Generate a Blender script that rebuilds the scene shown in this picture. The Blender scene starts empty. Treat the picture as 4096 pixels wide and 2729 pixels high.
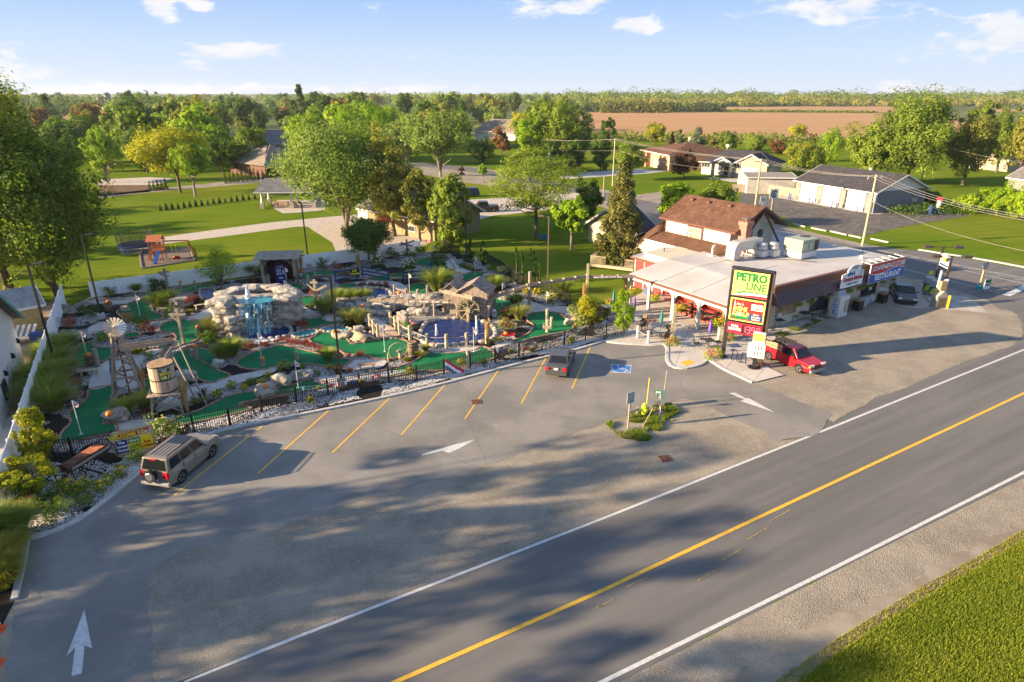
import bpy,bmesh,math,random
import numpy as np
from mathutils import Vector,Matrix,noise as mnoise
PI=math.pi
R=math.radians
SC=bpy.context.scene
COL=SC.collection
CAM_H=19.6;FPX=2553.0;YH=371.0
PITCH=math.atan((1364.5-YH)/FPX)
cam_d=bpy.data.cameras.new('camera');cam=bpy.data.objects.new('camera',cam_d);COL.objects.link(cam)
cam_d.sensor_width=36.0;cam_d.lens=36.0*FPX/4096.0
cam_d.clip_start=0.1;cam_d.clip_end=12000
cam.location=(0,0,CAM_H);cam.rotation_euler=(PI/2-PITCH,0,0)
SC.camera=cam
SC.render.resolution_x=1024;SC.render.resolution_y=682
SUN_EL=R(16.5);SUN_AZ_SHADOW=R(13)
sd=bpy.data.lights.new('sun','SUN');sun=bpy.data.objects.new('sun',sd);COL.objects.link(sun)
sd.energy=5.0;sd.angle=R(0.55);sd.color=(1.0,0.75,0.48)
sdir=Vector((math.cos(SUN_AZ_SHADOW)*math.cos(SUN_EL),math.sin(SUN_AZ_SHADOW)*math.cos(SUN_EL),-math.sin(SUN_EL)))
sun.rotation_euler=sdir.to_track_quat('-Z','Y').to_euler()
sun.location=(-40,-10,40)
SC.view_settings.view_transform='Standard';SC.view_settings.look='None'
SC.view_settings.gamma=1.0;SC.view_settings.use_curve_mapping=False
SC.view_settings.exposure=1.85
w=bpy.data.worlds.new('World');SC.world=w;w.use_nodes=True
SKY_STRENGTH=0.05
class NT:
 """tiny node-tree writer"""
 def __init__(s,nt):s.nt=nt;nt.nodes.clear()
 def n(s,t,**kw):
  nd=s.nt.nodes.new(t)
  for k,v in kw.items():setattr(nd,k,v)
  return nd
 def l(s,a,b):s.nt.links.new(a,b)
 def put(s,sock,v):
  if hasattr(v,'is_output')or hasattr(v,'links'):s.l(v,sock)
  else:sock.default_value=v
 def math(s,op,a,b=None,c=None,clamp=False):
  m=s.n('ShaderNodeMath',operation=op);m.use_clamp=clamp
  s.put(m.inputs[0],a)
  if b is not None:s.put(m.inputs[1],b)
  if c is not None:s.put(m.inputs[2],c)
  return m.outputs[0]
 def mix(s,f,a,b,mode='MIX'):
  m=s.n('ShaderNodeMix',data_type='RGBA',blend_type=mode)
  s.put(m.inputs[0],f);s.put(m.inputs[6],a);s.put(m.inputs[7],b)
  return m.outputs[2]
 def noise(s,vec,scale=1.0,detail=3.0,rough=.55,out=0,dist=0.0):
  m=s.n('ShaderNodeTexNoise');m.inputs['Scale'].default_value=scale
  m.inputs['Detail'].default_value=detail;m.inputs['Roughness'].default_value=rough
  m.inputs['Distortion'].default_value=dist
  if vec is not None:s.l(vec,m.inputs['Vector'])
  return m.outputs[out]
 def ramp(s,f,stops,interp='LINEAR'):
  m=s.n('ShaderNodeValToRGB');cr=m.color_ramp;cr.interpolation=interp
  while len(cr.elements)<len(stops):cr.elements.new(.5)
  for e,(p,c)in zip(cr.elements,stops):
   e.position=p;e.color=(*c,1)if len(c)==3 else c
  s.put(m.inputs[0],f);return m.outputs[0]
 def smooth(s,v,a,b):
  m=s.n('ShaderNodeMapRange',interpolation_type='SMOOTHSTEP');s.put(m.inputs[0],v)
  m.inputs[1].default_value=a;m.inputs[2].default_value=b
  return m.outputs[0]
def build_world():
 t=NT(w.node_tree)
 out=t.n('ShaderNodeOutputWorld');bg=t.n('ShaderNodeBackground')
 sky=t.n('ShaderNodeTexSky');sky.sky_type='NISHITA';sky.sun_disc=False
 sky.sun_elevation=SUN_EL
 sx,sy=-sdir.x,-sdir.y
 sky.sun_rotation=math.atan2(sx,sy)
 sky.air_density=1.0;sky.dust_density=0.6;sky.ozone_density=2.2;sky.altitude=100
 tc=t.n('ShaderNodeTexCoord');sep=t.n('ShaderNodeSeparateXYZ');t.l(tc.outputs['Generated'],sep.inputs[0])
 x,y,z=sep.outputs
 el=t.math('ARCSINE',z)
 az=t.math('ARCTAN2',x,y)
 comb=t.n('ShaderNodeCombineXYZ');t.l(az,comb.inputs[0]);t.l(t.math('MULTIPLY',el,2.6),comb.inputs[1]);t.l(z,comb.inputs[2])
 v=comb.outputs[0]
 comb2=t.n('ShaderNodeCombineXYZ');t.l(t.math('MULTIPLY_ADD',el,1.2,az),comb2.inputs[0]);t.l(t.math('MULTIPLY',el,7.0),comb2.inputs[1])
 n_puff=t.noise(v,17,7,.62,dist=.25);n_str=t.noise(comb2.outputs[0],3.4,6,.62,dist=.5);n_thin=t.noise(v,2.2,5,.6)
 puffs=[(2300,25,260,42),(2540,95,90,32),(3080,25,130,30),(3260,32,110,36),(3460,28,200,52),(3960,165,230,42),(4040,105,120,35),(3740,200,55,22),(1010,215,150,38),(830,210,100,22),(780,252,70,18),(30,285,75,55),(220,285,110,36),(640,20,50,35),(790,15,50,20),(3635,345,70,24),(3775,350,80,20),(700,362,260,26),(1040,358,170,22),(1520,360,300,24),(1490,32,45,14),(220,368,100,22),(1660,228,45,14)]
 acc=None
 for(px,py,rx,ry)in puffs:
  u=(px-2048)/FPX;vv=(py-1364.5)/FPX
  d=Vector((u,math.cos(PITCH)-vv*math.sin(PITCH),-(math.sin(PITCH)+vv*math.cos(PITCH)))).normalized()
  a0=math.atan2(d.x,d.y);e0=math.asin(d.z)
  k=1/FPX*.93
  da=t.math('MULTIPLY',t.math('SUBTRACT',az,a0),1/(rx*k));de=t.math('MULTIPLY',t.math('SUBTRACT',el,e0),1/(ry*k))
  q=t.math('SQRT',t.math('ADD',t.math('MULTIPLY',da,da),t.math('MULTIPLY',de,de)))
  m=t.math('SUBTRACT',1.25,q)
  acc=m if acc is None else t.math('SMOOTH_MAX',acc,m,.2)
 dens=t.math('ADD',t.math('MULTIPLY',acc,.55),t.math('MULTIPLY',t.math('SUBTRACT',n_puff,.5),3.0))
 puff=t.smooth(dens,.12,.62)
 streak=t.math('MULTIPLY',t.smooth(n_str,.50,.78),.62)
 thin=t.math('MULTIPLY',t.smooth(n_thin,.40,.85),.22)
 low=t.math('MULTIPLY',t.smooth(el,.17,-.01),.62)
 st2=t.math('MAXIMUM',streak,t.math('MAXIMUM',thin,low))
 blue=t.mix(t.smooth(el,-.02,.13),(.165,.225,.295,1),(.098,.160,.285,1));blue=t.mix(t.smooth(el,.15,.9),blue,(.085,.135,.235,1))
 skyc=t.mix(1.0,sky.outputs[0],(SKY_STRENGTH,)*3+(1,),'MULTIPLY')
 base=t.mix(.85,skyc,blue)
 veil=t.mix(st2,base,(.215,.24,.28,1))
 shade=t.mix(t.smooth(n_puff,.35,.7),(.20,.225,.27,1),(.27,.27,.275,1))
 fin=t.mix(puff,veil,shade)
 t.l(fin,bg.inputs[0]);bg.inputs[1].default_value=1.0
 t.l(bg.outputs[0],out.inputs[0])
build_world()
CP,SP=math.cos(PITCH),math.sin(PITCH)
def W(p,z=0.0):
 u=(p[0]-2048)/FPX;v=(p[1]-1364.5)/FPX
 dz=-(SP+v*CP)
 t=(CAM_H-z)/-dz
 return Vector((u*t,(CP-v*SP)*t,z))
def HT(base,topy):
 g=W(base);v=(topy-1364.5)/FPX
 return CAM_H-g.y*(SP+v*CP)/(CP-v*SP)
def MPP(p):
 g=W(p);return(g.y*CP+CAM_H*SP)/FPX
def Z(ox,oy,s=2.354):return lambda x,y:(ox+x/s,oy+y/s)
ZA,ZB,ZC,ZF,ZE=Z(0,950),Z(0,1500),Z(700,950),Z(1600,950),Z(1100,1050)
ZL,ZK,ZJ=Z(900,300,2.24),Z(1800,300,2.24),Z(0,250,2.24)
ZM,ZD,ZH,ZG=Z(2700,300,1.686),Z(2400,750),Z(3096,550),Z(2200,1400)
ZP,ZQ,ZR,ZS,ZT=Z(2500,1000,3.136),Z(2850,1000,3.136),Z(3300,950,3.363),Z(3500,900,3.136),Z(0,1900,1.892)
_M={}
def principled(t,col,rough=.8,metal=0.,spec=.3):
 p=t.n('ShaderNodeBsdfPrincipled');t.put(p.inputs['Base Color'],col)
 t.put(p.inputs['Roughness'],rough);p.inputs['Metallic'].default_value=metal
 p.inputs['Specular IOR Level'].default_value=spec
 return p
def mat(name,col,rough=.8,var=.18,scale=3.,col2=None,bump=0.,bscale=30.,metal=0.,spec=.3,obj=False,emit=0.,alpha=1.,stretch=None,coat=0.):
 if name in _M:return _M[name]
 m=bpy.data.materials.new(name);m.use_nodes=True;t=NT(m.node_tree)
 out=t.n('ShaderNodeOutputMaterial')
 if obj:vec=t.n('ShaderNodeTexCoord').outputs['Object']
 else:vec=t.n('ShaderNodeNewGeometry').outputs['Position']
 if stretch:
  mp=t.n('ShaderNodeMapping');t.l(vec,mp.inputs[0]);mp.inputs['Scale'].default_value=stretch;vec=mp.outputs[0]
 c1=tuple(max(0,c*(1-var))for c in col);c2=col2 or tuple(min(1,c*(1+var))for c in col)
 f=t.smooth(t.noise(vec,scale,6,.6),.3,.7)
 c=t.mix(f,(*c1,1),(*c2,1))
 p=principled(t,c,rough,metal,spec)
 if coat:p.inputs['Coat Weight'].default_value=coat;p.inputs['Coat Roughness'].default_value=.06
 if bump:
  b=t.n('ShaderNodeBump');b.inputs['Strength'].default_value=bump;b.inputs['Distance'].default_value=.02
  t.l(t.noise(vec,bscale,4,.6),b.inputs['Height']);t.l(b.outputs[0],p.inputs['Normal'])
 if emit:
  t.put(p.inputs['Emission Color'],(*col,1));p.inputs['Emission Strength'].default_value=emit
 if alpha<1:p.inputs['Alpha'].default_value=alpha
 t.l(p.outputs[0],out.inputs[0]);_M[name]=m;return m
def ground_mat(name,build,rough=.9,bump=.3,bscale=25,bdist=.03,spec=.12):
 m=bpy.data.materials.new(name);m.use_nodes=True;t=NT(m.node_tree)
 out=t.n('ShaderNodeOutputMaterial');pos=t.n('ShaderNodeNewGeometry').outputs['Position']
 c=build(t,pos)
 h=None
 if isinstance(c,tuple):c,h=c
 p=principled(t,c,rough,0,spec)
 b=t.n('ShaderNodeBump');b.inputs['Strength'].default_value=bump;b.inputs['Distance'].default_value=bdist
 t.l(h if h is not None else t.noise(pos,bscale,3,.7),b.inputs['Height']);t.l(b.outputs[0],p.inputs['Normal'])
 t.l(p.outputs[0],out.inputs[0]);_M[name]=m;return m
def c4(*c):return(*c,1)
def leaf_mat(name,stops,trans=.35):
 """foliage: colour per leaf and per clump, part of the light passes through"""
 if name in _M:return _M[name]
 m=bpy.data.materials.new(name);m.use_nodes=True;t=NT(m.node_tree)
 out=t.n('ShaderNodeOutputMaterial');g=t.n('ShaderNodeNewGeometry');oi=t.n('ShaderNodeObjectInfo')
 f=t.math('ADD',t.math('MULTIPLY',g.outputs['Random Per Island'],.55),t.math('MULTIPLY',t.noise(g.outputs['Position'],.45,3,.6),.55))
 f=t.math('ADD',f,t.math('MULTIPLY',t.math('SUBTRACT',t.noise(g.outputs['Position'],.12,2,.5),.5),.5))
 f=t.math('ADD',f,t.math('MULTIPLY',t.math('SUBTRACT',oi.outputs['Random'],.5),.25))
 n=len(stops)
 c=t.ramp(f,[(.15+.7*i/(n-1),s)for i,s in enumerate(stops)])
 p=principled(t,c,.6,0,.1)
 tr=t.n('ShaderNodeBsdfTranslucent');t.l(t.mix(1.,c,(1.5,1.6,.7,1),'MULTIPLY'),tr.inputs[0])
 mx=t.n('ShaderNodeMixShader');mx.inputs[0].default_value=trans
 t.l(p.outputs[0],mx.inputs[1]);t.l(tr.outputs[0],mx.inputs[2]);t.l(mx.outputs[0],out.inputs[0])
 _M[name]=m;return m
def tag(o,label=None,cat=None,group=None,kind=None):
 if label:o['label']=label
 if cat:o['category']=cat
 if group:o['group']=group
 if kind:o['kind']=kind
 return o
def empty(name,label,cat,loc=(0,0,0),rz=0.,group=None):
 o=bpy.data.objects.new(name,None);COL.objects.link(o);o.location=loc;o.rotation_euler=(0,0,rz)
 o.empty_display_size=.2
 return tag(o,label,cat,group)
def kids(o):return[c for c in KID.get(o.name,[])]
KID={}
def link(name,me,parent=None,mats=None,loc=None,rz=None,label=None):
 o=bpy.data.objects.new(name,me);COL.objects.link(o)
 if parent is not None:o.parent=parent;KID.setdefault(parent.name,[]).append(o)
 if loc is not None:o.location=loc
 if rz is not None:o.rotation_euler=(0,0,rz)
 if label:o['label']=label
 return o
def copy_tree(o,label=None,loc=None,rz=None,scale=None,group=None,parent=None):
 c=o.copy();COL.objects.link(c);c.parent=parent
 if parent is not None:KID.setdefault(parent.name,[]).append(c)
 for ch in kids(o):copy_tree(ch,parent=c)
 if parent is None:
  if label:c['label']=label
  if group:c['group']=group
  if loc is not None:c.location=loc
  if rz is not None:c.rotation_euler=(0,0,rz)
  if scale is not None:c.scale=(scale,)*3 if not hasattr(scale,'__len__')else scale
 return c
class MB:
 def __init__(s):s.v=[];s.f=[];s.m=[];s.k=0
 def face(s,pts):
  i=len(s.v);s.v+=[tuple(p)for p in pts];s.f.append(list(range(i,i+len(pts))));s.m.append(s.k)
 def raw(s,vs,fs):
  i=len(s.v);s.v+=[tuple(p)for p in vs]
  for f in fs:s.f.append([a+i for a in f]);s.m.append(s.k)
 def hexa(s,b,t):
  s.raw(list(b)+list(t),[(3,2,1,0),(4,5,6,7),(0,1,5,4),(1,2,6,5),(2,3,7,6),(3,0,4,7)])
 def box(s,c,d,rz=0.):
  x,y,z=c;a,b,e=d[0]/2,d[1]/2,d[2]/2;cs,sn=math.cos(rz),math.sin(rz)
  q=[(x+u*cs-v*sn,y+u*sn+v*cs)for u,v in((-a,-b),(a,-b),(a,b),(-a,b))]
  s.hexa([(*p,z-e)for p in q],[(*p,z+e)for p in q])
 def bar(s,p,q,w_,h_,up=Vector((0,0,1))):
  p,q=Vector(p),Vector(q);d=(q-p)
  if d.length<1e-6:return
  d.normalize()
  if abs(d.dot(up))>.98:up=Vector((0,1,0))if abs(d.y)<.9 else Vector((1,0,0))
  sd_=d.cross(up).normalized();u2=sd_.cross(d).normalized()
  o=[(-w_/2,-h_/2),(w_/2,-h_/2),(w_/2,h_/2),(-w_/2,h_/2)]
  s.hexa([p+sd_*a+u2*b for a,b in o],[q+sd_*a+u2*b for a,b in o])
 def tube(s,p,q,r1,r2=None,n=8,caps=True):
  r2=r1 if r2 is None else r2
  p,q=Vector(p),Vector(q);d=(q-p)
  if d.length<1e-6:return
  d.normalize();a=d.orthogonal().normalized();b=d.cross(a)
  vs=[]
  for c,r in((p,r1),(q,r2)):
   for i in range(n):
    t=2*PI*i/n;vs.append(c+(a*math.cos(t)+b*math.sin(t))*r)
  fs=[(i,(i+1)%n,n+(i+1)%n,n+i)for i in range(n)]
  if caps:fs+=[tuple(range(n))[::-1],tuple(range(n,2*n))]
  s.raw(vs,fs)
 def pipe(s,pts,r,n=6):
  pts=[Vector(p)for p in pts];vs=[];fs=[]
  for j,p in enumerate(pts):
   d=(pts[min(j+1,len(pts)-1)]-pts[max(j-1,0)]).normalized()
   up=Vector((0,0,1))if abs(d.z)<.95 else Vector((0,1,0))
   a=d.cross(up).normalized();b=a.cross(d)
   rr=r[j]if hasattr(r,'__len__')else r
   for i in range(n):
    t=2*PI*i/n;vs.append(p+(a*math.cos(t)+b*math.sin(t))*rr)
  for j in range(len(pts)-1):
   for i in range(n):fs.append((j*n+i,j*n+(i+1)%n,(j+1)*n+(i+1)%n,(j+1)*n+i))
  fs.append(tuple(range(n))[::-1]);k=(len(pts)-1)*n;fs.append(tuple(range(k,k+n)))
  s.raw(vs,fs)
 def lathe(s,prof,c=(0,0,0),n=14,axis='Z'):
  vs=[];fs=[]
  for r,z in prof:
   for i in range(n):
    t=2*PI*i/n
    if axis=='Z':vs.append((c[0]+r*math.cos(t),c[1]+r*math.sin(t),c[2]+z))
    elif axis=='Y':vs.append((c[0]+r*math.cos(t),c[1]+z,c[2]+r*math.sin(t)))
    else:vs.append((c[0]+z,c[1]+r*math.cos(t),c[2]+r*math.sin(t)))
  for j in range(len(prof)-1):
   for i in range(n):fs.append((j*n+i,j*n+(i+1)%n,(j+1)*n+(i+1)%n,(j+1)*n+i))
  fs.append(tuple(range(n))[::-1]);k=(len(prof)-1)*n;fs.append(tuple(range(k,k+n)))
  s.raw(vs,fs)
 def prism(s,poly,z0,z1):
  n=len(poly);vs=[(p[0],p[1],z0)for p in poly]+[(p[0],p[1],z1)for p in poly]
  fs=[tuple(range(n))[::-1],tuple(range(n,2*n))]+[(i,(i+1)%n,n+(i+1)%n,n+i)for i in range(n)]
  s.raw(vs,fs)
 def slab(s,pts,th):
  pts=[Vector(p)for p in pts];nrm=Vector()
  for i in range(len(pts)):nrm+=pts[i].cross(pts[(i+1)%len(pts)])
  nrm.normalize();n=len(pts)
  vs=pts+[p+nrm*th for p in pts]
  s.raw(vs,[tuple(range(n))[::-1],tuple(range(n,2*n))]+[(i,(i+1)%n,n+(i+1)%n,n+i)for i in range(n)])
 def rock(s,c,d,seed=0,sub=2,amp=.22,rz=0.):
  bm=bmesh.new();bmesh.ops.create_icosphere(bm,subdivisions=sub,radius=1)
  off=Vector((seed*7.3,seed*3.1,seed*1.7));cs,sn=math.cos(rz),math.sin(rz);vs=[]
  for v in bm.verts:
   p=v.co.copy()
   m=max(abs(p.x),abs(p.y),abs(p.z));p=p.lerp(p/m*.82,.55)
   p*=1+amp*mnoise.noise(p*1.3+off)*1.6+amp*.5*mnoise.noise(p*3.7+off)
   x,y,z=p.x*d[0]/2,p.y*d[1]/2,p.z*d[2]/2
   vs.append((c[0]+x*cs-y*sn,c[1]+x*sn+y*cs,c[2]+z))
  bm.verts.index_update();fs=[tuple(v.index for v in f.verts)for f in bm.faces];bm.free();s.raw(vs,fs)
 def mesh(s,name,mats,smooth=False):
  me=bpy.data.meshes.new(name);me.from_pydata(s.v,[],s.f)
  for m_ in(mats if isinstance(mats,(list,tuple))else[mats]):me.materials.append(m_)
  if max(s.m,default=0)>0:me.polygons.foreach_set('material_index',s.m)
  if smooth:me.polygons.foreach_set('use_smooth',[True]*len(s.f))
  me.update();return me
 def build(s,name,mats,parent=None,loc=None,rz=None,smooth=False,label=None,bevel=0,seg=2):
  o=link(name,s.mesh(name,mats,smooth),parent,loc=loc,rz=rz,label=label)
  if bevel:
   b=o.modifiers.new('bevel','BEVEL');b.width=bevel;b.segments=seg;b.limit_method='ANGLE';b.angle_limit=R(35)
  return o
def np_mesh(name,V,F,m,smooth=False):
 me=bpy.data.meshes.new(name);k=F.shape[1]
 me.vertices.add(len(V));me.vertices.foreach_set('co',np.ascontiguousarray(V,np.float32).ravel())
 me.loops.add(F.size);me.loops.foreach_set('vertex_index',np.ascontiguousarray(F,np.int32).ravel())
 me.polygons.add(len(F));me.polygons.foreach_set('loop_start',np.arange(0,F.size,k,dtype=np.int32))
 me.polygons.foreach_set('loop_total',np.full(len(F),k,np.int32))
 if smooth:me.polygons.foreach_set('use_smooth',np.ones(len(F),bool))
 me.update(calc_edges=True);me.validate();me.materials.append(m);return me
def spline(pts,n=6,closed=True):
 """Catmull-Rom through ground points"""
 out=[];N=len(pts)
 for i in range(N if closed else N-1):
  g=(lambda k:pts[k%N])if closed else(lambda k:pts[min(max(k,0),N-1)])
  p0,p1,p2,p3=g(i-1),g(i),g(i+1),g(i+2)
  for j in range(n):
   t=j/n;out.append(.5*((2*p1)+(p2-p0)*t+(2*p0-5*p1+4*p2-p3)*t*t+(3*p1-p0-3*p2+p3)*t**3))
 if not closed:out.append(pts[-1])
 return out
def in_poly(x,y,P_):
 c=False;j=len(P_)-1
 for i in range(len(P_)):
  if(P_[i][1]>y)!=(P_[j][1]>y)and x<(P_[j][0]-P_[i][0])*(y-P_[i][1])/(P_[j][1]-P_[i][1])+P_[i][0]:c=not c
  j=i
 return c
def sheet(name,px,z,m,label=None,smooth=0,kind='structure',parent=None,world=False,rough=0):
 pts=px if world else[W(p,z)for p in px]
 if rough:
  q=[]
  for a,c in zip(pts,pts[1:]+pts[:1]):
   L=(c-a).length;n=max(1,min(160,int(L/.35)))if max(a.length,c.length)<110 else 1;d=(c-a).normalized();s_=Vector((-d.y,d.x,0))
   for k in range(n):p=a.lerp(c,k/n);q.append(p+s_*rough*((mnoise.noise(p*.5)*1.3+mnoise.noise(p*2.3)*.8)if k else 0))
  pts=q
 if smooth:pts=spline([Vector((p[0],p[1],z))for p in pts],smooth)
 a=sum(pts[i][0]*pts[(i+1)%len(pts)][1]-pts[(i+1)%len(pts)][0]*pts[i][1]for i in range(len(pts)))
 if a<0:pts=pts[::-1]
 b=MB();b.face([(p[0],p[1],z)for p in pts]);o=b.build(name,m,parent)
 if kind and parent is None:o['kind']=kind
 if label:o['label']=label
 return o,pts
def text(body,m,parent,loc,rot,size,sx=1.,name='lettering',bold=0.,shear=0.,align='CENTER',ext=.006,italic=False):
 cu=bpy.data.curves.new(name,'FONT');cu.body=body;cu.size=size;cu.align_x=align;cu.align_y='CENTER'
 cu.extrude=ext;cu.offset=bold;cu.shear=shear;cu.materials.append(m);cu.resolution_u=2
 o=bpy.data.objects.new(name,cu);COL.objects.link(o);o.parent=parent;KID.setdefault(parent.name,[]).append(o)
 o.location=loc;o.rotation_euler=rot;o.scale=(sx,1,1)
 return o
# ground
def m_lawn(t,pos):
 a=t.noise(pos,.045,4,.6);b=t.noise(pos,.7,5,.7);c=t.noise(pos,9,3,.7)
 col=t.mix(t.smooth(a,.35,.65),c4(.098,.155,.014),c4(.165,.188,.022))
 col=t.mix(t.math('MULTIPLY',t.smooth(b,.45,.8),.5),col,c4(.24,.225,.02))
 mp=t.n('ShaderNodeMapping');t.l(pos,mp.inputs[0]);mp.vector_type='TEXTURE';mp.inputs['Rotation'].default_value=(0,0,R(20));mp.inputs['Scale'].default_value=(16.6667,1.11111,1)
 col=t.mix(t.math('MULTIPLY',t.smooth(t.noise(mp.outputs[0],1,4,.6),.4,.62),.4),col,c4(.075,.135,.008))
 col=t.mix(t.math('MULTIPLY',t.smooth(t.noise(pos,.09,6,.7,dist=.5),.55,.72),.5),col,c4(.22,.19,.05))
 return t.mix(t.math('MULTIPLY',t.smooth(c,.35,.7),.45),col,c4(.055,.125,.006))
LAWN=ground_mat('mown_lawn',m_lawn,bump=.5,bscale=14,bdist=.05,spec=.0)
def m_land(t,pos):
 a=t.noise(pos,.004,4,.6);b=t.noise(pos,.05,5,.7)
 col=t.mix(t.smooth(a,.4,.6),c4(.08,.12,.025),c4(.17,.17,.045))
 return t.mix(t.math('MULTIPLY',t.smooth(b,.4,.7),.5),col,c4(.04,.06,.015))
LAND=ground_mat('far_land',m_land)
def m_field(t,pos):
 mp=t.n('ShaderNodeMapping');t.l(pos,mp.inputs[0]);mp.vector_type='TEXTURE';mp.inputs['Rotation'].default_value=(0,0,R(-14));mp.inputs['Scale'].default_value=(83.3333,6.25,1)
 a=t.noise(mp.outputs[0],1.,5,.6);b=t.noise(pos,.02,4,.6)
 col=t.mix(t.smooth(a,.3,.7),c4(.31,.175,.075),c4(.44,.255,.12))
 return t.mix(t.math('MULTIPLY',t.smooth(b,.4,.7),.4),col,c4(.36,.23,.12))
FIELD=ground_mat('harvest_field',m_field)
def m_asphalt(t,pos):
 a=t.noise(pos,.22,5,.65);b=t.noise(pos,2.2,6,.75,dist=.6);c=t.noise(pos,60,2,.6);e=t.noise(pos,4.5,8,.8,dist=1.2)
 col=t.mix(t.smooth(a,.35,.65),c4(.155,.148,.134),c4(.225,.212,.190))
 chalk=t.math('MULTIPLY',t.math('MULTIPLY',t.smooth(b,.56,.74),t.smooth(a,.45,.6)),.55)
 col=t.mix(chalk,col,c4(.42,.40,.37))
 col=t.mix(t.math('MULTIPLY',t.smooth(e,.68,.8),.4),col,c4(.42,.40,.37))
 v=t.n('ShaderNodeTexVoronoi');v.feature='DISTANCE_TO_EDGE';t.l(t.mix(.06,pos,t.noise(pos,1.5,4,.7,out=1)),v.inputs['Vector']);v.inputs['Scale'].default_value=.11
 col=t.mix(t.math('MULTIPLY',t.smooth(v.outputs['Distance'],.004,.001),.3),col,c4(.08,.076,.07))
 return t.mix(t.math('MULTIPLY',t.smooth(c,.35,.75),.35),col,c4(.27,.26,.24))
ASPH=ground_mat('lot_asphalt',m_asphalt,rough=.8,bump=.25,bscale=50)
def m_road(t,pos):
 mp=t.n('ShaderNodeMapping');t.l(pos,mp.inputs[0]);mp.vector_type='TEXTURE';mp.inputs['Rotation'].default_value=(0,0,R(30.5));mp.inputs['Scale'].default_value=(20,1.11111,1)
 a=t.noise(mp.outputs[0],1.,4,.6);b=t.noise(pos,.25,5,.65);c=t.noise(pos,70,2,.6);d=t.noise(pos,3.2,5,.7)
 col=t.mix(t.smooth(a,.3,.7),c4(.112,.108,.104),c4(.155,.149,.140))
 col=t.mix(t.math('MULTIPLY',t.smooth(b,.5,.75),.4),col,c4(.18,.172,.16))
 col=t.mix(t.math('MULTIPLY',t.smooth(d,.66,.74),.35),col,c4(.055,.055,.055))
 return t.mix(t.math('MULTIPLY',t.smooth(c,.4,.75),.3),col,c4(.18,.17,.15))
ROAD=ground_mat('road_asphalt',m_road,rough=.75,bump=.2,bscale=60)
def m_gravel(t,pos):
 a=t.noise(pos,.35,5,.65);c=t.noise(pos,16,3,.8);d=t.noise(pos,1.6,6,.75,dist=.5)
 vo=t.n('ShaderNodeTexVoronoi');t.l(pos,vo.inputs['Vector']);vo.inputs['Scale'].default_value=21
 vc=t.n('ShaderNodeSeparateColor');t.l(vo.outputs['Color'],vc.inputs[0])
 col=t.mix(t.smooth(a,.35,.65),c4(.22,.192,.148),c4(.33,.292,.228))
 col=t.mix(t.math('MULTIPLY',t.smooth(d,.5,.7),.5),col,c4(.38,.35,.30))
 col=t.mix(t.math('MULTIPLY',t.smooth(c,.4,.68),.4),col,c4(.13,.115,.095))
 col=t.mix(.20,col,t.mix(vc.outputs[0],c4(.10,.09,.075),c4(.42,.38,.32)))
 h=t.math('ADD',t.math('MULTIPLY',vo.outputs['Distance'],-1.),t.math('MULTIPLY',c,.6))
 return col,h
GRAVEL=ground_mat('crushed_gravel',m_gravel,bump=.9,bdist=.03)
def m_dirt(t,pos):
 a=t.noise(pos,.5,5,.65);c=t.noise(pos,14,3,.8)
 col=t.mix(t.smooth(a,.35,.65),c4(.22,.185,.14),c4(.31,.27,.21))
 return t.mix(t.math('MULTIPLY',t.smooth(c,.45,.7),.4),col,c4(.15,.125,.095))
DIRT=ground_mat('packed_dirt',m_dirt,bump=.5,bscale=20)
def m_brownsoil(t,pos):
 a=t.noise(pos,1.2,6,.7)
 return t.mix(t.smooth(a,.35,.65),c4(.10,.060,.035),c4(.17,.11,.07))
SOIL=ground_mat('bare_soil',m_brownsoil,bump=.6)
def m_concrete(t,pos):
 a=t.noise(pos,.6,5,.65);c=t.noise(pos,8,4,.7)
 col=t.mix(t.smooth(a,.35,.65),c4(.40,.375,.34),c4(.49,.46,.415))
 return t.mix(t.math('MULTIPLY',t.smooth(c,.5,.75),.3),col,c4(.27,.25,.22))
CONC=ground_mat('concrete',m_concrete,bump=.1,bscale=30,rough=.85)
def m_bed(t,pos):
 vo=t.n('ShaderNodeTexVoronoi');t.l(pos,vo.inputs['Vector']);vo.inputs['Scale'].default_value=9
 vc=t.n('ShaderNodeSeparateColor');t.l(vo.outputs['Color'],vc.inputs[0])
 st=t.mix(vc.outputs[0],c4(.28,.27,.25),c4(.62,.60,.57))
 st=t.mix(t.smooth(vo.outputs['Distance'],.04,.085),st,c4(.10,.095,.085))if False else st
 edge=t.math('MULTIPLY',t.smooth(vo.outputs['Distance'],.35,.62),.85)
 st=t.mix(edge,st,c4(.05,.048,.045))
 n=t.noise(pos,.33,2,.5);k=t.smooth(n,.515,.535)
 mul=t.mix(t.noise(pos,30,3,.8),c4(.006,.006,.006),c4(.035,.030,.027))
 h=t.math('MULTIPLY',vo.outputs['Distance'],-1.)
 return t.mix(k,st,mul),h
BED=ground_mat('river_stone_and_mulch',m_bed,bump=1.,bdist=.05)
MULCH=ground_mat('black_mulch',lambda t,pos:t.mix(t.noise(pos,30,3,.8),c4(.006,.006,.006),c4(.04,.033,.028)),bump=1.,bscale=25)
CHIPS=ground_mat('wood_chips',lambda t,pos:t.mix(t.noise(pos,12,4,.8),c4(.09,.065,.045),c4(.27,.21,.16)),bump=1.,bscale=20)
def m_turf(t,pos):
 a=t.noise(pos,.5,4,.6);b=t.noise(pos,60,2,.7)
 col=t.mix(t.smooth(a,.3,.7),c4(.006,.135,.05),c4(.014,.19,.066))
 return t.mix(t.math('MULTIPLY',b,.4),col,c4(.003,.06,.022))
TURF=ground_mat('putting_turf',m_turf,bump=.4,bscale=80,bdist=.01,rough=.85)
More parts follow.
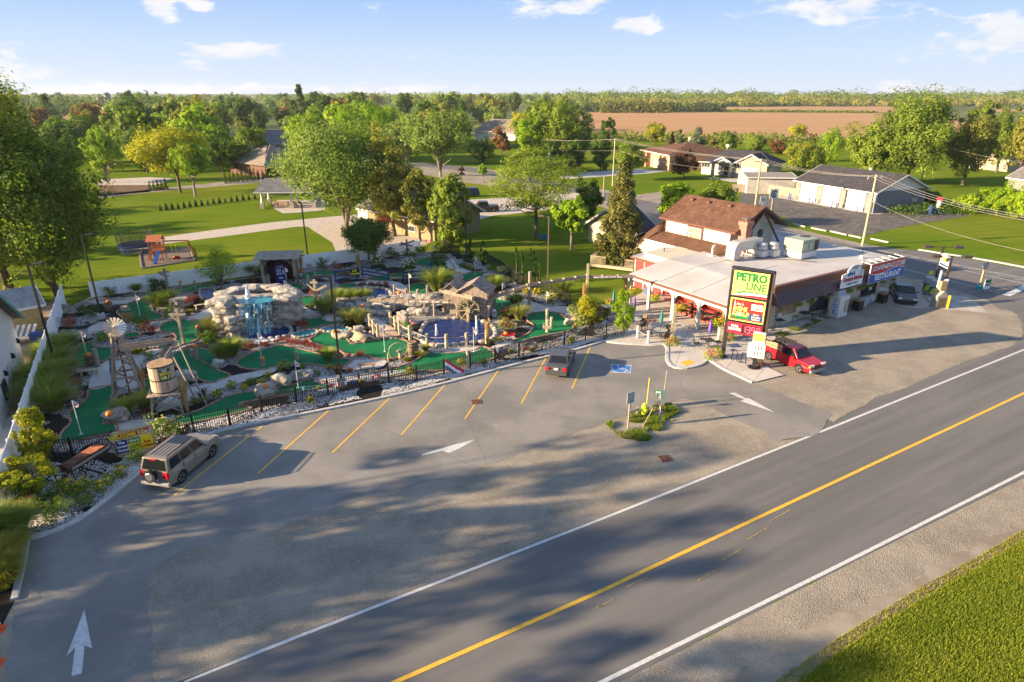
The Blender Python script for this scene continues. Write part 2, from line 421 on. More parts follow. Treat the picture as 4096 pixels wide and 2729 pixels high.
WHITE_LINE=mat('white_road_paint',(.50,.495,.48),.7,.14,5)
YELLOW_LINE=mat('yellow_road_paint',(.62,.37,.045),.7,.14,5)
FADED_YEL=mat('faded_yellow_paint',(.25,.19,.09),.8,.4,6)
Zl=[0.0]+[.006*k for k in range(1,12)]
b=MB();b.face([(-7000,-300,-.03),(7000,-300,-.03),(9000,9500,-.03),(-9000,9500,-.03)])
tag(b.build('ground',LAND),'open farm land and grass reaching the horizon',None,None,'structure')
sheet('lawn',[(-2600,2900),(-1800,700),(-500,560),(700,545),(2300,545),(2700,570),(3300,545),(4700,520),(5600,1000),(5600,2900),(4096,5200),(0,5200)],0,LAWN,'green mown lawn around the gardens and houses')
def far(name,px,z,m,lab,rough=0):return sheet(name,px,z,m,lab,rough=rough)
far('field',[(2290,449),(3520,452),(3740,462),(3900,500),(3900,590),(3400,560),(2700,575),(2330,535)],.03,FIELD,'large brown harvested field behind the houses')
far('field',[(2240,428),(2620,431),(3010,428),(3560,424),(3620,449),(2900,445),(2300,441)],.03,FIELD,'brown field strip beyond the hedgerow')
far('field',[(2240,411),(2620,410),(2860,414),(2900,420),(2500,424),(2240,421)],.03,FIELD,'narrow far brown field below the wooded horizon')
far('field',[(3880,434),(4060,437),(4300,445),(3900,449)],.03,FIELD,'small brown field behind the big maples at right')
far('field',[(150,446),(470,447),(500,470),(440,505),(150,495)],.03,FIELD,'tan field in front of the red barn')
far('field',[(790,434),(900,434),(900,442),(790,442)],.03,FIELD,'thin tan field seen between trees at left')
far('gravel_shoulder',[(1640,655),(1900,668),(2345,745),(2640,800),(3117,900),(3450,975),(3674,1010),(3500,1075),(3320,1075),(3000,1040),(2600,900),(2330,800),(2100,760),(1850,730),(1650,690)],Zl[1],GRAVEL,'beige gravel shoulders of the cross street')
far('street',[(1500,648),(1700,652),(1900,672),(2345,755),(2640,815),(3117,915),(3450,985),(3674,1003),(4096,1074),(4700,1185),(4700,1700),(4300,1500),(4096,1330),(4072,1262),(3990,1215),(3560,1098),(3400,1080),(3117,985),(2620,866),(2345,778),(1900,690),(1700,668),(1500,662)],Zl[2],ROAD,'grey asphalt cross street running behind the restaurant')
def line(name,pts,wd,z,m,lab=None,closed=False,parent=None):
 q=[W(p,z)if len(p)==2 else Vector(p)for p in pts];b=MB();L=[]
 for i,p in enumerate(q):
  d=(q[min(i+1,len(q)-1)]-q[max(i-1,0)]).normalized();s_=Vector((-d.y,d.x,0))*wd/2;L.append((p+s_,p-s_))
 for(a,c),(e,f)in zip(L,L[1:]):b.face([c,f,e,a])
 o=b.build(name,m,parent);o['kind']='structure'
 if lab:o['label']=lab
 return o
line('street_marking',[(4001,1174),(3555,1060),(3117,960),(2620,850)],.13,Zl[4],WHITE_LINE,'white edge line on the near side of the cross street')
line('street_marking',[(2630,822),(3000,900),(3450,988),(3620,1020),(4096,1112),(4500,1190)],.12,Zl[4],WHITE_LINE,'white edge line on the far side of the cross street')
line('street_marking',[(3450,985),(3620,1028),(4096,1135),(4500,1225)],.12,Zl[4],WHITE_LINE,'white line closing the hatched wedge on the street')
for k in range(7):
 u=k/7;line('street_marking',[(3640+70*k,1028+14.6*k),(3700+74*k,1034+15*k)],.12,Zl[4],WHITE_LINE,'short white hatch bar on the cross street')
line('street_marking',[(3540,1022),(3800,1085),(4096,1160),(4400,1230)],.12,Zl[4],FADED_YEL,'faded yellow centre line of the cross street')
line('stop_line',[(4025,1182),(4140,1130)],.7,Zl[4],WHITE_LINE,'broad white stop bar at the junction')
far('road',[(560,2795),(1200,2533),(2431,2060),(3150,1765),(3260,1680),(3480,1560),(3882,1400),(4070,1290),(4096,1290),(4700,1330),(5400,1500),(4096,1912),(3481,2215),(2479,2729),(1800,3080),(-600,3320)],Zl[1],ROAD,'wide grey asphalt highway crossing the foreground',.06)
far('gravel',[(2890,1450),(3060,1330),(3490,1180),(3560,1098),(3700,1120),(3990,1215),(4074,1262),(4096,1330),(4060,1380),(3882,1440),(3480,1604),(3334,1690),(3200,1620),(3000,1540)],Zl[3],GRAVEL,'tan gravel forecourt between the store and the highway',.2)
LOT=[(60,2400),(112,2165),(180,2140),(250,2115),(340,2070),(420,2010),(500,1950),(570,1893),(700,1815),(830,1745),(1000,1702),(1350,1635),(1700,1560),(2100,1455),(2290,1408),(2415,1368),(2480,1378),(2668,1385),(2672,1440),(2700,1472),(2750,1476),(2836,1447),(3012,1535),(3120,1575),(3334,1655),(3260,1740),(3100,1765),(3070,1735),(3007,1706),(2922,1672),(2837,1627),(2760,1597),(2727,1595),(2637,1621),(2412,1693),(2200,1765),(2002,1845),(1567,1967),(1114,2106),(1004,2127),(740,2201),(676,2228),(618,2275),(587,2323),(590,2402),(603,2481),(608,2534),(613,2729),(560,2900),(0,3050),(0,2850),(20,2729),(30,2600)]
far('parking_lot',LOT,Zl[4],ASPH,'grey asphalt parking lot with chalky stains',.16)
far('gravel_island',[(3200,1755),(3100,1764),(3090,1730),(3027,1695),(2942,1655),(2847,1610),(2760,1580),(2717,1578),(2627,1604),(2402,1676),(2190,1748),(1992,1825),(1557,1947),(1104,2085),(994,2105),(725,2175),(655,2205),(590,2255),(555,2310),(555,2405),(565,2484),(570,2537),(570,2729),(500,2850),(740,2722),(1200,2534),(2431,2058)],Zl[3],GRAVEL,'long gravel strip between the parking lot and the highway')
far('gravel_shoulder',[(2479,2729),(3481,2215),(4096,1912),(4700,1640),(5400,1500),(5600,1700),(4096,2160),(3913,2269),(3733,2370),(3409,2572),(3192,2729),(2900,3000),(1500,3080)],Zl[2],GRAVEL,'gravel shoulder along the near side of the highway')
sheet('dirt_track',[(2900,2729),(3300,2480),(3700,2290),(4096,2080),(4500,1900),(4600,1960),(4096,2160),(3900,2268),(3733,2362),(3409,2566),(3192,2722),(2900,2950)],Zl[3],DIRT,'smooth dirt band beside the verge',rough=.3)
far('lane_strip',[(-500,2900),(-500,2500),(30,2370),(60,2400),(60,2560),(35,2729),(0,2850)],Zl[2],DIRT,'strip of bare dirt at the left of the entrance')
line('road_marking',[(560,2796),(1200,2543),(2431,2066),(3351,1700),(4096,1399),(4500,1240)],.17,Zl[3],WHITE_LINE,'solid white edge line on the far side of the highway')
line('road_marking',[(1000,3000),(1580,2729),(2400,2366),(3822,1702),(4096,1573),(4600,1335)],.19,Zl[3],YELLOW_LINE,'solid yellow centre line of the highway')
line('road_marking',[(1900,2980),(2407,2729),(3300,2290),(4096,1890),(4900,1490)],.17,Zl[3],WHITE_LINE,'solid white edge line on the near side of the highway')
ZX=Z(2400,1700,1.388)
for q in([(950,532),(1060,468)],[(820,635),(938,567)],[(680,752),(790,685)],[(540,868),(650,800)],[(148,898),(268,842)],[(-20,1018),(70,970)]):
 line('road_marking',[ZX(*a)for a in q],.07,Zl[3],FADED_YEL,'faded broken yellow dash beside the centre line')
for i,q in enumerate([((698,1980),(995,1745)),((1033,1893),(1322,1635)),((1330,1810),(1565,1586)),((1605,1740),(1787,1530)),((1860,1675),(1996,1478)),((2085,1615),(2188,1424)),((2288,1555),(2363,1383))]):
 line('bay_line',q,.11,Zl[5],YELLOW_LINE,'yellow parking bay line, number %d counted from the silver SUV'%(i+1))
line('bay_line',[(1026,1722),(1050,1705)],.10,Zl[5],YELLOW_LINE,'short yellow bay line stub at the kerb')
def poly_mark(name,px,m,lab,z=Zl[5]):
 o,_=sheet(name,px,z,m,lab);return o
poly_mark('painted_arrow',[ZT(638,1018),ZT(697,1312),ZT(640,1290),ZT(620,1500),ZT(540,1525),ZT(568,1305),ZT(503,1372)],WHITE_LINE,'worn white arrow painted at the lot entrance')
poly_mark('painted_arrow',[(1685,1818),(1805,1782),(1900,1758),(1840,1793),(1795,1812),(1770,1803),(1693,1822)],WHITE_LINE,'slim white arrow painted in the middle of the lot')
poly_mark('painted_arrow',[ZG(1685,405),ZG(1745,403),ZG(1850,458),ZG(1860,448),ZG(2115,588),ZG(1790,480),ZG(1835,472)],WHITE_LINE,'white arrow pointing out at the exit lane')
BLUEP=mat('blue_paint',(.045,.17,.42),.7,.2,4)
acc,_=sheet('accessible_bay_mark',[ZG(577,135),ZG(768,145),ZG(760,220),ZG(570,212)],Zl[5],WHITE_LINE,'blue and white wheelchair parking symbol')
sheet('blue_field',[ZG(584,140),ZG(760,150),ZG(752,214),ZG(577,206)],Zl[5]+.004,BLUEP,parent=acc)
b=MB();zz=Zl[5]+.009
c0=W(ZG(658,182));ux=(W(ZG(700,184))-c0).normalized();uy=Vector((-ux.y,ux.x,0))
def qq(x,y):p=c0+ux*x+uy*y;return(p.x,p.y,zz)
def stroke(pts,wd=.1):
 for(x0,y0),(x1,y1)in zip(pts,pts[1:]):
  d=Vector((x1-x0,y1-y0)).normalized()*wd/2
  b.face([qq(x0+d.y,y0-d.x),qq(x1+d.y,y1-d.x),qq(x1-d.y,y1+d.x),qq(x0-d.y,y0+d.x)])
stroke([(.52*math.cos(a)-.05,.48*math.sin(a)-.22)for a in[R(150+20*k)for k in range(11)]])
stroke([(-.12,.48),(-.05,.0),(.38,.0),(.62,-.42),(.8,-.38)],.12);stroke([(-.1,.26),(.28,.26)],.1)
b.face([qq(-.12+.13*math.cos(a),.68+.13*math.sin(a))for a in[R(36*k)for k in range(10)]])
b.build('wheelchair_figure',WHITE_LINE,acc)
KERB=mat('kerb_concrete',(.42,.405,.38),.85,.14,4,bump=.1)
def kerb(px,wd=.28,h=.13,label='pale concrete kerb',seglen=3.0,closed=False):
 q=[W(p)for p in px];pts=spline(q,4,closed)
 root=empty('kerb',label,'kerb',tuple(pts[0]));root['kind']='structure';o0=pts[0]
 acc_,cur,first=0.,[pts[0]],True
 def flush(c):
  b=MB();L=[]
  for i,p in enumerate(c):
   d=(c[min(i+1,len(c)-1)]-c[max(i-1,0)]).normalized();s_=Vector((-d.y,d.x,0))*wd/2
   L.append([(p-s_)-o0,(p-s_*.82)-o0+Vector((0,0,h)),(p+s_*.9)-o0+Vector((0,0,h)),(p+s_)-o0])
  for a,e in zip(L,L[1:]):
   for j in range(3):b.face([a[j],e[j],e[j+1],a[j+1]])
  b.face(L[0][::-1]);b.face(L[-1]);b.build('kerb_stone',KERB,root)
 for a,c in zip(pts,pts[1:]):
  acc_+=(c-a).length;cur.append(c)
  if acc_>=seglen:
   d=(cur[-1]-cur[-2]).normalized()*.02;last=cur[-1].copy();cur[-1]=cur[-1]-d;flush(cur);cur=[last];acc_=0
 if len(cur)>1:flush(cur)
 return root
kerb([(60,2402),(86,2280),(108,2168)],label='straight pale kerb beside the tall grasses at far left')
kerb([(118,2160),(180,2142),(250,2115),(340,2068),(420,2008),(500,1945),(570,1890),(700,1812),(830,1742),(1000,1700),(1350,1632),(1700,1556),(2100,1451),(2290,1405),(2415,1367)],label='long pale concrete kerb along the mini golf fence')
kerb([(2417,1366),(2480,1376),(2600,1383),(2664,1386),(2668,1440),(2692,1470),(2745,1476),(2800,1462),(2836,1445),(2900,1482),(3010,1533)],label='pale kerb curving round the patio bump-out')
kerb([(3674,1000),(3800,1020),(3960,1045),(4096,1070),(4300,1105)],wd=.45,h=.12,label='white concrete kerb at the edge of the right lawn')
sheet('patio_paving',[(2418,1364),(2480,1373),(2668,1383),(2674,1440),(2698,1467),(2745,1472),(2836,1442),(3012,1530),(3136,1500),(3010,1440),(2985,1420),(3065,1405),(3060,1370),(3130,1350),(3055,1315),(3000,1240),(2650,1130),(2540,1185),(2440,1250),(2400,1300),(2440,1340)],.09,CONC,'pale concrete patio slab with outdoor tables')
b=MB();
for q in(((2700,1467),(2760,1300)),((2836,1442),(2890,1330)),((2900,1480),(2965,1400)),((2560,1375),(2640,1250)),((2480,1310),(2880,1400)),((2540,1250),(2950,1340)),((3010,1530),(3060,1470))):
 a,c=W(q[0],.094),W(q[1],.094);d=(c-a).normalized();s_=Vector((-d.y,d.x,0))*.012;b.face([a-s_,c-s_,c+s_,a+s_])
tag(b.build('paving_joint',mat('joint_dark',(.16,.145,.125))),'thin saw-cut joints in the patio slab',None,None,'structure')
sheet('stamped_paving',[ZP(230,860),ZP(330,850),ZP(420,880),ZP(400,900),ZP(330,905),ZP(270,895)],.096,mat('rust_stone',(.30,.17,.11),.8,.3,3),'reddish stone inlay in the patio',smooth=4)
b=MB();c0=W(ZP(785,1412),.1)
sheet('tactile_pad',[ZP(690,1408),ZP(812,1375),ZP(885,1412),ZP(765,1452)],.097,mat('tactile_yellow',(.70,.38,.03),.6,.1),'yellow tactile paving pad at the ramp')
sheet('forecourt_pad',[ZR(680,655),ZR(900,700),ZR(1900,800),ZR(2020,860),ZR(2200,1020),ZR(1900,990),ZR(1500,960),ZR(1150,950),ZR(920,900),ZR(760,860),ZR(670,790)],Zl[5],mat('old_concrete',(.36,.33,.29),.85,.2,1.2),'worn concrete pad around the fuel pumps')
sheet('lot_patch',[ZS(1430,960),ZS(1600,905),ZS(1720,960),ZS(1870,1075),ZS(1680,1060),ZS(1560,1060)],Zl[5],ROAD,'darker asphalt patch near the junction')
sheet('store_sidewalk',[(3048,1322),(3495,1188),(3470,1215),(3300,1275),(3160,1320),(3060,1352)],.05,mat('old_concrete'.replace('old','side'),(.42,.39,.34),.85,.22,1.),'patchy concrete apron along the store front')
sheet('garage_yard',[ZM(440,795),ZM(640,808),ZM(900,850),ZM(1340,925),ZM(1620,885),ZM(1850,925),ZM(2000,948),ZM(1750,988),ZM(1500,1030),ZM(1290,1082),ZM(1150,1068),ZM(740,985),ZM(760,965),ZM(560,925),ZM(430,885)],Zl[4],ground_mat('old_blacktop',lambda t,p:t.mix(t.smooth(t.noise(p,.8,7,.75,dist=1.),.42,.62),c4(.085,.078,.072),c4(.16,.145,.125)),bump=.3),'patched dark asphalt yard in front of the grey garage')
sheet('garage_apron',[ZM(640,806),ZM(820,836),ZM(1340,925),ZM(1420,925),ZM(1380,940),ZM(1320,938),ZM(810,850),ZM(630,818)],Zl[5],CONC,'concrete apron strip below the garage doors')
for i,(a,c)in enumerate([((3172,895),(3222,908)),((3246,912),(3306,924)),((3322,925),(3388,940)),((3396,941),(3446,952)),((3484,955),(3555,970))]):
 b=MB();p,q=W(a,.1),W(c,.1);b.bar(p,q,.3,.2)
 tag(b.build('wheel_stop',KERB,bevel=.04),'pale concrete bumper block at the yard edge, %s from the left'%('first','second','third','fourth','fifth')[i],'wheel stop','bumper blocks beside the cross street')
DRIVE=ground_mat('pale_paving',lambda t,p:t.mix(t.smooth(t.noise(p,1.2,5,.6),.35,.65),c4(.38,.33,.28),c4(.46,.405,.345)),bump=.1)
far('driveway',[(470,1000),(560,965),(640,950),(900,914),(1080,890),(1208,878),(1330,866),(1560,850),(1700,880),(1760,930),(1700,985),(1345,1010),(1329,970),(1257,925),(1230,907),(1186,907),(900,945),(640,978),(500,1016)],Zl[1],DRIVE,'pale concrete driveway crossing the lawn')
far('driveway',[(1862,800),(1950,795),(2150,785),(2345,770),(2420,800),(2300,830),(2100,850),(2032,858),(1975,862),(1930,875),(1880,892),(1862,880)],Zl[3],DRIVE,'pale driveway under the spreading locust tree')
far('driveway',[ZK(980,905),ZK(1130,880),ZK(1450,852),ZK(1700,842),ZK(1960,858),ZK(1760,885),ZK(1450,905),ZK(1150,925),ZK(1000,935)],Zl[1],CONC,'long pale driveway to the brick house')
far('driveway',[ZK(1640,1080),ZK(1900,1045),ZK(2000,1100),ZK(1840,1140),ZK(1700,1120)],Zl[2],GRAVEL,'gravel driveway entrance at the cross street')
far('pad',[ZA(1150,100),ZA(1250,70),ZA(1420,60),ZA(1440,100),ZA(1390,135),ZA(1250,158),ZA(1130,150)],Zl[2],DRIVE,'pale round pad under the trampoline')
far('pad',[ZM(190,690),ZM(420,700),ZM(470,725),ZM(380,722),ZM(290,705)],Zl[2],CONC,'front walk of the grey-roofed house')
far('path',[(395,795),(600,770),(1000,735),(1080,722),(1075,712),(900,727),(600,758),(390,782)],Zl[1],GRAVEL,'thin gravel line along the back of the lawn')
far('bare_ground',[ZJ(890,1100),ZJ(1340,1100),ZJ(1345,1160),ZJ(1000,1190),ZJ(890,1200)],Zl[1],SOIL,'brown bare soil below the pool terrace')
far('pool_terrace',[ZJ(880,1050),ZJ(1340,1028),ZJ(1560,1040),ZJ(1400,1098),ZJ(980,1100),ZJ(870,1100)],Zl[2],DRIVE,'pale pool terrace behind the lawn')
far('driveway',[ZJ(860,945),ZJ(1095,882),ZJ(1090,900),ZJ(960,960),ZJ(880,962)],Zl[1],DRIVE,'distant drive behind the yellow maple')
far('patio',[ZL(400,1150),ZL(480,1120),ZL(900,1120),ZL(900,1210),ZL(640,1235),ZL(520,1240),ZL(440,1200)],Zl[2],DRIVE,'pavilion patio of pale pavers')
far('alley',[(-600,2700),(60,1650),(100,1500),(160,1330),(250,1260),(262,1210),(80,1210),(0,1400),(-700,1700)],Zl[2],ground_mat('alley',lambda t,p:t.mix(t.smooth(t.noise(p,.8,5,.6),.35,.65),c4(.20,.155,.105),c4(.30,.24,.17))),'brown dirt alley between the white building and the fence')
far('alley_pad',[(0,1680),(60,1660),(75,1700),(45,1900),(0,1990),(-200,2050),(-200,1720)],Zl[3],CONC,'pale concrete pad behind the white fence')
cp=[ZA(1312,155),ZA(1778,92),ZA(1830,215),ZA(1335,290)]
pg,_=sheet('playground_bed',cp,.05,CHIPS,'wood chip play area with timber border')
TIMBER=mat('grey_timber',(.27,.22,.17),.85,.25,4,stretch=None)
for a,c in zip(cp,cp[1:]+cp[:1]):
 b=MB();b.bar(W(a,.08),W(c,.08),.14,.16);b.build('border_timber',TIMBER,pg)
far('verge_lawn',[(3192,2731),(3409,2574),(3733,2372),(3913,2271),(4096,2157),(4600,1900),(5600,1700),(5600,2900),(2900,3300)],Zl[4],LAWN,'near grass verge at bottom right',.35)
GRATE=mat('rusty_grate',(.17,.085,.055),.8,.3,8,metal=.3)
def grate(px,lab):
 c=W(px,.035);r=empty('storm_drain',lab,'drain',tuple(c),R(15));r['kind']='thing'
 b=MB();
 for s_ in(-1,1):b.box((0,s_*.3,0),(.66,.05,.04));b.box((s_*.31,0,0),(.04,.56,.04))
 b.build('grate_frame',GRATE,r)
 b=MB();b.box((0,0,-.012),(.6,.56,.01));b.build('pit',mat('pit_black',(.01,.01,.01)),r)
 for k in range(9):
  b=MB();b.box((-.26+k*.065,0,.005),(.03,.56,.03));b.build('bar',GRATE,r)
grate(ZG(1085,1022),'rusty storm drain grate in the gravel strip');grate((1906,1608),'rusty storm drain grate in the parking lot')
# plants
rng=np.random.default_rng(7);RND=random.Random(11)
BARK=mat('bark',(.12,.09,.065),.9,.3,6,bump=.6,bscale=12)
BARKL=mat('bark_grey',(.22,.19,.15),.9,.3,6,bump=.6,bscale=12)
LM=dict(maple=leaf_mat('leaf_maple',[(0.039,0.082,0.009),(0.090,0.164,0.014),(0.188,0.252,0.025),(0.341,0.298,0.040)]),dark=leaf_mat('leaf_dark',[(0.026,0.065,0.011),(0.060,0.121,0.016),(0.119,0.189,0.025)]),mid=leaf_mat('leaf_mid',[(0.067,0.117,0.014),(0.139,0.205,0.023),(0.246,0.304,0.040)]),olive=leaf_mat('leaf_olive',[(0.087,0.110,0.019),(0.184,0.203,0.036),(0.319,0.295,0.061)]),bright=leaf_mat('leaf_bright',[(0.083,0.171,0.007),(0.182,0.305,0.011),(0.333,0.409,0.029)]),yellow=leaf_mat('leaf_yellow',[(.14,.17,.008),(.29,.30,.012),(.46,.42,.028)]),silver=leaf_mat('leaf_silver',[(.07,.13,.018),(.16,.235,.04),(.30,.36,.11)]),purple=leaf_mat('leaf_purple',[(0.042,0.023,0.014),(0.098,0.049,0.029),(0.168,0.091,0.053)]),rust=leaf_mat('leaf_rust',[(0.097,0.050,0.016),(0.184,0.090,0.027),(0.259,0.140,0.045)]),spruce=leaf_mat('needle_spruce',[(0.041,0.058,0.012),(0.099,0.112,0.023),(0.226,0.208,0.052)],.15),blue=leaf_mat('needle_blue',[(0.032,0.060,0.034),(0.073,0.112,0.061),(0.130,0.165,0.095)],.15),cedar=leaf_mat('needle_cedar',[(0.016,0.042,0.008),(0.039,0.083,0.013),(0.073,0.128,0.019)],.15),grass=leaf_mat('blade_grass',[(0.111,0.162,0.028),(0.210,0.270,0.047),(0.371,0.389,0.093)]),ygrass=leaf_mat('blade_yellow',[(0.130,0.150,0.018),(0.238,0.240,0.027),(0.356,0.310,0.063)]),tuft=leaf_mat('blade_silver',[(0.112,0.143,0.041),(0.211,0.234,0.070),(0.351,0.338,0.129)]),redl=leaf_mat('leaf_red',[(0.108,0.015,0.011),(0.216,0.035,0.020),(0.324,0.090,0.045)]),pinkl=leaf_mat('leaf_pinkish',[(0.130,0.045,0.027),(0.270,0.090,0.054),(0.389,0.160,0.099)]),straw=leaf_mat('corn_straw',[(0.281,0.170,0.063),(0.432,0.290,0.126),(0.562,0.400,0.198)],.2),pinkf=leaf_mat('petal_pink',[(0.486,0.020,0.126),(0.670,0.060,0.234),(0.756,0.180,0.342)],.3),redf=leaf_mat('petal_red',[(0.486,0.020,0.036),(0.670,0.060,0.090),(0.702,0.200,0.198)],.3),yelf=leaf_mat('petal_yellow',[(0.594,0.360,0.009),(0.778,0.550,0.018),(0.864,0.660,0.054)],.3),whitef=leaf_mat('petal_white',[(0.540,0.500,0.414),(0.756,0.700,0.594),(0.864,0.800,0.702)],.3),creamf=leaf_mat('petal_cream',[(0.389,0.340,0.153),(0.562,0.480,0.243),(0.670,0.580,0.324)],.3),)
def quads(C,size,nrm=None,g=rng,aspect=.62,jit=.5):
 """one leaf-shaped quad per centre"""
 n=len(C);d=g.normal(size=(n,3));d/=np.linalg.norm(d,axis=1)[:,None]
 if nrm is not None:d=d*jit+nrm;d/=np.linalg.norm(d,axis=1)[:,None]
 a=np.cross(d,g.normal(size=(n,3)));a/=np.linalg.norm(a,axis=1)[:,None]+1e-9;b_=np.cross(d,a)
 s=(size*g.uniform(.6,1.35,n))[:,None]
 V=np.stack([C-a*s*.5,C-b_*s*.5*aspect+d*s*.06,C+a*s*.5,C+b_*s*.5*aspect+d*s*.06],1).reshape(-1,3)
 return V,np.arange(4*n).reshape(n,4)
def crown_pts(g,n,h,r,z0,shape,K,rc):
 """clumped points in a crown volume of height h (from z0), radius r"""
 ph=g.uniform(0,6.28,4)
 cz=z0+h*.5
 u=g.normal(size=(K,3));u/=np.linalg.norm(u,axis=1)[:,None];rad=g.uniform(.25,1.,K)**.45
 if shape in('round','vase'):
  az=np.arctan2(u[:,1],u[:,0]);rad=rad*(.86+.16*np.sin(3*az+ph[0]+2*u[:,2])+.12*np.sin(5*az+ph[1])+.10*np.sin(4*u[:,2]*2+ph[2]))
 if shape=='round':c=u*rad[:,None]*[r*.82,r*.82,h*.42]+[0,0,cz]
 elif shape=='vase':
  c=u*rad[:,None]*[1,1,h*.45]+[0,0,cz];t=np.clip((c[:,2]-z0)/h,0,1);wv=r*(.35+.75*np.sin(np.clip(t*2.4+.25,0,PI)));c[:,:2]*=wv[:,None]*.85
 elif shape=='flat':
  c=u*rad[:,None]*[r*.9,r*.9,h*.5]+[0,0,cz];c[:,2]=z0+np.round((c[:,2]-z0)/(h*.17))*h*.17+g.normal(size=K)*h*.015
 elif shape=='cone':
  t=g.uniform(0,1,K)**1.25;a=g.uniform(0,2*PI,K);q=g.uniform(.45,1,K)*r*(1-t)**.85;c=np.stack([np.cos(a)*q,np.sin(a)*q,z0+t*h*.97],1)
 elif shape=='column':
  t=g.uniform(0,1,K);a=g.uniform(0,2*PI,K);q=g.uniform(.3,1,K)*r*np.sin(np.clip(.35+t*2.6,0,PI))**.6;c=np.stack([np.cos(a)*q,np.sin(a)*q,z0+t*h*.97],1)
 elif shape=='plume':
  t=g.uniform(0,1,K)**.9;a=g.uniform(0,2*PI,K);q=g.uniform(.35,1,K)*r*np.clip(np.sin(.5+t*2.35),.12,1);c=np.stack([np.cos(a)*q,np.sin(a)*q,z0+t*h*.95],1)
 m=max(1,n//K);k=rc*g.uniform(.6,1.3,K)
 v=g.normal(size=(K,m,3));v/=np.linalg.norm(v,axis=2)[:,:,None];q=g.uniform(.3,1,(K,m))**.5
 sq=.55 if shape=='flat' else(1.5 if shape in('plume','column')else .85)
 P_=c[:,None,:]+v*q[:,:,None]*k[:,None,None]*[1,1,sq]
 mid=np.array([0,0,cz]);out=c-mid;out/=np.linalg.norm(out,axis=1)[:,None]+1e-6
 N_=v*.9+out[:,None,:]*.5+np.array([0,0,.35])
 N_/=np.linalg.norm(N_,axis=2)[:,:,None]
 return P_.reshape(-1,3),N_.reshape(-1,3),c
def trunk_mesh(g,h,z0,r,cs,m,n_br=12,fork=1):
 b=MB();base_r=max(.06,h*.020)
 tops=[Vector((g.normal()*r*.12,g.normal()*r*.12,z0+(h-z0)*.62))for _ in range(fork)]
 lo=Vector((0,0,z0*(.35 if fork>1 else .9)))
 b.pipe([(0,0,-.1),(0,0,.15),lo],[base_r*1.5,base_r*1.1,base_r],8)
 for i,t in enumerate(tops):
  if fork>1:t=t+Vector((math.cos(i*2.3)*r*.3,math.sin(i*2.3)*r*.3,0))
  b.pipe([lo,lo.lerp(t,.5)+Vector((g.normal()*.12*r*.3,g.normal()*.1,0)),t],[base_r*.85,base_r*.55,base_r*.12],7)
 idx=g.choice(len(cs),min(n_br,len(cs)),replace=False)
 for i in idx:
  c=Vector(cs[i]);zz=lo.z+max(0,(c.z-lo.z))*g.uniform(.15,.5);s=Vector((0,0,zz))
  b.pipe([s,s.lerp(c,.5)+Vector((0,0,-.04*h)),c],[base_r*.42,base_r*.25,base_r*.06],5)
 return b.mesh('trunk',m,True)
_TM={}
def tree_meshes(key,shape,h,r,z0,n,leaf,K,rc,lm,bark=BARK,seed=1,fork=1,n_br=14,drop=None):
 if key in _TM:return _TM[key]
 g=np.random.default_rng(seed);P_,N_,c=crown_pts(g,n,h-z0,r,z0,shape,K,rc)
 if drop:P_=P_[P_[:,2]>drop];N_=N_[:len(P_)]
 V,F=quads(P_,leaf,N_,g)
 if shape=='cone':
  pass
 _TM[key]=(np_mesh('crown',V,F,LM[lm]),trunk_mesh(g,h,z0,r,c,bark,n_br,fork));return _TM[key]
def plant_tree(meshes,name,label,cat,loc,rz=0.,scale=1.,group=None):
 e=empty(name,label,cat,loc,rz,group);e.scale=(scale,)*3 if not hasattr(scale,'__len__')else scale
 link('trunk',meshes[1],e);link('crown',meshes[0],e);return e
def tree_px(key,base,topy,halfpx,shape,n,leaf,lm,label,name='tree',cat='tree',z0f=.18,K=None,bark=BARK,seed=None,fork=1,group=None,rcf=.24,n_br=14,stretch=1.):
 g=W(base);h=HT(base,topy)*1.02;r=halfpx*MPP(base);seed=seed or(abs(hash(str(base)))%9999 if False else int(base[0]*7+base[1]))
 ms=tree_meshes((key,base),shape,h,r,h*z0f,n,leaf,K or max(20,n//130),r*rcf,lm,bark,seed,fork,n_br)
 return plant_tree(ms,name,label,cat,(g.x,g.y,0),0,1,group)
def blades_mesh(key,n,h,r,m,w_=.02,lean=.55,seed=3,up=.25):
 if key in _TM:return _TM[key]
 g=np.random.default_rng(seed);a=g.uniform(0,2*PI,n);q=g.uniform(0,1,n)**.7;L=h*g.uniform(.65,1.1,n)
 base=np.stack([np.cos(a)*q*r*.3,np.sin(a)*q*r*.3,np.zeros(n)],1)
 dirn=np.stack([np.cos(a),np.sin(a),np.zeros(n)],1);sdv=np.stack([-np.sin(a),np.cos(a),np.zeros(n)],1)
 le=(up+lean*q)*g.uniform(.6,1.3,n);p1=base+dirn*(L*le*.35)[:,None]+np.array([0,0,1])*(L*.6)[:,None]
 p2=base+dirn*(L*le*1.05)[:,None]+np.array([0,0,1])*(L*(1-.35*le))[:,None]
 s=sdv*w_*.5
 V=np.stack([base-s,base+s,p1+s*.9,p1-s*.9,p2+s*.25,p2-s*.25],1).reshape(-1,3)
 i=np.arange(n)[:,None]*6;F=np.concatenate([i+[0,1,2,3],i+[3,2,4,5]])
 _TM[key]=np_mesh('foliage',V,F,m);return _TM[key]
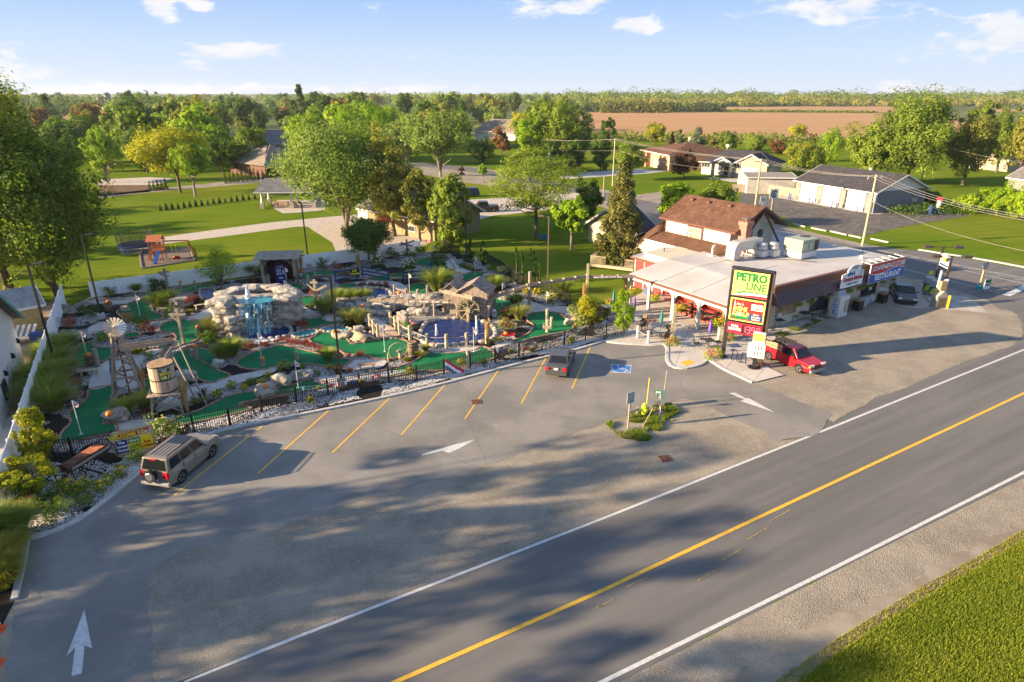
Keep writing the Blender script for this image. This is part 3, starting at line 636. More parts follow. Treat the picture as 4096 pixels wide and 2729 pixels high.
def shrub_mesh(key,n,h,r,m,leaf=.07,seed=5,K=14,m2=None,n2=0,leaf2=.06):
 if key in _TM:return _TM[key]
 g=np.random.default_rng(seed);P_,N_,c=crown_pts(g,n,h,r,0.03,'round',K,r*.42)
 P_[:,2]=np.maximum(P_[:,2],.02);V,F=quads(P_,leaf,N_,g);me=np_mesh('foliage',V,F,m)
 me2=None
 if m2:
  P2,N2,_=crown_pts(g,n2,h*1.06,r*1.05,0.06,'round',max(6,n2//9),r*.12);V2,F2=quads(P2,leaf2,N2,g,.9);me2=np_mesh('blossom',V2,F2,m2)
 _TM[key]=(me,me2);return _TM[key]
G1=lambda:[blades_mesh(('g',k),950,1.0,.62,LM['grass'],.022,.55,30+k)for k in range(3)]
def plume_grass(px,size=1.0,label='',mk='grass',name='ornamental_grass',cat='ornamental grass',group='ornamental grasses in the mini golf garden',wide=1.0):
 k=RND.randrange(3);me=blades_mesh((mk,k),1050,1.0,.62,LM[mk],.022,.55,30+k);p=W(px)
 e=link(name,me,loc=(p.x,p.y,0),rz=RND.uniform(0,6));size*=.8;e.scale=(size*wide,size*wide,size);return tag(e,label,cat,group)
SH={}
def shrub(kind,px,size=1.,label='',name='shrub',cat='shrub',group=None,z=0.,sz=1.):
 spec=dict(green=('mid',None),dark=('dark',None),yellow=('yellow',None),red=('redl',None),pink=('pinkl',None),bright=('bright',None),rose=('mid','redf'),petun=('bright','pinkf'),hyd=('mid','creamf'),whiterose=('dark','whitef'),mix=('mid','yelf'),basket=('bright','yelf'),sage=('blue',None),ybud=('olive','yelf'))[kind]
 k=RND.randrange(2);ms=shrub_mesh((kind,k),700,1.0,.6,LM[spec[0]],.09,50+k,16,LM[spec[1]]if spec[1]else None,260 if spec[1]else 0,.075)
 p=W(px)if len(px)==2 else Vector(px);loc=(p.x,p.y,z)
 if ms[1]is None:e=link(name,ms[0],loc=loc,rz=RND.uniform(0,6))
 else:
  e=empty(name,None,None,loc,RND.uniform(0,6));link('foliage',ms[0],e);link('blossom',ms[1],e)
 size*=.84;e.scale=(size,size,size*sz*.85);return tag(e,label,cat,group)
def pumpkin(px,size=.3,z=0.,label='',at=None):
 if 'pk' not in _TM:
  b=MB();n=20;vs=[];fs=[]
  for j,(r,zz)in enumerate([(.12,-.36),(.38,-.34),(.5,-.12),(.5,.1),(.36,.3),(.1,.32)]):
   for i in range(n):q=r*(1-.09*(i%2));vs.append((q*math.cos(2*PI*i/n),q*math.sin(2*PI*i/n),zz+.36))
  for j in range(5):
   for i in range(n):fs.append((j*n+i,j*n+(i+1)%n,(j+1)*n+(i+1)%n,(j+1)*n+i))
  fs.append(tuple(range(5*n,6*n)));b.raw(vs,fs);s_=MB();s_.tube((0,0,.64),(.06,.02,.86),.07,.04,6)
  _TM['pk']=(b.mesh('flesh',mat('pumpkin_orange',(.72,.20,.02),.5,.15,6),True),s_.mesh('stem',mat('pumpkin_stem',(.16,.13,.05))))
 p=at if at is not None else W(px,z)
 e=empty('pumpkin',label,'pumpkin',tuple(p),RND.uniform(0,6),'orange pumpkins set out as decoration');e.scale=(size,size,size)
 link('flesh',_TM['pk'][0],e);link('stem',_TM['pk'][1],e);return e
# mini golf
WOOD=mat('weathered_wood',(.30,.24,.185),.85,.3,3,bump=.3,bscale=20,stretch=(1,1,4))
WOODL=mat('pale_round_wood',(.42,.36,.23),.85,.22,3,bump=.2)
WOODB=mat('bench_wood',(.36,.21,.10),.75,.2,5)
BLACKM=mat('black_metal',(.016,.015,.014),.45,.1,4,spec=.5)
BROWNM=mat('bronze_metal',(.05,.036,.026),.5,.1,4,spec=.5)
VINYL=mat('white_vinyl',(.88,.88,.87),.5,.02,2)
BRICKS=[mat('edging_brick_a',(.30,.145,.105),.85,.2,6),mat('edging_brick_b',(.38,.22,.165),.85,.2,6)]
def m_rock(name,c1,c2):
 def f(t,pos):
  a=t.noise(pos,1.4,6,.65,dist=.4);b_=t.noise(pos,7,5,.75)
  col=t.mix(t.smooth(a,.35,.65),c4(*c1),c4(*c2));dk=t.math('MULTIPLY',t.smooth(b_,.55,.75),.6)
  return t.mix(dk,col,c4(c1[0]*.45,c1[1]*.42,c1[2]*.4)),t.math('ADD',a,t.math('MULTIPLY',b_,.4))
 return ground_mat(name,f,bump=.9,bdist=.08,rough=.9)
ROCK=m_rock('limestone',(.23,.205,.175),(.46,.42,.36));TANROCK=m_rock('tan_rim_stone',(.33,.28,.21),(.52,.46,.36));DARKROCK=m_rock('dark_stone',(.22,.20,.17),(.42,.38,.32))  # DARKROCK: mottled stone in a slightly darker tone than ROCK
def m_water(name,c1,c2,foam=None,rough=.12):
 m=bpy.data.materials.new(name);m.use_nodes=True;t=NT(m.node_tree);out=t.n('ShaderNodeOutputMaterial');pos=t.n('ShaderNodeNewGeometry').outputs['Position']
 n=t.noise(pos,2.6,5,.7,dist=.8);fine=t.noise(pos,9,4,.7)
 col=t.mix(t.smooth(n,.4,.65),c4(*c1),c4(*c2))
 col=t.mix(t.math('MULTIPLY',t.smooth(fine,.62,.72),.35),col,c4(.16,.26,.42))
 p=principled(t,col,rough,0,.25);b_=t.n('ShaderNodeBump');b_.inputs['Strength'].default_value=.6;b_.inputs['Distance'].default_value=.08
 t.l(t.noise(pos,5,4,.6,dist=.5),b_.inputs['Height']);t.l(b_.outputs[0],p.inputs['Normal']);t.l(p.outputs[0],out.inputs[0]);_M[name]=m;return m
NAVY=m_water('dyed_pond_water',(.001,.012,.085),(.004,.045,.20));TEAL=m_water('teal_water',(.008,.15,.20),(.03,.30,.36));FOAM=mat('water_foam',(.62,.72,.80),.5,.2,8)
bed,_=sheet('garden_bed',[(102,1848),(60,1960),(20,2058),(70,2165),(118,2155),(250,2108),(420,2005),(570,1886),(830,1738),(1000,1696),(1350,1629),(1700,1553),(2100,1448),(2290,1402),(2416,1364),(2440,1335),(2400,1300),(2360,1225),(2290,1215),(2180,1175),(2110,1135),(2050,1120),(1960,1060),(1850,1020),(1774,1000),(1680,1010),(1270,1065),(950,1118),(365,1188),(250,1240),(246,1250),(215,1400),(160,1620)],Zl[3],BED,'river stones and black mulch between the golf holes')
sheet('garden_bed',[(-260,2400),(-40,2150),(20,2062),(70,2160),(116,2165),(60,2402),(0,2520)],Zl[3],MULCH,'dark mulch strip at the lower left kerb')
def green(pts,lab,brick=True,z=.05,near=True,skip=()):
 P3=[Vector((*W(p,z)[:2],z))for p in pts]
 o,out=sheet('putting_green',P3,z,TURF,lab,smooth=5,world=True)
 if brick:
  key='brickmesh'
  if key not in _TM:
   _TM[key]=[]
   for mm in BRICKS:
    b=MB();b.box((0,0,.055),(.205,.13,.12));_TM[key].append(b.mesh('brick',mm))
  out=[Vector((p[0],p[1],0))for p in out];L=[(out[(i+1)%len(out)]-out[i]).length for i in range(len(out))];tot=sum(L);n=int(tot/.225);i=0;acc_=0.;stuff=MB();cnt=0
  for k in range(n):
   s_=tot*k/n
   while acc_+L[i]<s_:acc_+=L[i];i+=1
   f=(s_-acc_)/max(L[i],1e-6);p=out[i].lerp(out[(i+1)%len(out)],f);d=out[(i+1)%len(out)]-out[i];fr=k/n
   if any(a<=fr<=c for a,c in skip):continue
   a=math.atan2(d.y,d.x)+RND.uniform(-.05,.05)
   if near:link('brick',_TM[key][RND.random()<.45],o,loc=(p.x,p.y,RND.uniform(-.012,.012)),rz=a)
   else:stuff.box((p.x,p.y,.055),(.205,.13,.12),a)
  if not near:tag(stuff.build('brick_border',BRICKS[0],o),kind='stuff')
 return o
green([ZB(850,135),ZB(1080,105),ZB(1075,175),ZB(1043,210),ZB(1065,260),ZB(1140,300),ZB(1120,350),ZB(1000,400),ZB(980,460),ZB(1090,462),ZB(1105,515),ZB(1060,548),ZB(860,592),ZB(620,645),ZB(565,590),ZB(600,525),ZB(665,450),ZB(650,380),ZB(690,315),ZB(770,270),ZB(822,210)],'long green nearest the wagon, beside the tall grasses')
green([ZB(1640,420),ZB(1700,475),ZB(1800,455),ZB(2354,328),ZC(620,1562),ZC(1130,1470),ZC(1420,1405),ZC(1420,1380),ZC(1300,1337),ZC(1130,1380),ZC(1000,1412),ZC(880,1440),ZC(760,1447),ZC(520,1487),ZC(340,1568),ZB(2100,220),ZB(1960,290),ZB(1890,328),ZB(1760,370)],'narrow front green along the black iron fence')
green([ZC(620,1140),ZC(720,1090),ZC(870,1048),ZC(1000,1015),ZC(1100,1030),ZC(1300,1080),ZC(1430,1112),ZC(1510,1135),ZC(1665,1160),ZC(1630,1195),ZC(1580,1225),ZC(1400,1213),ZC(1250,1198),ZC(1080,1200),ZC(950,1218),ZC(840,1245),ZC(700,1245),ZC(600,1215),ZC(578,1175)],'kidney shaped green in front of the waterfall pond')
g4=green([ZC(-30,1110),ZC(50,1075),ZC(130,1055),ZC(260,1050),ZC(370,1085),ZC(412,1140),ZC(400,1190),ZC(350,1215),ZC(400,1248),ZC(520,1300),ZC(430,1340),ZC(330,1370),ZC(130,1295),ZC(20,1220),ZC(-30,1180)],'hooked green between the water tower and the kidney green')
for k in range(44):
 a,c=W(ZC(142,1112)),W(ZC(395,1250));p=a.lerp(c,k/43);link('brick',_TM['brickmesh'][k%2],g4,loc=(p.x,p.y,0),rz=math.atan2((c-a).y,(c-a).x))
green([ZA(690,1105),ZA(715,1050),ZA(760,1005),ZA(860,980),ZA(912,942),ZA(870,905),ZA(935,890),ZA(1060,920),ZA(1000,960),ZA(900,985),ZA(890,1030),ZA(1060,1045),ZA(1070,1110),ZA(960,1172),ZA(840,1212),ZA(740,1200)],'left green with a flag beside the barrel')
green([ZA(1160,940),ZA(1200,905),ZA(1290,898),ZA(1330,925),ZA(1240,945)],'small green lobe behind the trough of the water tower')
green([ZA(1220,620),ZA(1340,580),ZA(1420,575),ZA(1385,615),ZA(1425,645),ZA(1445,700),ZA(1530,735),ZA(1512,775),ZA(1400,785),ZA(1290,812),ZA(1200,790),ZA(1100,705),ZA(1170,660)],'upper left green with a flag near the benches')
green([ZA(1500,850),ZA(1560,800),ZA(1700,772),ZA(1850,775),ZA(1895,812),ZA(1870,870),ZA(1885,930),ZA(1800,990),ZA(1700,1012),ZA(1600,1060),ZA(1480,1050),ZA(1560,1000),ZA(1655,965),ZA(1630,905),ZA(1530,895)],'green behind the tall timber post, left of the waterfall')
green([ZA(1640,490),ZA(1740,460),ZA(1960,445),ZA(1995,470),ZA(1900,490),ZA(1720,527),ZA(1650,520)],'back green by the white fence, left of the vending shed')
green([ZA(1290,1430),ZA(1350,1342),ZA(1460,1330),ZA(1485,1440),ZA(1440,1480),ZA(1300,1472)],'small green hidden behind the water tower legs')
green([ZC(1215,765),ZC(1390,747),ZC(1425,788),ZC(1530,800),ZC(1545,815),ZC(1400,830),ZC(1345,855),ZC(1390,900),ZC(1470,895),ZC(1500,935),ZC(1620,960),ZC(1660,1000),ZC(1760,990),ZC(1900,962),ZC(2100,955),ZC(2200,990),ZC(2200,1060),ZC(2130,1120),ZC(2000,1147),ZC(1880,1142),ZC(1800,1112),ZC(1700,1107),ZC(1600,1095),ZC(1540,1060),ZC(1430,1035),ZC(1300,990),ZC(1265,955),ZC(1330,920),ZC(1305,850),ZC(1220,872),ZC(1245,820)],'large sunlit green beside the log tunnel and bridge')
N=False
green([ZC(1140,600),ZC(1180,570),ZC(1290,555),ZC(1345,572),ZC(1350,620),ZC(1250,642),ZC(1150,655)],'green just right of the waterfall boulders',near=N)
green([ZC(935,475),ZC(1060,440),ZC(1180,438),ZC(1212,470),ZC(1160,505),ZC(1010,512)],'green in front of the drinks machine shed',near=N)
green([ZC(1160,365),ZC(1250,330),ZC(1400,315),ZC(1530,320),ZC(1545,342),ZC(1400,367),ZC(1300,390),ZC(1200,390)],'green under the back fence, right of the drinks machine',near=N)
green([ZC(1530,470),ZC(1620,430),ZC(1705,440),ZC(1700,470),ZC(1600,482)],'small green left of the blue rail fence',near=N)
green([ZC(1800,395),ZC(1950,360),ZC(2130,340),ZC(2145,372),ZC(2030,382),ZC(2020,410),ZC(1900,407)],'green behind the blue rail fence',near=N)
green([ZF(150,230),ZF(200,202),ZF(300,190),ZF(440,188),ZF(462,215),ZF(515,292),ZF(470,310),ZF(350,282),ZF(180,265)],'far green near the black gate',near=N)
green([ZF(80,470),ZF(120,442),ZF(230,430),ZF(250,480),ZF(282,545),ZF(200,575),ZF(90,572)],'green with a flag beside the rope posts',near=N)
green([ZF(590,350),ZF(650,332),ZF(760,325),ZF(840,340),ZF(900,370),ZF(1005,380),ZF(1020,410),ZF(900,402),ZF(760,385),ZF(600,412)],'green behind the mill roof',near=N)
green([ZF(870,560),ZF(960,570),ZF(1050,600),ZF(1040,680),ZF(900,692),ZF(868,650)],'green hugging the right wall of the mill',near=N)
green([ZF(1200,740),ZF(1250,712),ZF(1380,700),ZF(1500,720),ZF(1570,770),ZF(1625,830),ZF(1610,872),ZF(1500,902),ZF(1300,937),ZF(1115,986),ZF(1050,978),ZF(1180,920),ZF(1242,870),ZF(1252,820),ZF(1200,785)],'right-hand green with the mailbox posts')
green([ZF(-250,1290),ZF(-100,1240),ZF(0,1213),ZF(120,1170),ZF(300,1082),ZF(500,1087),ZF(690,1065),ZF(760,1030),ZF(835,1045),ZF(885,1090),ZF(880,1140),ZF(660,1200),ZF(400,1252),ZF(200,1258),ZF(0,1300),ZF(-160,1320)],'front right green below the rope fence')
green([ZF(310,180),ZF(380,160),ZF(440,172),ZF(450,200),ZF(350,205)],'farthest green below the maple leaf flag',near=N)
def path(pts,lab):return sheet('path',pts,.06,CONC,lab,smooth=4)
path([ZA(1440,530),ZA(1350,555),ZA(1200,588),ZA(900,600),ZA(850,618),ZA(1000,625),ZA(1200,622),ZA(1290,582),ZA(1450,548)],'thin concrete path at the back left')
path([ZA(828,855),ZA(900,815),ZA(1010,793),ZA(1022,830),ZA(960,880),ZA(850,912)],'short concrete path under the second lamp post')
path([ZA(850,1432),ZA(855,1320),ZA(900,1240),ZA(990,1170),ZA(1120,1118),ZA(1300,1095),ZA(1450,1045),ZA(1515,1075),ZA(1400,1130),ZA(1320,1200),ZA(1340,1280),ZA(1300,1400),ZA(1200,1430),ZA(1075,1395)],'curving concrete path around the windmill')
path([ZC(-180,1590),ZC(-20,1475),ZC(130,1420),ZC(330,1372),ZC(520,1306),ZC(720,1268),ZC(880,1235),ZC(965,1215),ZC(950,1260),ZC(850,1292),ZC(700,1340),ZC(500,1400),ZC(350,1460),ZC(170,1530),ZC(0,1600),ZC(-150,1640)],'long concrete path through the middle of the course')
path([ZB(1090,462),ZB(1200,432),ZB(1450,410),ZB(1650,412),ZB(1740,482),ZB(1640,512),ZB(1480,525),ZB(1300,535),ZB(1108,525)],'concrete path end behind the welcome sign')
path([ZC(1300,1336),ZC(1500,1300),ZC(1800,1275),ZC(2230,1242),ZC(2000,1302),ZC(1720,1342),ZC(1430,1385)],'concrete path beside the bunting fence')
path([ZC(1665,1160),ZC(1850,1150),ZC(1990,1160),ZC(1940,1222),ZC(1800,1240),ZC(1600,1242),ZC(1580,1226)],'sunlit concrete path at the wooden bench')
path([ZC(1150,663),ZC(1210,650),ZC(1380,733),ZC(1390,746),ZC(1215,764),ZC(1170,700)],'path right of the waterfall')
path([ZC(1390,745),ZC(1550,730),ZC(1850,745),ZC(2000,820),ZC(2040,852),ZC(1930,860),ZC(1780,790),ZC(1530,792),ZC(1425,790)],'path curving down to the bridge')
path([ZA(1745,772),ZA(1900,700),ZA(2040,640),ZA(2055,690),ZA(1950,760),ZA(1850,778)],'path left of the waterfall')
path([ZC(1640,430),ZC(1780,410),ZC(1900,402),ZC(2100,420),ZC(2180,470),ZC(2190,502),ZC(2100,502),ZC(2000,450),ZC(1800,440)],'path in front of the blue rail fence')
path([ZF(960,520),ZF(1050,510),ZF(1120,560),ZF(1300,620),ZF(1400,650),ZF(1600,650),ZF(1700,690),ZF(1640,752),ZF(1570,722),ZF(1400,692),ZF(1270,700),ZF(1180,665),ZF(1050,600),ZF(870,562)],'path winding behind the right-hand green')
path([ZF(310,1085),ZF(345,1050),ZF(600,1030),ZF(760,1018),ZF(720,1070),ZF(500,1087)],'concrete landing under the rope fence')
path([ZF(820,1062),ZF(860,1030),ZF(950,1000),ZF(1060,980),ZF(1112,985),ZF(1000,1012),ZF(900,1060)],'path piece behind the bunting')
path([ZF(430,225),ZF(500,205),ZF(540,262),ZF(640,305),ZF(655,330),ZF(590,345),ZF(500,300),ZF(450,280)],'far path behind the mill')
path([ZC(1100,340),ZC(1200,335),ZC(1180,365),ZC(1110,370)],'path slab at the drinks machine shed')
def white_fence(p0,p1,h,lab,pitch=.155):
 p0,p1=W(p0),W(p1);d=p1-p0;L=d.length;a=math.atan2(d.y,d.x);e=empty('picket_fence',lab,'fence',tuple(p0),a);n=round(L/2.44)
 pm=MB();pm.box((0,0,h/2-.02),(.135,.022,h-.16));pm=pm.mesh('picket',VINYL)
 po=MB();po.box((0,0,h/2),(.13,.13,h));po.lathe([(.10,h),(.10,h+.02),(.01,h+.08)],n=4);po=po.mesh('post',VINYL)
 ra=MB();S=L/n;ra.box((S/2,0,h-.05),(S,.05,.09));ra.box((S/2,0,.1),(S,.05,.14));ra=ra.mesh('rail',VINYL)
 m=int(L/pitch);rest=MB()
 for i in range(n+1):link('post',po,e,loc=(i*S,0,0))
 for i in range(n):link('rail',ra,e,loc=(i*S,0,0))
 near=sorted(range(m),key=lambda k:(p0+d*k/m).length)[:300];ns=set(near)
 for k in range(m):
  if k in ns:link('picket',pm,e,loc=((k+.5)*L/m,0,0))
  else:rest.box(((k+.5)*L/m,0,h/2-.02),(.12,.022,h-.16))
 if rest.v:tag(rest.build('picket_run',VINYL,e),kind='stuff')
white_fence((369,1190),(1680,1010),1.6,'long white vinyl picket fence along the back of the mini golf')
b0=MB()
def solid_fence(p0,p1,h,lab):
 p0,p1=(W(p)if len(p)==2 else Vector(p)for p in(p0,p1));d=p1-p0;L=d.length;a=math.atan2(d.y,d.x);e=empty('vinyl_fence',lab,'fence',tuple(p0),a);n=round(L/2.44);S=L/n
 po=MB();po.box((0,0,h/2),(.13,.13,h));po.lathe([(.10,h),(.10,h+.02),(.01,h+.08)],n=4);po=po.mesh('post',VINYL)
 ra=MB();ra.box((S/2,0,h-.06),(S,.05,.12));ra.box((S/2,0,.1),(S,.05,.12));ra=ra.mesh('rail',VINYL)
 pm=MB();pm.box((0,0,h/2),(.15,.03,h-.3));pm=pm.mesh('board',VINYL)
 for i in range(n+1):link('post',po,e,loc=(i*S,0,0))
 for i in range(n):
  link('rail',ra,e,loc=(i*S,0,0));m=int(S/.158)
  for k in range(m):link('board',pm,e,loc=(i*S+(k+.5)*S/m,0,0))
solid_fence((262,1215),(14,2075),1.95,'solid white vinyl fence down the left side of the mini golf')
def iron_fence(pts,h,lab,pitch=.125,post_every=2.4,m=BLACKM,name='iron_fence'):
 q=[W(p)for p in pts];e=empty(name,lab,'fence',tuple(q[0]));o=q[0]
 pk=MB();pk.box((0,0,h/2),(.034,.034,h-.08));pk=pk.mesh('picket',m);po=MB();po.box((0,0,h/2+.03),(.07,.07,h+.06));po.box((0,0,h+.07),(.09,.09,.03));po=po.mesh('post',m)
 allp=[]
 for a,c in zip(q,q[1:]):
  d=c-a;L=d.length;an=math.atan2(d.y,d.x);n=max(1,round(L/post_every));S=L/n
  for i in range(n+1):
   p=a+d*i/n-o;link('post',po,e,loc=tuple(p),rz=an)
  for i in range(n):
   r=MB();s_,t_=a+d*i/n-o,a+d*(i+1)/n-o
   for zz in(h-.06,h-.24,.12):r.bar(s_+Vector((0,0,zz)),t_+Vector((0,0,zz)),.03,.035)
   r.build('rails',m,e)
  k=int(L/pitch);allp+=[(a+d*(i+.5)/k-o,an)for i in range(k)]
 allp.sort(key=lambda t:(t[0]+o).length);rest=MB()
 for i,(p,an)in enumerate(allp):
  if i<300:link('picket',pk,e,loc=tuple(p),rz=an)
  else:rest.box((p.x,p.y,h/2),(.034,.034,h-.08),an)
 if rest.v:tag(rest.build('picket_run',m,e),kind='stuff')
 return e
iron_fence([ZB(240,830),ZB(690,765),ZB(1090,700),ZB(1460,640),ZB(1830,545),ZB(2170,480),ZC(820,1650),ZC(1145,1555),ZC(1445,1490),ZC(1740,1425),ZC(2015,1360),ZF(160,1355),ZF(415,1290),ZF(660,1225),ZF(895,1175),ZF(1120,1128),ZF(1335,1065),ZF(1545,1020),ZF(1745,972),ZF(1940,930),ZF(2110,895)],1.22,'long black iron fence between the mini golf and the parking lot')
iron_fence([ZF(1780,700),ZF(1860,740),ZF(1950,790),ZF(2040,830),ZF(2110,895)],1.22,'short black iron fence climbing beside the patio')
iron_fence([ZF(1310,520),ZF(1420,560),ZF(1600,650),ZF(1720,640)],1.22,'black iron fence between the bench and the lawn')
iron_fence([ZF(820,240),ZF(950,310),ZF(1060,400),ZF(1180,450),ZF(1310,520)],1.2,'far black iron fence beside the clipped cedars')
iron_fence([ZF(410,120),ZF(480,155),ZF(560,190)],1.5,'black gate panel at the end of the white fence',name='iron_gate')
def lamp(px,h,lab,m=BLACKM,double=False,base=True,head=R(5),arm=.5):
 g=W(px);e=empty('lamp_post',lab,'lamp post',tuple(g),head,'tall lamp posts');b=MB();b.box((0,0,h/2+.2),(.13,.13,h-.4));b.build('pole',m,e)
 if base:b=MB();b.lathe([(.33,-.05),(.33,.45),(.30,.5)],n=16);b.build('footing',CONC,e,smooth=False)
 b=MB();b.bar((0,0,h-.05),(arm,0,h-.02),.07,.07);b.build('arm',m,e)
 b=MB();b.box((arm+.28,0,h),(.62,.34,.10));b.box((arm+.28,0,h+.07),(.5,.26,.05));b.build('lamp_head',m,e,bevel=.02)
 return e
lamp((225,1468),8.1,'black lamp post in the tall grasses, leftmost of all',base=False);lamp((407,1275),7.9,'black lamp post on a round concrete footing near the big tree')
lamp((1367,1540),8.1,'black lamp post rising behind the bunting in the centre',head=R(185));lamp((1236,1070),7.6,'black lamp post at the back fence near the drinks machine',head=R(120))
lamp((1866,1030),7.8,'black lamp post near the black gate and tall junipers',head=R(165));lamp((2189,1165),7.9,'brown square lamp post at the mill flume',m=mat('lamp_brown',(.16,.11,.08),.6,.1,3),base=False,head=R(175))
_num=mat('flag_red',(.45,.02,.03),.6,.05)
FLAGW=mat('flag_white',(.78,.76,.74),.8,.05,4);POLEW=mat('white_pole',(.75,.75,.74),.5,.03)
def golf_flag(base,topy,lab,n='',pitch=0):
 g=W(base,.05);h=max(1.2,min(2.6,HT(base,topy)));e=empty('golf_flag',lab,'golf flag',tuple(g),RND.uniform(-.5,.3),'white golf flags standing in the holes')
 b=MB();b.tube((0,0,0),(0,0,h),.022,.018,6);b.build('pole',POLEW,e);b=MB();b.lathe([(.10,0),(.10,.02)],n=10);b.build('cup',mat('cup_white',(.6,.6,.6)),e)
 b=MB();b.face([(.02,0,h),(.20,.06,h-.16),(.30,.02,h-.30),(.28,-.03,h-.46),(.02,0,h-.46)]);f=b.build('flag',FLAGW,e)
 text(n or str(RND.randrange(1,10)),_num,e,(.14,-.03,h-.31),(PI/2,0,.15),.26,bold=.006)
for a in[(ZB(765,555),ZB(0,240)[1],'golf flag on the long green nearest the wagon','18'),(ZA(1318,728),ZA(0,545)[1],'golf flag on the upper left green','2'),(ZA(818,1105),ZA(0,885)[1],'golf flag behind the barrel with a pumpkin','5'),(ZA(1655,700),ZA(0,612)[1],'golf flag just above the tall timber post','4'),(ZC(815,1150),ZC(0,898)[1],'golf flag on the kidney shaped green','7'),(ZC(1160,1412),ZC(0,1162)[1],'golf flag above the front green boulders','9'),(ZC(1975,1075),ZC(0,820)[1],'golf flag on the large sunlit green','8'),(ZC(1062,500),ZC(0,285)[1],'golf flag in front of the drinks machine','3'),(ZC(1035,505),ZC(0,418)[1],'small golf flag above the waterfall boulders','3'),(ZC(1315,335),ZC(0,190)[1],'golf flag in front of the back white fence','11'),(ZF(92,525),ZF(0,340)[1],'golf flag beside the rope posts','12'),(ZF(108,280),ZF(0,180)[1],'golf flag behind the blue rail fence','13'),(ZF(305,180),ZF(0,80)[1],'farthest golf flag near the maple leaf flag','14'),(ZF(708,345),ZF(0,180)[1],'golf flag behind the mill roofs','15'),(ZF(965,645),ZF(0,430)[1],'golf flag beside the grey mill boulder','16'),(ZF(695,1075),ZF(0,845)[1],'golf flag in front of the wheel pond','17'),(ZF(1375,720),ZF(0,505)[1],'golf flag behind the mailbox posts','10')]:golf_flag(*a)
def boulder(px,wpx,hpx,lab,m=ROCK,z=0.,rz=None,name='boulder',group='limestone boulders in the garden',seed=None):
 s=MPP(px);g=W(px);wd,h=wpx*s,hpx*s;b=MB();sd_=seed or int(px[0]*3+px[1]);b.rock((0,0,h*.40),(wd,wd*.62,h*1.05),sd_,3,.22)
 return tag(b.build(name,m,loc=(g.x,g.y+wd*.2,z),rz=RND.uniform(-.3,.3)if rz is None else rz,smooth=False),lab,'boulder',group)
for x,y,wd,hp,lab in[(1085,465,110,60,'L')]:pass
boulder(ZB(1085,455),105,62,'pale boulder with a pumpkin behind the welcome sign');boulder(ZC(850,1515),92,62,'boulder nearest the iron fence with a pumpkin on it');boulder(ZC(985,1415),95,52,'boulder left of the centre lamp post');boulder(ZC(1190,1350),90,44,'flat boulder at the front green edge')
boulder(ZC(408,1235),56,40,'white boulder at the tip of the hooked green');boulder(ZA(1740,1370),90,50,'boulder behind the water tower legs');boulder(ZA(1175,695),40,24,'flat stone beside the stump barrel');boulder(ZA(615,705),34,38,'brown boulder at the left fence corner',DARKROCK)
boulder(ZA(1700,665),100,46,'large grey boulder behind the pink hydrangea',DARKROCK);boulder(ZC(1560,960),86,36,'pale boulder beside the log tunnel',TANROCK);boulder(ZC(1725,890),46,26,'boulder behind the log tunnel');boulder(ZF(975,595),40,36,'upright boulder with a small pumpkin beside the path')
boulder(ZF(840,390),62,22,'flat boulder carrying a crate and pumpkin behind the mill');boulder(ZF(1600,830),50,30,'boulder at the foot of the yellow vine',TANROCK);boulder(ZC(2130,565),34,20,'stone plinth holding a pumpkin');boulder(ZF(330,560),56,20,'boulder behind the rope posts')
boulder(ZF(545,400),46,24,'boulder with a dark shrub at the far path');boulder(ZC(2140,820),62,56,'big rounded boulder above the flamingo',DARKROCK)
rw=empty('retaining_wall','grey boulder retaining wall below the flume, two courses high','stone wall',tuple(W(ZC(1500,700))))
o=Vector(rw.location)
for(x,y,wd,hp)in[(1545,690,48,34),(1640,695,44,30),(1760,705,74,36),(1880,700,60,34),(1930,705,60,36),(2010,712,60,36),(2060,690,50,30),(2150,680,60,34),(2230,682,56,36),(2300,680,56,38),(2354,680,50,38),(1870,740,60,20),(1960,750,60,22),(2240,735,60,28),(2330,745,60,30)]:
 g=W(ZC(x,y));s=MPP(ZC(x,y));b=MB();b.rock((0,0,hp*s*.48),(wd*s,wd*s*.7,hp*s*1.1),x,3,.14);b.build('stone',ROCK,rw,loc=tuple(g+Vector((0,.4,0))-o))
for(x,y,wd,hp)in[(1580,660,60,28),(1700,655,60,28),(1820,650,60,28),(1950,650,60,30),(2080,645,60,26),(2180,640,66,30),(2290,635,60,30),(2380,640,60,30)]:
 g=W(ZC(x,y));s=MPP(ZC(x,y));b=MB();b.rock((0,0,hp*s*.5),(wd*s,wd*s*.7,hp*s*1.1),x+5,3,.14);b.build('stone',ROCK,rw,loc=tuple(g+Vector((0,.5,.25))-o))
def pond(name,pts,m,lab,rim=True,rr=.26,z=.07,rm=TANROCK):
 P3=[Vector((*W(p)[:2],0))for p in pts];e=empty(name,lab,'pond',tuple(sum(P3,Vector())/len(P3)));e['kind']='thing';o=Vector(e.location);out=spline(P3,5)
 b=MB();a=sum(out[i].x*out[(i+1)%len(out)].y-out[(i+1)%len(out)].x*out[i].y for i in range(len(out)));oo=out if a>0 else out[::-1]
 b.face([(p.x-o.x,p.y-o.y,z)for p in oo]);b.build('water',m,e)
 if rim:
  acc_=9
  for i in range(len(out)):
   acc_+=(out[i]-out[i-1]).length
   if acc_>rr*1.55:
    acc_=0;d=out[(i+1)%len(out)]-out[i-1];b=MB();b.rock((0,0,.1),(rr*1.9,rr*1.35,rr*1.25),i*3+1,2,.12);b.build('rim_stone',rm,e,loc=(out[i].x-o.x,out[i].y-o.y,0),rz=math.atan2(d.y,d.x))
 return e
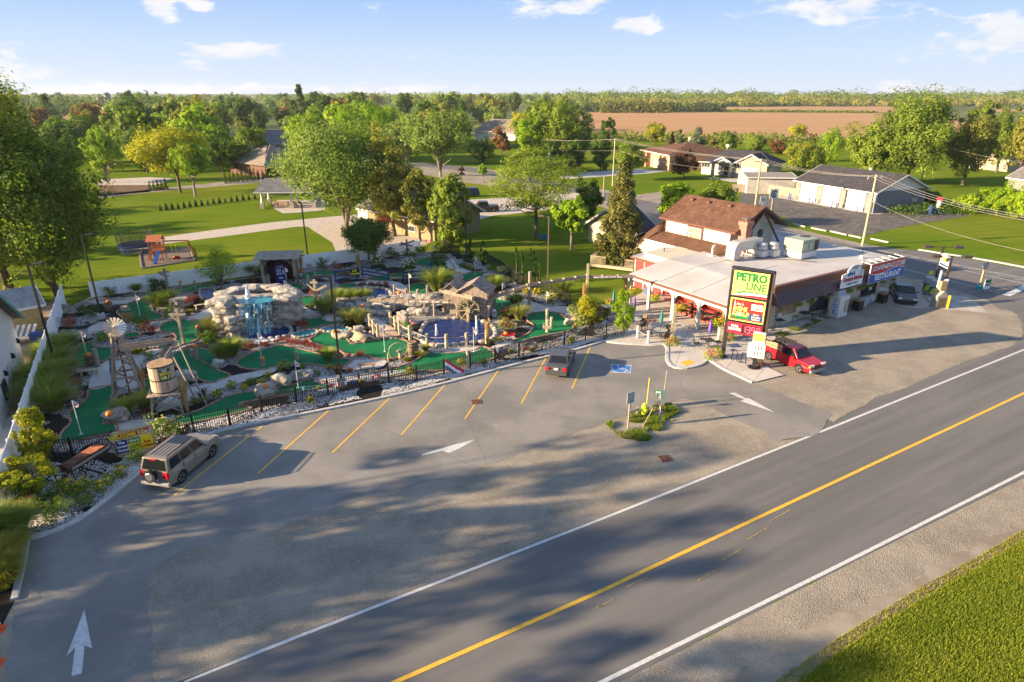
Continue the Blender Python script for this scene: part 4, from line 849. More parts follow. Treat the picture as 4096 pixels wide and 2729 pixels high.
pond('pond',[ZC(595,935),ZC(620,885),ZC(720,850),ZC(880,820),ZC(1000,822),ZC(1080,855),ZC(1100,890),ZC(1060,935),ZC(900,960),ZC(720,980),ZC(615,972)],NAVY,'dark blue plunge pool under the waterfall')
wp=pond('pond',[ZF(200,890),ZF(240,825),ZF(330,790),ZF(520,772),ZF(700,775),ZF(830,825),ZF(895,885),ZF(890,945),ZF(800,990),ZF(600,1010),ZF(400,1028),ZF(250,1005),ZF(185,950)],NAVY,'dark blue wheel pond with two fountain jets',rr=.34)
pond('stream',[ZC(1100,925),ZC(1180,895),ZC(1310,878),ZC(1350,905),ZC(1260,935),ZC(1150,950)],TEAL,'teal stream leaving the plunge pool',rr=.2)
pond('stream',[ZC(1375,885),ZC(1430,855),ZC(1530,840),ZC(1640,862),ZC(1660,885),ZC(1560,890),ZC(1470,900)],TEAL,'teal stream left of the log tunnel',rr=.2)
pond('stream',[ZC(1650,950),ZC(1760,900),ZC(1900,905),ZC(2040,930),ZC(2200,940),ZC(2120,960),ZC(1900,960),ZC(1740,990)],NAVY,'dark channel passing under the bridge',rr=.18)
pond('pond',[ZA(1880,520),ZA(1890,490),ZA(2000,488),ZA(2030,520),ZA(2020,580),ZA(1940,600),ZA(1890,570)],NAVY,'small dark pool left of the waterfall',rr=.2)
pond('pond',[ZC(1600,520),ZC(1700,490),ZC(1850,480),ZC(1980,495),ZC(2040,540),ZC(1990,580),ZC(1850,585),ZC(1650,560)],NAVY,'oval dark pool behind the retaining wall',rr=.3)
b=MB()
fo=spline([W(ZC(610,965)),W(ZC(660,945)),W(ZC(800,950)),W(ZC(960,940)),W(ZC(930,960)),W(ZC(760,985)),W(ZC(640,985))],4)
WF=empty('waterfall','boulder waterfall with teal water falling into the plunge pool','waterfall',tuple(W(ZC(770,860))));o=Vector(WF.location)
wr=np.random.default_rng(5)
def wstone(px,z,wd,dp,h,m=ROCK,sd_=1,rz=None,dy=0):
 g=W(px);b=MB();b.rock((0,0,0),(wd,dp,h),sd_,3,.21);b.build('stone',m,WF,loc=(g.x-o.x,g.y-o.y+dy,z),rz=wr.uniform(-.25,.25)if rz is None else rz)
wf_h=3.3
for i,(z,wd)in enumerate([(.35,1.7),(1.05,1.9),(1.75,2.0),(2.45,2.2),(3.1,2.5)]):wstone(ZC(492,905),z*.93,wd*.95,2.0,.95,sd_=10+i)
for i,(z,wd)in enumerate([(.3,1.5),(1.0,1.6),(1.7,1.5)]):wstone(ZC(560,940),z-.1,wd*.7,1.4,.8,TANROCK if i==0 else ROCK,sd_=20+i)
for i,(z,wd)in enumerate([(.4,1.8),(1.15,1.9),(1.9,2.3),(2.7,2.6)]):wstone(ZC(1062,822),z*.93,wd*.84,1.9,1.0,sd_=30+i)
for i,(z,wd)in enumerate([(.3,1.2),(.9,1.3),(1.6,1.2)]):wstone(ZC(985,842),z*.9,wd*.7,1.6,.85,DARKROCK,sd_=40+i)
FR=[W(ZC(x,y))for x,y in((590,868),(690,858),(790,850),(880,844),(950,840))]
for i,p in enumerate(FR):
 for j in range(5):
  b=MB();b.rock((0,0,0),(1.9,1.1,.72),50+i*5+j,3,.15);b.build('stone',DARKROCK,WF,loc=(p.x-o.x+wr.uniform(-.2,.2),p.y-o.y+.75+.05*j,.25+j*.56))
bk=W(ZC(770,850))+Vector((0,2.2,0))
for i,(dx,dy,z,wd,h)in enumerate([(-3.0,1.3,2.95,2.0,.9),(-2.6,2.7,2.95,2.0,.8),(-1.3,3.5,2.95,2.1,.8),(.3,3.7,2.95,2.2,.8),(1.7,3.2,2.95,2.1,.8),(2.6,2.2,2.9,2.2,.9),(3.0,1.0,2.85,2.1,.9)]):
 for z2,m_,hh in((z-.35,ROCK,h),(z-1.3,ROCK,1.2),(z-2.35,DARKROCK,1.3)):
  b=MB();b.rock((0,0,0),(wd,1.6,hh),80+i+int(z2*9),3,.22);b.build('stone',m_,WF,loc=(bk.x+dx-o.x,bk.y-2.2+dy-o.y,z2))
zt=2.72;ptop=[W(q,zt)-o for q in(ZC(548,590),ZC(600,556),ZC(740,538),ZC(850,550),ZC(930,585),ZC(905,603),ZC(740,625),ZC(610,622))]
b=MB();b.face([(p.x,p.y,zt)for p in spline([Vector((p.x,p.y,0))for p in ptop],4)][::-1]);b.build('upper_pool',TEAL,WF)
def m_fall():
 m=bpy.data.materials.new('falling_water');m.use_nodes=True;t=NT(m.node_tree);out=t.n('ShaderNodeOutputMaterial');pos=t.n('ShaderNodeNewGeometry').outputs['Position']
 mp=t.n('ShaderNodeMapping');t.l(pos,mp.inputs[0]);mp.inputs['Scale'].default_value=(5.5,3,.35);n=t.noise(mp.outputs[0],1.,5,.7)
 p=principled(t,t.mix(t.smooth(n,.4,.65),c4(.03,.24,.28),c4(.34,.62,.68)),.2,0,.6);t.l(t.smooth(n,.38,.60),p.inputs['Alpha']);t.l(p.outputs[0],out.inputs[0]);return m
FALL=m_fall()
L=[W(q,zt+.02)-o for q in(ZC(598,622),ZC(720,628),ZC(830,618),ZC(912,604))];b=MB()
bot=[Vector((l.x,l.y-.35-.2*(k%2),.12-0))for k,l in enumerate(L)]
nn=16;pt=spline(L,5,False);pb=spline([Vector((l.x,l.y-.55,.1))for l in L],5,False)
for i in range(len(pt)-1):
 prev=[pt[i],pt[i+1]]
 for s_ in range(1,7):
  f=s_/6;cur=[pt[i+k].lerp(pb[i+k],f)+Vector((0,-.25*math.sin(PI*min(1,f*1.2))-.12*math.sin(i*2.1+k),0))for k in(0,1)]
  b.face([prev[0],cur[0],cur[1],prev[1]]);prev=cur
b.build('water_curtain',FALL,WF)
def jet(e,c,h,r,sd_=1):
 g=np.random.default_rng(sd_);b=MB();prof=[(r*1.3,0),(r*1.1,.08*h),(r*.95,.35*h),(r*.7,.7*h),(r*.35,.93*h),(.01,h)]
 b.lathe(prof,c,9);
 for k in range(60):
  a=g.uniform(0,6.28);f=g.uniform(0,1);rr=r*(1.25-f*.9);b.rock((c[0]+math.cos(a)*rr,c[1]+math.sin(a)*rr,c[2]+f*h),(.09,.09,.13),k,1,.1)
 return b
jt=W(ZC(690,572),zt)-o;jet(None,(jt.x,jt.y,zt),1.15,.2).build('water_jet',mat('jet_water',(.74,.80,.83),.4,.1,6,alpha=.75),WF)
for c in(ZF(345,920),ZF(722,915)):
 g=W(c,.07);e=jet(None,(0,0,0),1.0 if c[0]<1800 else 1.75,.10,3).build('fountain_jet',_M['jet_water'],loc=tuple(g));tag(e,('shorter' if c[0]<1800 else 'taller')+' white water jet in the wheel pond','fountain','fountain jets in the wheel pond')
b=MB();sg=np.random.default_rng(9)
for k in range(260):
 f=sg.random();p=W(ZC(620+330*f,858-30*f+sg.uniform(-6,14)),.09)-o;b.rock((p.x,p.y,.1),(sg.uniform(.08,.25),sg.uniform(.08,.2),.1),k,1,.1)
for k in range(200):
 f=sg.random();p=W(ZC(610+360*f,955+12*math.sin(f*3)+sg.uniform(-8,12)),.09)-o;b.rock((p.x,p.y,.09),(sg.uniform(.1,.4),sg.uniform(.1,.25),.05),k,1,.1)
tag(b.build('foam',FOAM,WF),kind='stuff')
MW=mat('mill_board',(.27,.215,.17),.9,.35,2.5,bump=.4,bscale=14,stretch=(3,3,.6));MR=mat('mill_roof_board',(.24,.19,.165),.9,.4,3,bump=.4,bscale=14)
mill=empty('water_mill','weathered board water mill hut with gabled roof beside the pond','mill',tuple(W(ZF(688,768))),R(-13));
def shed(e,x0,x1,y0,y1,z0,z1,zr,ridge='y',over=.25,board=.16,nm='board'):
 """plank walls, gable roof of planks; ridge along y"""
 xm=(x0+x1)/2
 def wall(a,c,zf):
  a,c=Vector(a),Vector(c);n=max(2,int((c-a).length/board));d=(c-a)/n
  for i in range(n):
   b=MB();p,q=a+d*(i+.04),a+d*(i+.96);t=Vector((-d.y,d.x)).normalized()*.02
   b.hexa([(p.x-t.x,p.y-t.y,z0),(q.x-t.x,q.y-t.y,z0),(q.x+t.x,q.y+t.y,z0),(p.x+t.x,p.y+t.y,z0)],[(p.x-t.x,p.y-t.y,zf(p)),(q.x-t.x,q.y-t.y,zf(q)),(q.x+t.x,q.y+t.y,zf(q)),(p.x+t.x,p.y+t.y,zf(p))]);b.build(nm,MW,e)
 gz=(lambda p:z1+(zr-z1)*(1-abs(p.x-xm)/(xm-x0)))
 wall((x0,y0),(x1,y0),gz);wall((x1,y0),(x1,y1),lambda p:z1);wall((x1,y1),(x0,y1),gz);wall((x0,y1),(x0,y0),lambda p:z1)
 n=int((y1-y0+2*over)/.24)
 for sgn in(-1,1):
  for i in range(n):
   ya=y0-over+(y1-y0+2*over)*i/n;yb=ya+(y1-y0+2*over)/n*.95;xe=xm+sgn*((xm-x0)+over);ze=zr-(zr-z1)*((xm-x0)+over)/(xm-x0)
   b=MB();k=RND.uniform(0,.02);P4=[(xm,ya,zr+.02+k),(xe,ya,ze+.02+k),(xe,yb,ze+.02+k),(xm,yb,zr+.02+k)]
   b.slab(P4 if sgn<0 else P4[::-1],.03);b.build('roof_board',MR,e)
shed(mill,-1.4,1.4,0,2.4,1.35,2.6,3.4)
shed(mill,-3.1,-1.65,.9,3.0,1.3,2.45,3.05)
b=MB();b.box((0,1.2,.7),(2.7,2.2,1.4));b.box((-2.35,1.95,.65),(1.4,2.0,1.3));b.build('stone_base',DARKROCK,mill)
b=MB()
for x,y in((-1.5,-.15),(1.5,-.15),(1.5,2.4),(-3.15,.8)):b.box((x,y,.7),(.18,.18,1.45))
b.bar((-1.7,-.15,1.4),(1.7,-.15,1.4),.14,.18);b.build('frame',WOOD,mill)
wh=empty('mill_waterwheel','big spoked wooden water wheel in front of the mill','water wheel',tuple(W(ZF(650,778))+Vector((0,-.1,1.08))),R(-4))
rr=1.06
for side in(-.28,.28):
 b=MB();prof=[(rr-.16,side-.03),(rr,side-.03),(rr,side+.03),(rr-.16,side+.03)];n=32;vs=[];fs=[]
 for i in range(n):
  a=2*PI*i/n
  for r_,y_ in prof:vs.append((r_*math.cos(a),y_,r_*math.sin(a)))
 for i in range(n):
  j=(i+1)%n
  for k in range(4):fs.append((i*4+k,j*4+k,j*4+(k+1)%4,i*4+(k+1)%4))
 b.raw(vs,fs);b.build('rim',mat('mossy_wood',(.22,.19,.11),.85,.3,4),wh)
 for i in range(4):
  a=PI*i/4+.1;b=MB();b.bar((-rr*.93*math.cos(a),side,-rr*.93*math.sin(a)),(rr*.93*math.cos(a),side,rr*.93*math.sin(a)),.05,.13,up=Vector((0,1,0)));b.build('spoke',WOODL,wh)
for i in range(24):
 a=2*PI*i/24;b=MB();b.bar(((rr-.1)*math.cos(a),-.27,(rr-.1)*math.sin(a)),((rr-.1)*math.cos(a),.27,(rr-.1)*math.sin(a)),.03,.2,up=Vector((-math.sin(a),0,math.cos(a))));b.build('paddle',WOOD,wh)
b=MB();b.tube((0,-.55,0),(0,.6,0),.1,n=10);b.build('axle',WOOD,wh)
b=MB();b.bar((0,-.5,.1),(-.05,-.5,-1.15),.22,.18);b.box((0,-.5,.02),(.4,.3,.3));b.build('axle_post',WOODL,wh)
fl=empty('water_flume','long wooden WATER FLOW flume on posts crossing the garden','flume',tuple(W(ZF(325,745))))
o=Vector(fl.location)
def trough(pa,za,pb,zb,wd=.34):
 a,c=W(pa,za)if len(pa)==2 else Vector(pa),W(pb,zb)if len(pb)==2 else Vector(pb);a,c=a-o,c-o;d=(c-a).normalized();s_=Vector((-d.y,d.x,0)).normalized()*wd/2
 for k,(off,w_,h_)in enumerate(((s_,.04,.24),(-s_,.04,.24))):
  b=MB();b.bar(a+off,c+off,w_,h_);b.build('side_board',WOOD,fl)
 b=MB();b.bar(a-Vector((0,0,.1)),c-Vector((0,0,.1)),wd,.03);b.build('bottom_board',WOOD,fl);n=max(2,int((c-a).length/1.2))
 b=MB()
 for i in range(n+1):p=a.lerp(c,i/n);b.bar(p-s_*1.3,p+s_*1.3,.08,.3)
 b.build('clamps',WOODL,fl);return a,c
ta,tb=trough(ZE(880,352),1.35,ZE(1760,372),1.5)
trough(ZF(385,500),2.35,ZF(685,570),2.2);trough(ZF(810,590),1.7,ZF(1200,452),2.9);trough(ZF(1200,452),2.9,ZF(1760,365),3.1);t2a,t2b=trough(ZF(1760,372),3.0,ZF(2200,365),3.0)
FW=mat('white_letter_paint',(.75,.73,.70),.7,.03)
dd=(tb-ta);ang=math.atan2(dd.y,dd.x)
for s_,f in(('WATER',.60),('FLOW',.725)):
 p=ta.lerp(tb,f);text(s_,FW,fl,(p.x+.02,p.y-.24,p.z),(PI/2,0,ang),.26,bold=.008)
dd=(t2b-t2a);a2=math.atan2(dd.y,dd.x);p=t2a.lerp(t2b,.42);text('WATER FLOW',FW,fl,(p.x+.1,p.y-.24,p.z),(PI/2,0,a2),.25,bold=.008)
for(A_,C_,f)in((ta,tb,.47),(ta,tb,.83),(t2a,t2b,.18),(t2a,t2b,.68)):
 p=A_.lerp(C_,f);b=MB();b.face([(-.28,0,0),(-.1,0,-.08),(-.1,0,-.03),(.28,0,-.03),(.28,0,.03),(-.1,0,.03),(-.1,0,.08)]);b.build('arrow',FW,fl,loc=(p.x,p.y-.245,p.z),rz=ang)
for q,zt_ in((ZF(325,745),1.5),(ZF(1220,670),3.7)):p=W(q)-o;b=MB();b.tube((p.x,p.y,0),(p.x,p.y,zt_),.15 if zt_>2 else .11,n=8);b.build('post',WOOD,fl)
ROPE=mat('rope',(.50,.38,.30),.9,.1)
def rope_fence(pts,lab,h=1.0,r=.13,ropes=(.82,.42),sag=.08,m=WOODL,heights=None):
 q=[W(p)for p in pts];e=empty('rope_fence',lab,'rope fence',tuple(q[0]));o_=q[0];hs=heights or[h]*len(q)
 for p,hh in zip(q,hs):
  b=MB();b.tube((0,0,-.05),(0,0,hh),r,r*.97,10);b.build('post',m,e,loc=tuple(p-o_));b=MB();b.lathe([(r*1.02,0),(r*1.02,.03)],n=10);b.build('post_cap',WOODL,e,loc=(p.x-o_.x,p.y-o_.y,hh))
 for(a,ha),(c,hc)in zip(zip(q,hs),zip(q[1:],hs[1:])):
  for f in ropes:
   P=[(a-o_).lerp(c-o_,t/6)+Vector((0,0,(ha+(hc-ha)*t/6)*f-sag*4*(t/6)*(1-t/6)))for t in range(7)];b=MB();b.pipe(P,.025,5);b.build('rope',ROPE,e)
 return e
rope_fence([ZF(8,930),ZF(100,975),ZF(258,1045),ZF(438,1050),ZF(627,1035),ZF(815,1000)],'pink rope fence on round posts along the wheel pond',1.25)
rope_fence([ZC(2035,850),ZC(2078,890),ZC(2118,935),ZC(2215,985)],'rope railing on the right side of the little bridge',1.45)
rope_fence([ZC(1840,865),ZC(1875,920),ZC(1915,965)],'rope railing on the left side of the little bridge',1.4)
rope_fence([ZC(2070,552),ZF(62,590),ZF(170,595),ZF(262,555)],'rope fence on round posts above the flume',1.15,m=WOOD)
rope_fence([ZA(1712,525),ZA(1845,495)],'two old posts with rope near the back fence',1.0,m=WOOD)
br=empty('foot_bridge','small plank foot bridge over the channel','bridge',tuple(W(ZC(1990,900))));o=Vector(br.location)
A0,A1,B0,B1=W(ZC(1905,968)),W(ZC(1925,868)),W(ZC(2112,948)),W(ZC(2030,852))
for k in range(11):
 f0,f1=k/11,(k+.9)/11;b=MB();P4=[A0.lerp(A1,f0)-o,B0.lerp(B1,f0)-o,B0.lerp(B1,f1)-o,A0.lerp(A1,f1)-o];zz=.16+.1*math.sin(PI*(f0+f1)/2);b.hexa([(p.x,p.y,zz)for p in P4],[(p.x,p.y,zz+.05)for p in P4]);b.build('plank',mat('bridge_plank',(.47,.34,.23),.8,.2,4),br)
b=MB();a,c=W(ZC(1670,935)),W(ZC(1830,985));d=(c-a);n=12;vs=[];fs=[]
e=empty('log_tunnel','tan half-log tunnel on the sunlit green','tunnel',tuple(a),math.atan2(d.y,d.x));LL=d.length
for i in range(n+1):
 t=PI*i/n
 for x in(0,LL):
  for r_ in(.55,.42):vs.append((x,r_*math.cos(t),r_*math.sin(t)))
for i in range(n):
 q=i*4;w_=q+4;fs+=[(q,q+2,w_+2,w_),(q+1,w_+1,w_+3,q+3),(q,w_,w_+1,q+1),(q+2,q+3,w_+3,w_+2)]
b.raw(vs,fs);b.build('log_shell',mat('tan_log',(.46,.34,.19),.8,.2,3,bump=.3),e,smooth=True)
BLUEW=mat('navy_wood',(.012,.045,.15),.7,.2,3)
def rail_fence(pts,lab,h=1.05,m=BLUEW,rails=(.25,.58,.92),name='rail_fence',th=.05):
 q=[W(p)for p in pts];e=empty(name,lab,'fence',tuple(q[0]));o_=q[0]
 for p in q:b=MB();b.box((0,0,h/2),(.12,.12,h));b.build('post',m,e,loc=tuple(p-o_))
 for a,c in zip(q,q[1:]):
  for f in rails:b=MB();b.bar(a-o_+Vector((0,-.07,f*h)),c-o_+Vector((0,-.07,f*h)),th,.14);b.build('rail',m,e)
 return e
rail_fence([ZC(1515,432),ZC(1725,400)],'navy blue rail fence carrying the yellow banner',1.4)
rail_fence([ZC(1765,365),ZC(2015,410)],'navy blue rail fence behind the red shrubs',1.2);rail_fence([ZC(2155,430),ZF(240,410),ZF(300,320)],'navy blue rail fence beside the wooden bench',1.3)
rail_fence([ZA(1070,1290),ZA(1080,1400)],'navy blue rail behind the windmill legs',1.3)
bn=empty('banner','black banner with yellow words on the blue fence','banner',tuple(W(ZC(1700,405))+Vector((0,-.15,0))),R(18));b=MB();b.box((0,0,.95),(1.0,.03,.85));b.build('panel',mat('banner_black',(.02,.02,.02)),bn)
yl=mat('banner_yellow',(.75,.75,.05),.6,.05)
for i,s_ in enumerate(('ICE','CREAM')):text(s_,yl,bn,(0,-.03,1.15-.35*i),(PI/2,0,0),.34,bold=.01)
def bench(px,rz,lab,L=1.35,m=WOODB):
 e=empty('bench',lab,'bench',tuple(W(px)),rz,'small wooden benches along the paths')
 for k in range(2):b=MB();b.box((0,-.09+.18*k,.44),(L,.16,.05));b.build('seat_board',m,e)
 for s_ in(-1,1):b=MB();b.box((s_*L*.36,0,.21),(.09,.3,.42));b.bar((s_*L*.36,-.15,.05),(s_*L*.36,-.15,.4),.09,.06);b.build('leg',m,e)
bench(ZC(1808,1245),R(12),'orange-brown bench on the sunlit path');bench(ZA(845,1300),R(25),'weathered bench below the barrel with pumpkin',m=WOODL);bench(ZA(1330,545),R(22),'bench near the back fence at left',m=WOODL);bench(ZC(255,672),R(35),'short bench left of the waterfall',m=WOODL);bench(ZC(2085,415),R(-8),'bench between the two blue fences');bench(ZF(1330,620),R(-35),'bench by the black fence at right',m=WOODL)
STAVE=mat('barrel_stave',(.22,.15,.10),.8,.3,5);HOOP=mat('iron_hoop',(.05,.05,.05),.6,.1,metal=.5)
def barrel(px,lab,s=1.):
 e=empty('barrel',lab,'barrel',tuple(W(px)),0,'old wooden barrels');e.scale=(s,s,s)
 for i in range(16):
  a0,a1=2*PI*i/16+.012,2*PI*(i+1)/16-.012;b=MB();pr=[(.28,0),(.335,.22),(.35,.44),(.335,.66),(.28,.88)]
  for(r0,z0),(r1,z1)in zip(pr,pr[1:]):b.face([(r0*math.cos(a0),r0*math.sin(a0),z0),(r0*math.cos(a1),r0*math.sin(a1),z0),(r1*math.cos(a1),r1*math.sin(a1),z1),(r1*math.cos(a0),r1*math.sin(a0),z1)])
  b.build('stave',STAVE,e)
 b=MB();b.lathe([(.27,.84),(.27,.86)],n=16);b.build('lid',STAVE,e)
 for z,r_ in((.1,.318),(.26,.345),(.62,.345),(.78,.318)):b=MB();b.lathe([(r_,z-.025),(r_+.004,z),(r_,z+.025)],n=16);b.build('hoop',HOOP,e)
barrel(ZA(858,1205),'barrel with a pumpkin on top beside the left green',1.05);barrel(ZA(1030,690),'barrel with a pumpkin at the upper left bed',1.1);barrel(ZC(2240,1100),'tall barrel planter at the corner of the wheel pond',1.25);barrel(ZA(1545,470),'dark barrel behind the signpost at the back fence',.9)
for px,z,s,lab in[(ZA(838,1120),.95,.42,'pumpkin on the barrel beside the left green'),(ZA(1020,612),1.0,.36,'pumpkin on the barrel at the upper left'),(ZB(1033,385),.9,.42,'big pumpkin on the pale boulder behind the welcome sign'),(ZC(853,1412),.95,.36,'pumpkin on the boulder nearest the iron fence'),(ZC(825,1150),.75,.32,'pumpkin on the stump in the kidney green'),(ZC(187,1035),1.1,.34,'pumpkin on the twin stumps'),(ZC(215,850),.95,.3,'pumpkin on a stump left of the waterfall'),(ZC(1500,895),.65,.34,'larger pumpkin on the boulder by the log tunnel'),(ZC(1535,893),.62,.26,'smaller pumpkin on the boulder by the log tunnel'),(ZC(1770,650),.95,.36,'pumpkin on the retaining wall'),(ZC(2112,530),.5,.42,'pumpkin on the stone plinth by the rope posts'),(ZF(997,922),.2,.45,'pumpkin in the little red wagon'),(ZF(565,345),.3,.36,'pumpkin on the far path boulder'),(ZF(850,362),.4,.34,'pumpkin behind the mill roof'),(ZC(1195,330),.05,.42,'pumpkin at the foot of the corn stalks'),(ZA(1700,430),1.0,.38,'pumpkin on the rope post at the back fence'),(ZA(1402,1312),.05,.34,'pumpkin on the ground by the water tower'),(ZF(1650,765),.5,.3,'pumpkin at the yellow vine'),(ZQ(596,1455),.15,.3,'pumpkin at the foot of the price sign'),(ZF(985,520),.95,.26,'small pumpkin on the upright boulder')]:
 p=W(px,z);pumpkin(px,s,z,lab)
def stump(px,h,r,lab,m=WOOD):b=MB();b.tube((0,0,0),(0,0,h),r,r*.95,10);e=b.build('stump',m,loc=tuple(W(px)));tag(e,lab,'wooden post','cut wooden posts');return e
stump(ZC(833,1215),.75,.19,'stump in the kidney green carrying a pumpkin');stump(ZC(1150,1158),.75,.17,'lone stump in the kidney green');stump(ZC(212,1150),1.05,.19,'taller of the twin stumps');stump(ZC(170,1130),.7,.18,'shorter of the twin stumps');stump(ZC(222,915),.85,.16,'post with a pumpkin left of the waterfall');stump(ZA(930,1220),1.5,.17,'squared post right of the barrel')
stump(ZC(1262,480),1.5,.17,'weathered post right of the drinks machine green');stump(ZC(850,460),1.1,.22,'post left of the drinks machine');stump(ZC(888,455),1.2,.16,'thin post left of the drinks machine');stump(ZF(1388,895),1.15,.17,'front mailbox post on the right-hand green',WOODL);stump(ZF(1385,790),1.2,.15,'rear mailbox post on the right-hand green',WOODL);stump(ZF(1425,850),1.0,.14,'side mailbox post on the right-hand green',WOODL)
stump(ZF(640,1232),1.5,.12,'pale bird post at the iron fence',WOODL)
def signpost(px,h,lab,boards=((.7,1.1,0,.1),(.55,.8,1,-.3)),m=WOOD,brace=True,rz=0):
 e=empty('sign_post',lab,'sign post',tuple(W(px)),rz);b=MB();b.box((0,0,h/2),(.2,.2,h));b.build('post',m,e)
 for f,L,s_,ti in boards:b=MB();zz=h*f;b.bar((-L/2 if s_==0 else-.1,-.14,zz-math.sin(ti)*L/2),(L/2 if s_==0 else L,-.14,zz+math.sin(ti)*L/2),.04,.2);b.build('arrow_board',m,e)
 if brace:b=MB();b.bar((0,0,h*.62),(-.7,0,h*.86),.1,.12);b.build('brace',m,e)
 return e
signpost(ZA(1730,1005),3.1,'tall timber post with a side arm and hanging lantern',boards=((.86,1.3,0,0.02),));signpost(ZA(1585,500),2.4,'old cross-armed signpost at the back fence',boards=((.85,1.2,0,.12),(.72,.9,0,-.2)));signpost(ZC(1340,680),3.0,'pale signpost with a slanting arm in the middle of the course',boards=((.92,.7,0,0),(.72,1.2,1,.6)),m=WOODL)
signpost(ZC(1195,320),2.4,'crossed signboards with corn stalks at the back',boards=((.95,1.,0,.2),(.85,1.1,0,-.2)));signpost(ZC(2190,180),2.2,'driftwood airplane signpost at the white fence',boards=((.8,2.,0,.35),(.72,1.6,0,-.25)));signpost(ZP(585,1130),3.2,'timber signpost with small boards on the patio',boards=((.35,.5,0,.1),(.45,.5,0,-.1),(.28,.45,0,.05)),m=WOODL,brace=False)
signpost(ZF(1750,760),5.2,'tall split timber post carrying the flume',boards=(),brace=False,m=WOODL)
def corn(px,h,lab):
 g=W(px);me=blades_mesh('corn',130,1.,.5,LM['straw'],.09,.16,77,.12);e=link('corn_stalks',me,loc=(g.x,g.y-.15,0));e.scale=(.8,.8,h);return tag(e,lab,'corn stalks','dried corn stalks tied to posts')
corn(ZB(1775,330),2.3,'dried corn stalks on the water tower leg');corn(ZB(1370,150),1.9,'dried corn stalks on the windmill leg');corn(ZC(1198,320),1.9,'dried corn stalks at the crossed signboards');corn(ZC(1740,370),2.8,'dried corn stalks beside the banner');corn(ZF(828,1010),2.3,'dried corn stalks at the end of the rope fence');corn(ZF(1728,760),3.6,'dried corn stalks on the tall split post');corn(ZP(1215,1000),2.6,'dried corn stalks at the patio pillar')
def windmill():
 g=W(ZA(1225,1480));e=empty('windmill','timber farm windmill with a bright metal fan','windmill',tuple(g),R(25));H=4.35;s0,s1=.95,.24
 c=[(-1,-1),(1,-1),(1,1),(-1,1)]
 P_=lambda k,f:Vector((c[k%4][0]*(s0+(s1-s0)*f),c[k%4][1]*(s0+(s1-s0)*f),H*f))
 for k in range(4):b=MB();b.bar(P_(k,0),P_(k,1.),.11,.11);b.build('leg',WOOD,e)
 for lv,(f0,f1)in enumerate(((.06,.36),(.36,.66),(.66,.95))):
  for k in range(4):
   b=MB();b.bar(P_(k,f0),P_(k+1,f1),.08,.1);b.build('brace',WOOD,e)
   if lv:b=MB();b.bar(P_(k,f0),P_(k+1,f0),.09,.12);b.build('cross_rail',WOOD,e)
 b=MB();b.box((0,0,H+.1),(.75,.75,.12));b.box((0,0,H+.45),(.3,.3,.7));b.build('head_frame',WOODL,e)
 b=MB();b.tube((0,0,.1),(0,0,H),.06,n=8);b.build('pump_rod',mat('rust',(.20,.08,.045),.8,.3,5),e)
 hub=Vector((.1,-.4,H+.75));m=mat('galvanised',(.72,.68,.60),.4,.12,4,metal=.4)
 for k in range(18):
  a=2*PI*k/18;d=Vector((math.cos(a),0,math.sin(a)));t=Vector((-math.sin(a),.45,math.cos(a))).normalized();b=MB()
  b.face([hub+d*.16-t*.025,hub+d*.68-t*.09,hub+d*.68+t*.09,hub+d*.16+t*.025]);b.build('blade',m,e)
 b=MB();b.lathe([(.1,-.08),(.14,0),(.1,.08)],tuple(hub),10,'Y');b.tube(hub,hub+Vector((0,.5,0)),.04);b.build('hub',m,e)
 b=MB();b.face([hub+Vector(v)for v in((0,.6,.05),(-.3,1.5,.28),(-.3,1.5,-.32),(0,.6,-.05))]);b.tube(hub+Vector((0,.3,0)),hub+Vector((-.3,1.5,0)),.02);b.build('tail_vane',mat('rust',(.2,.1,.05)),e)
windmill()
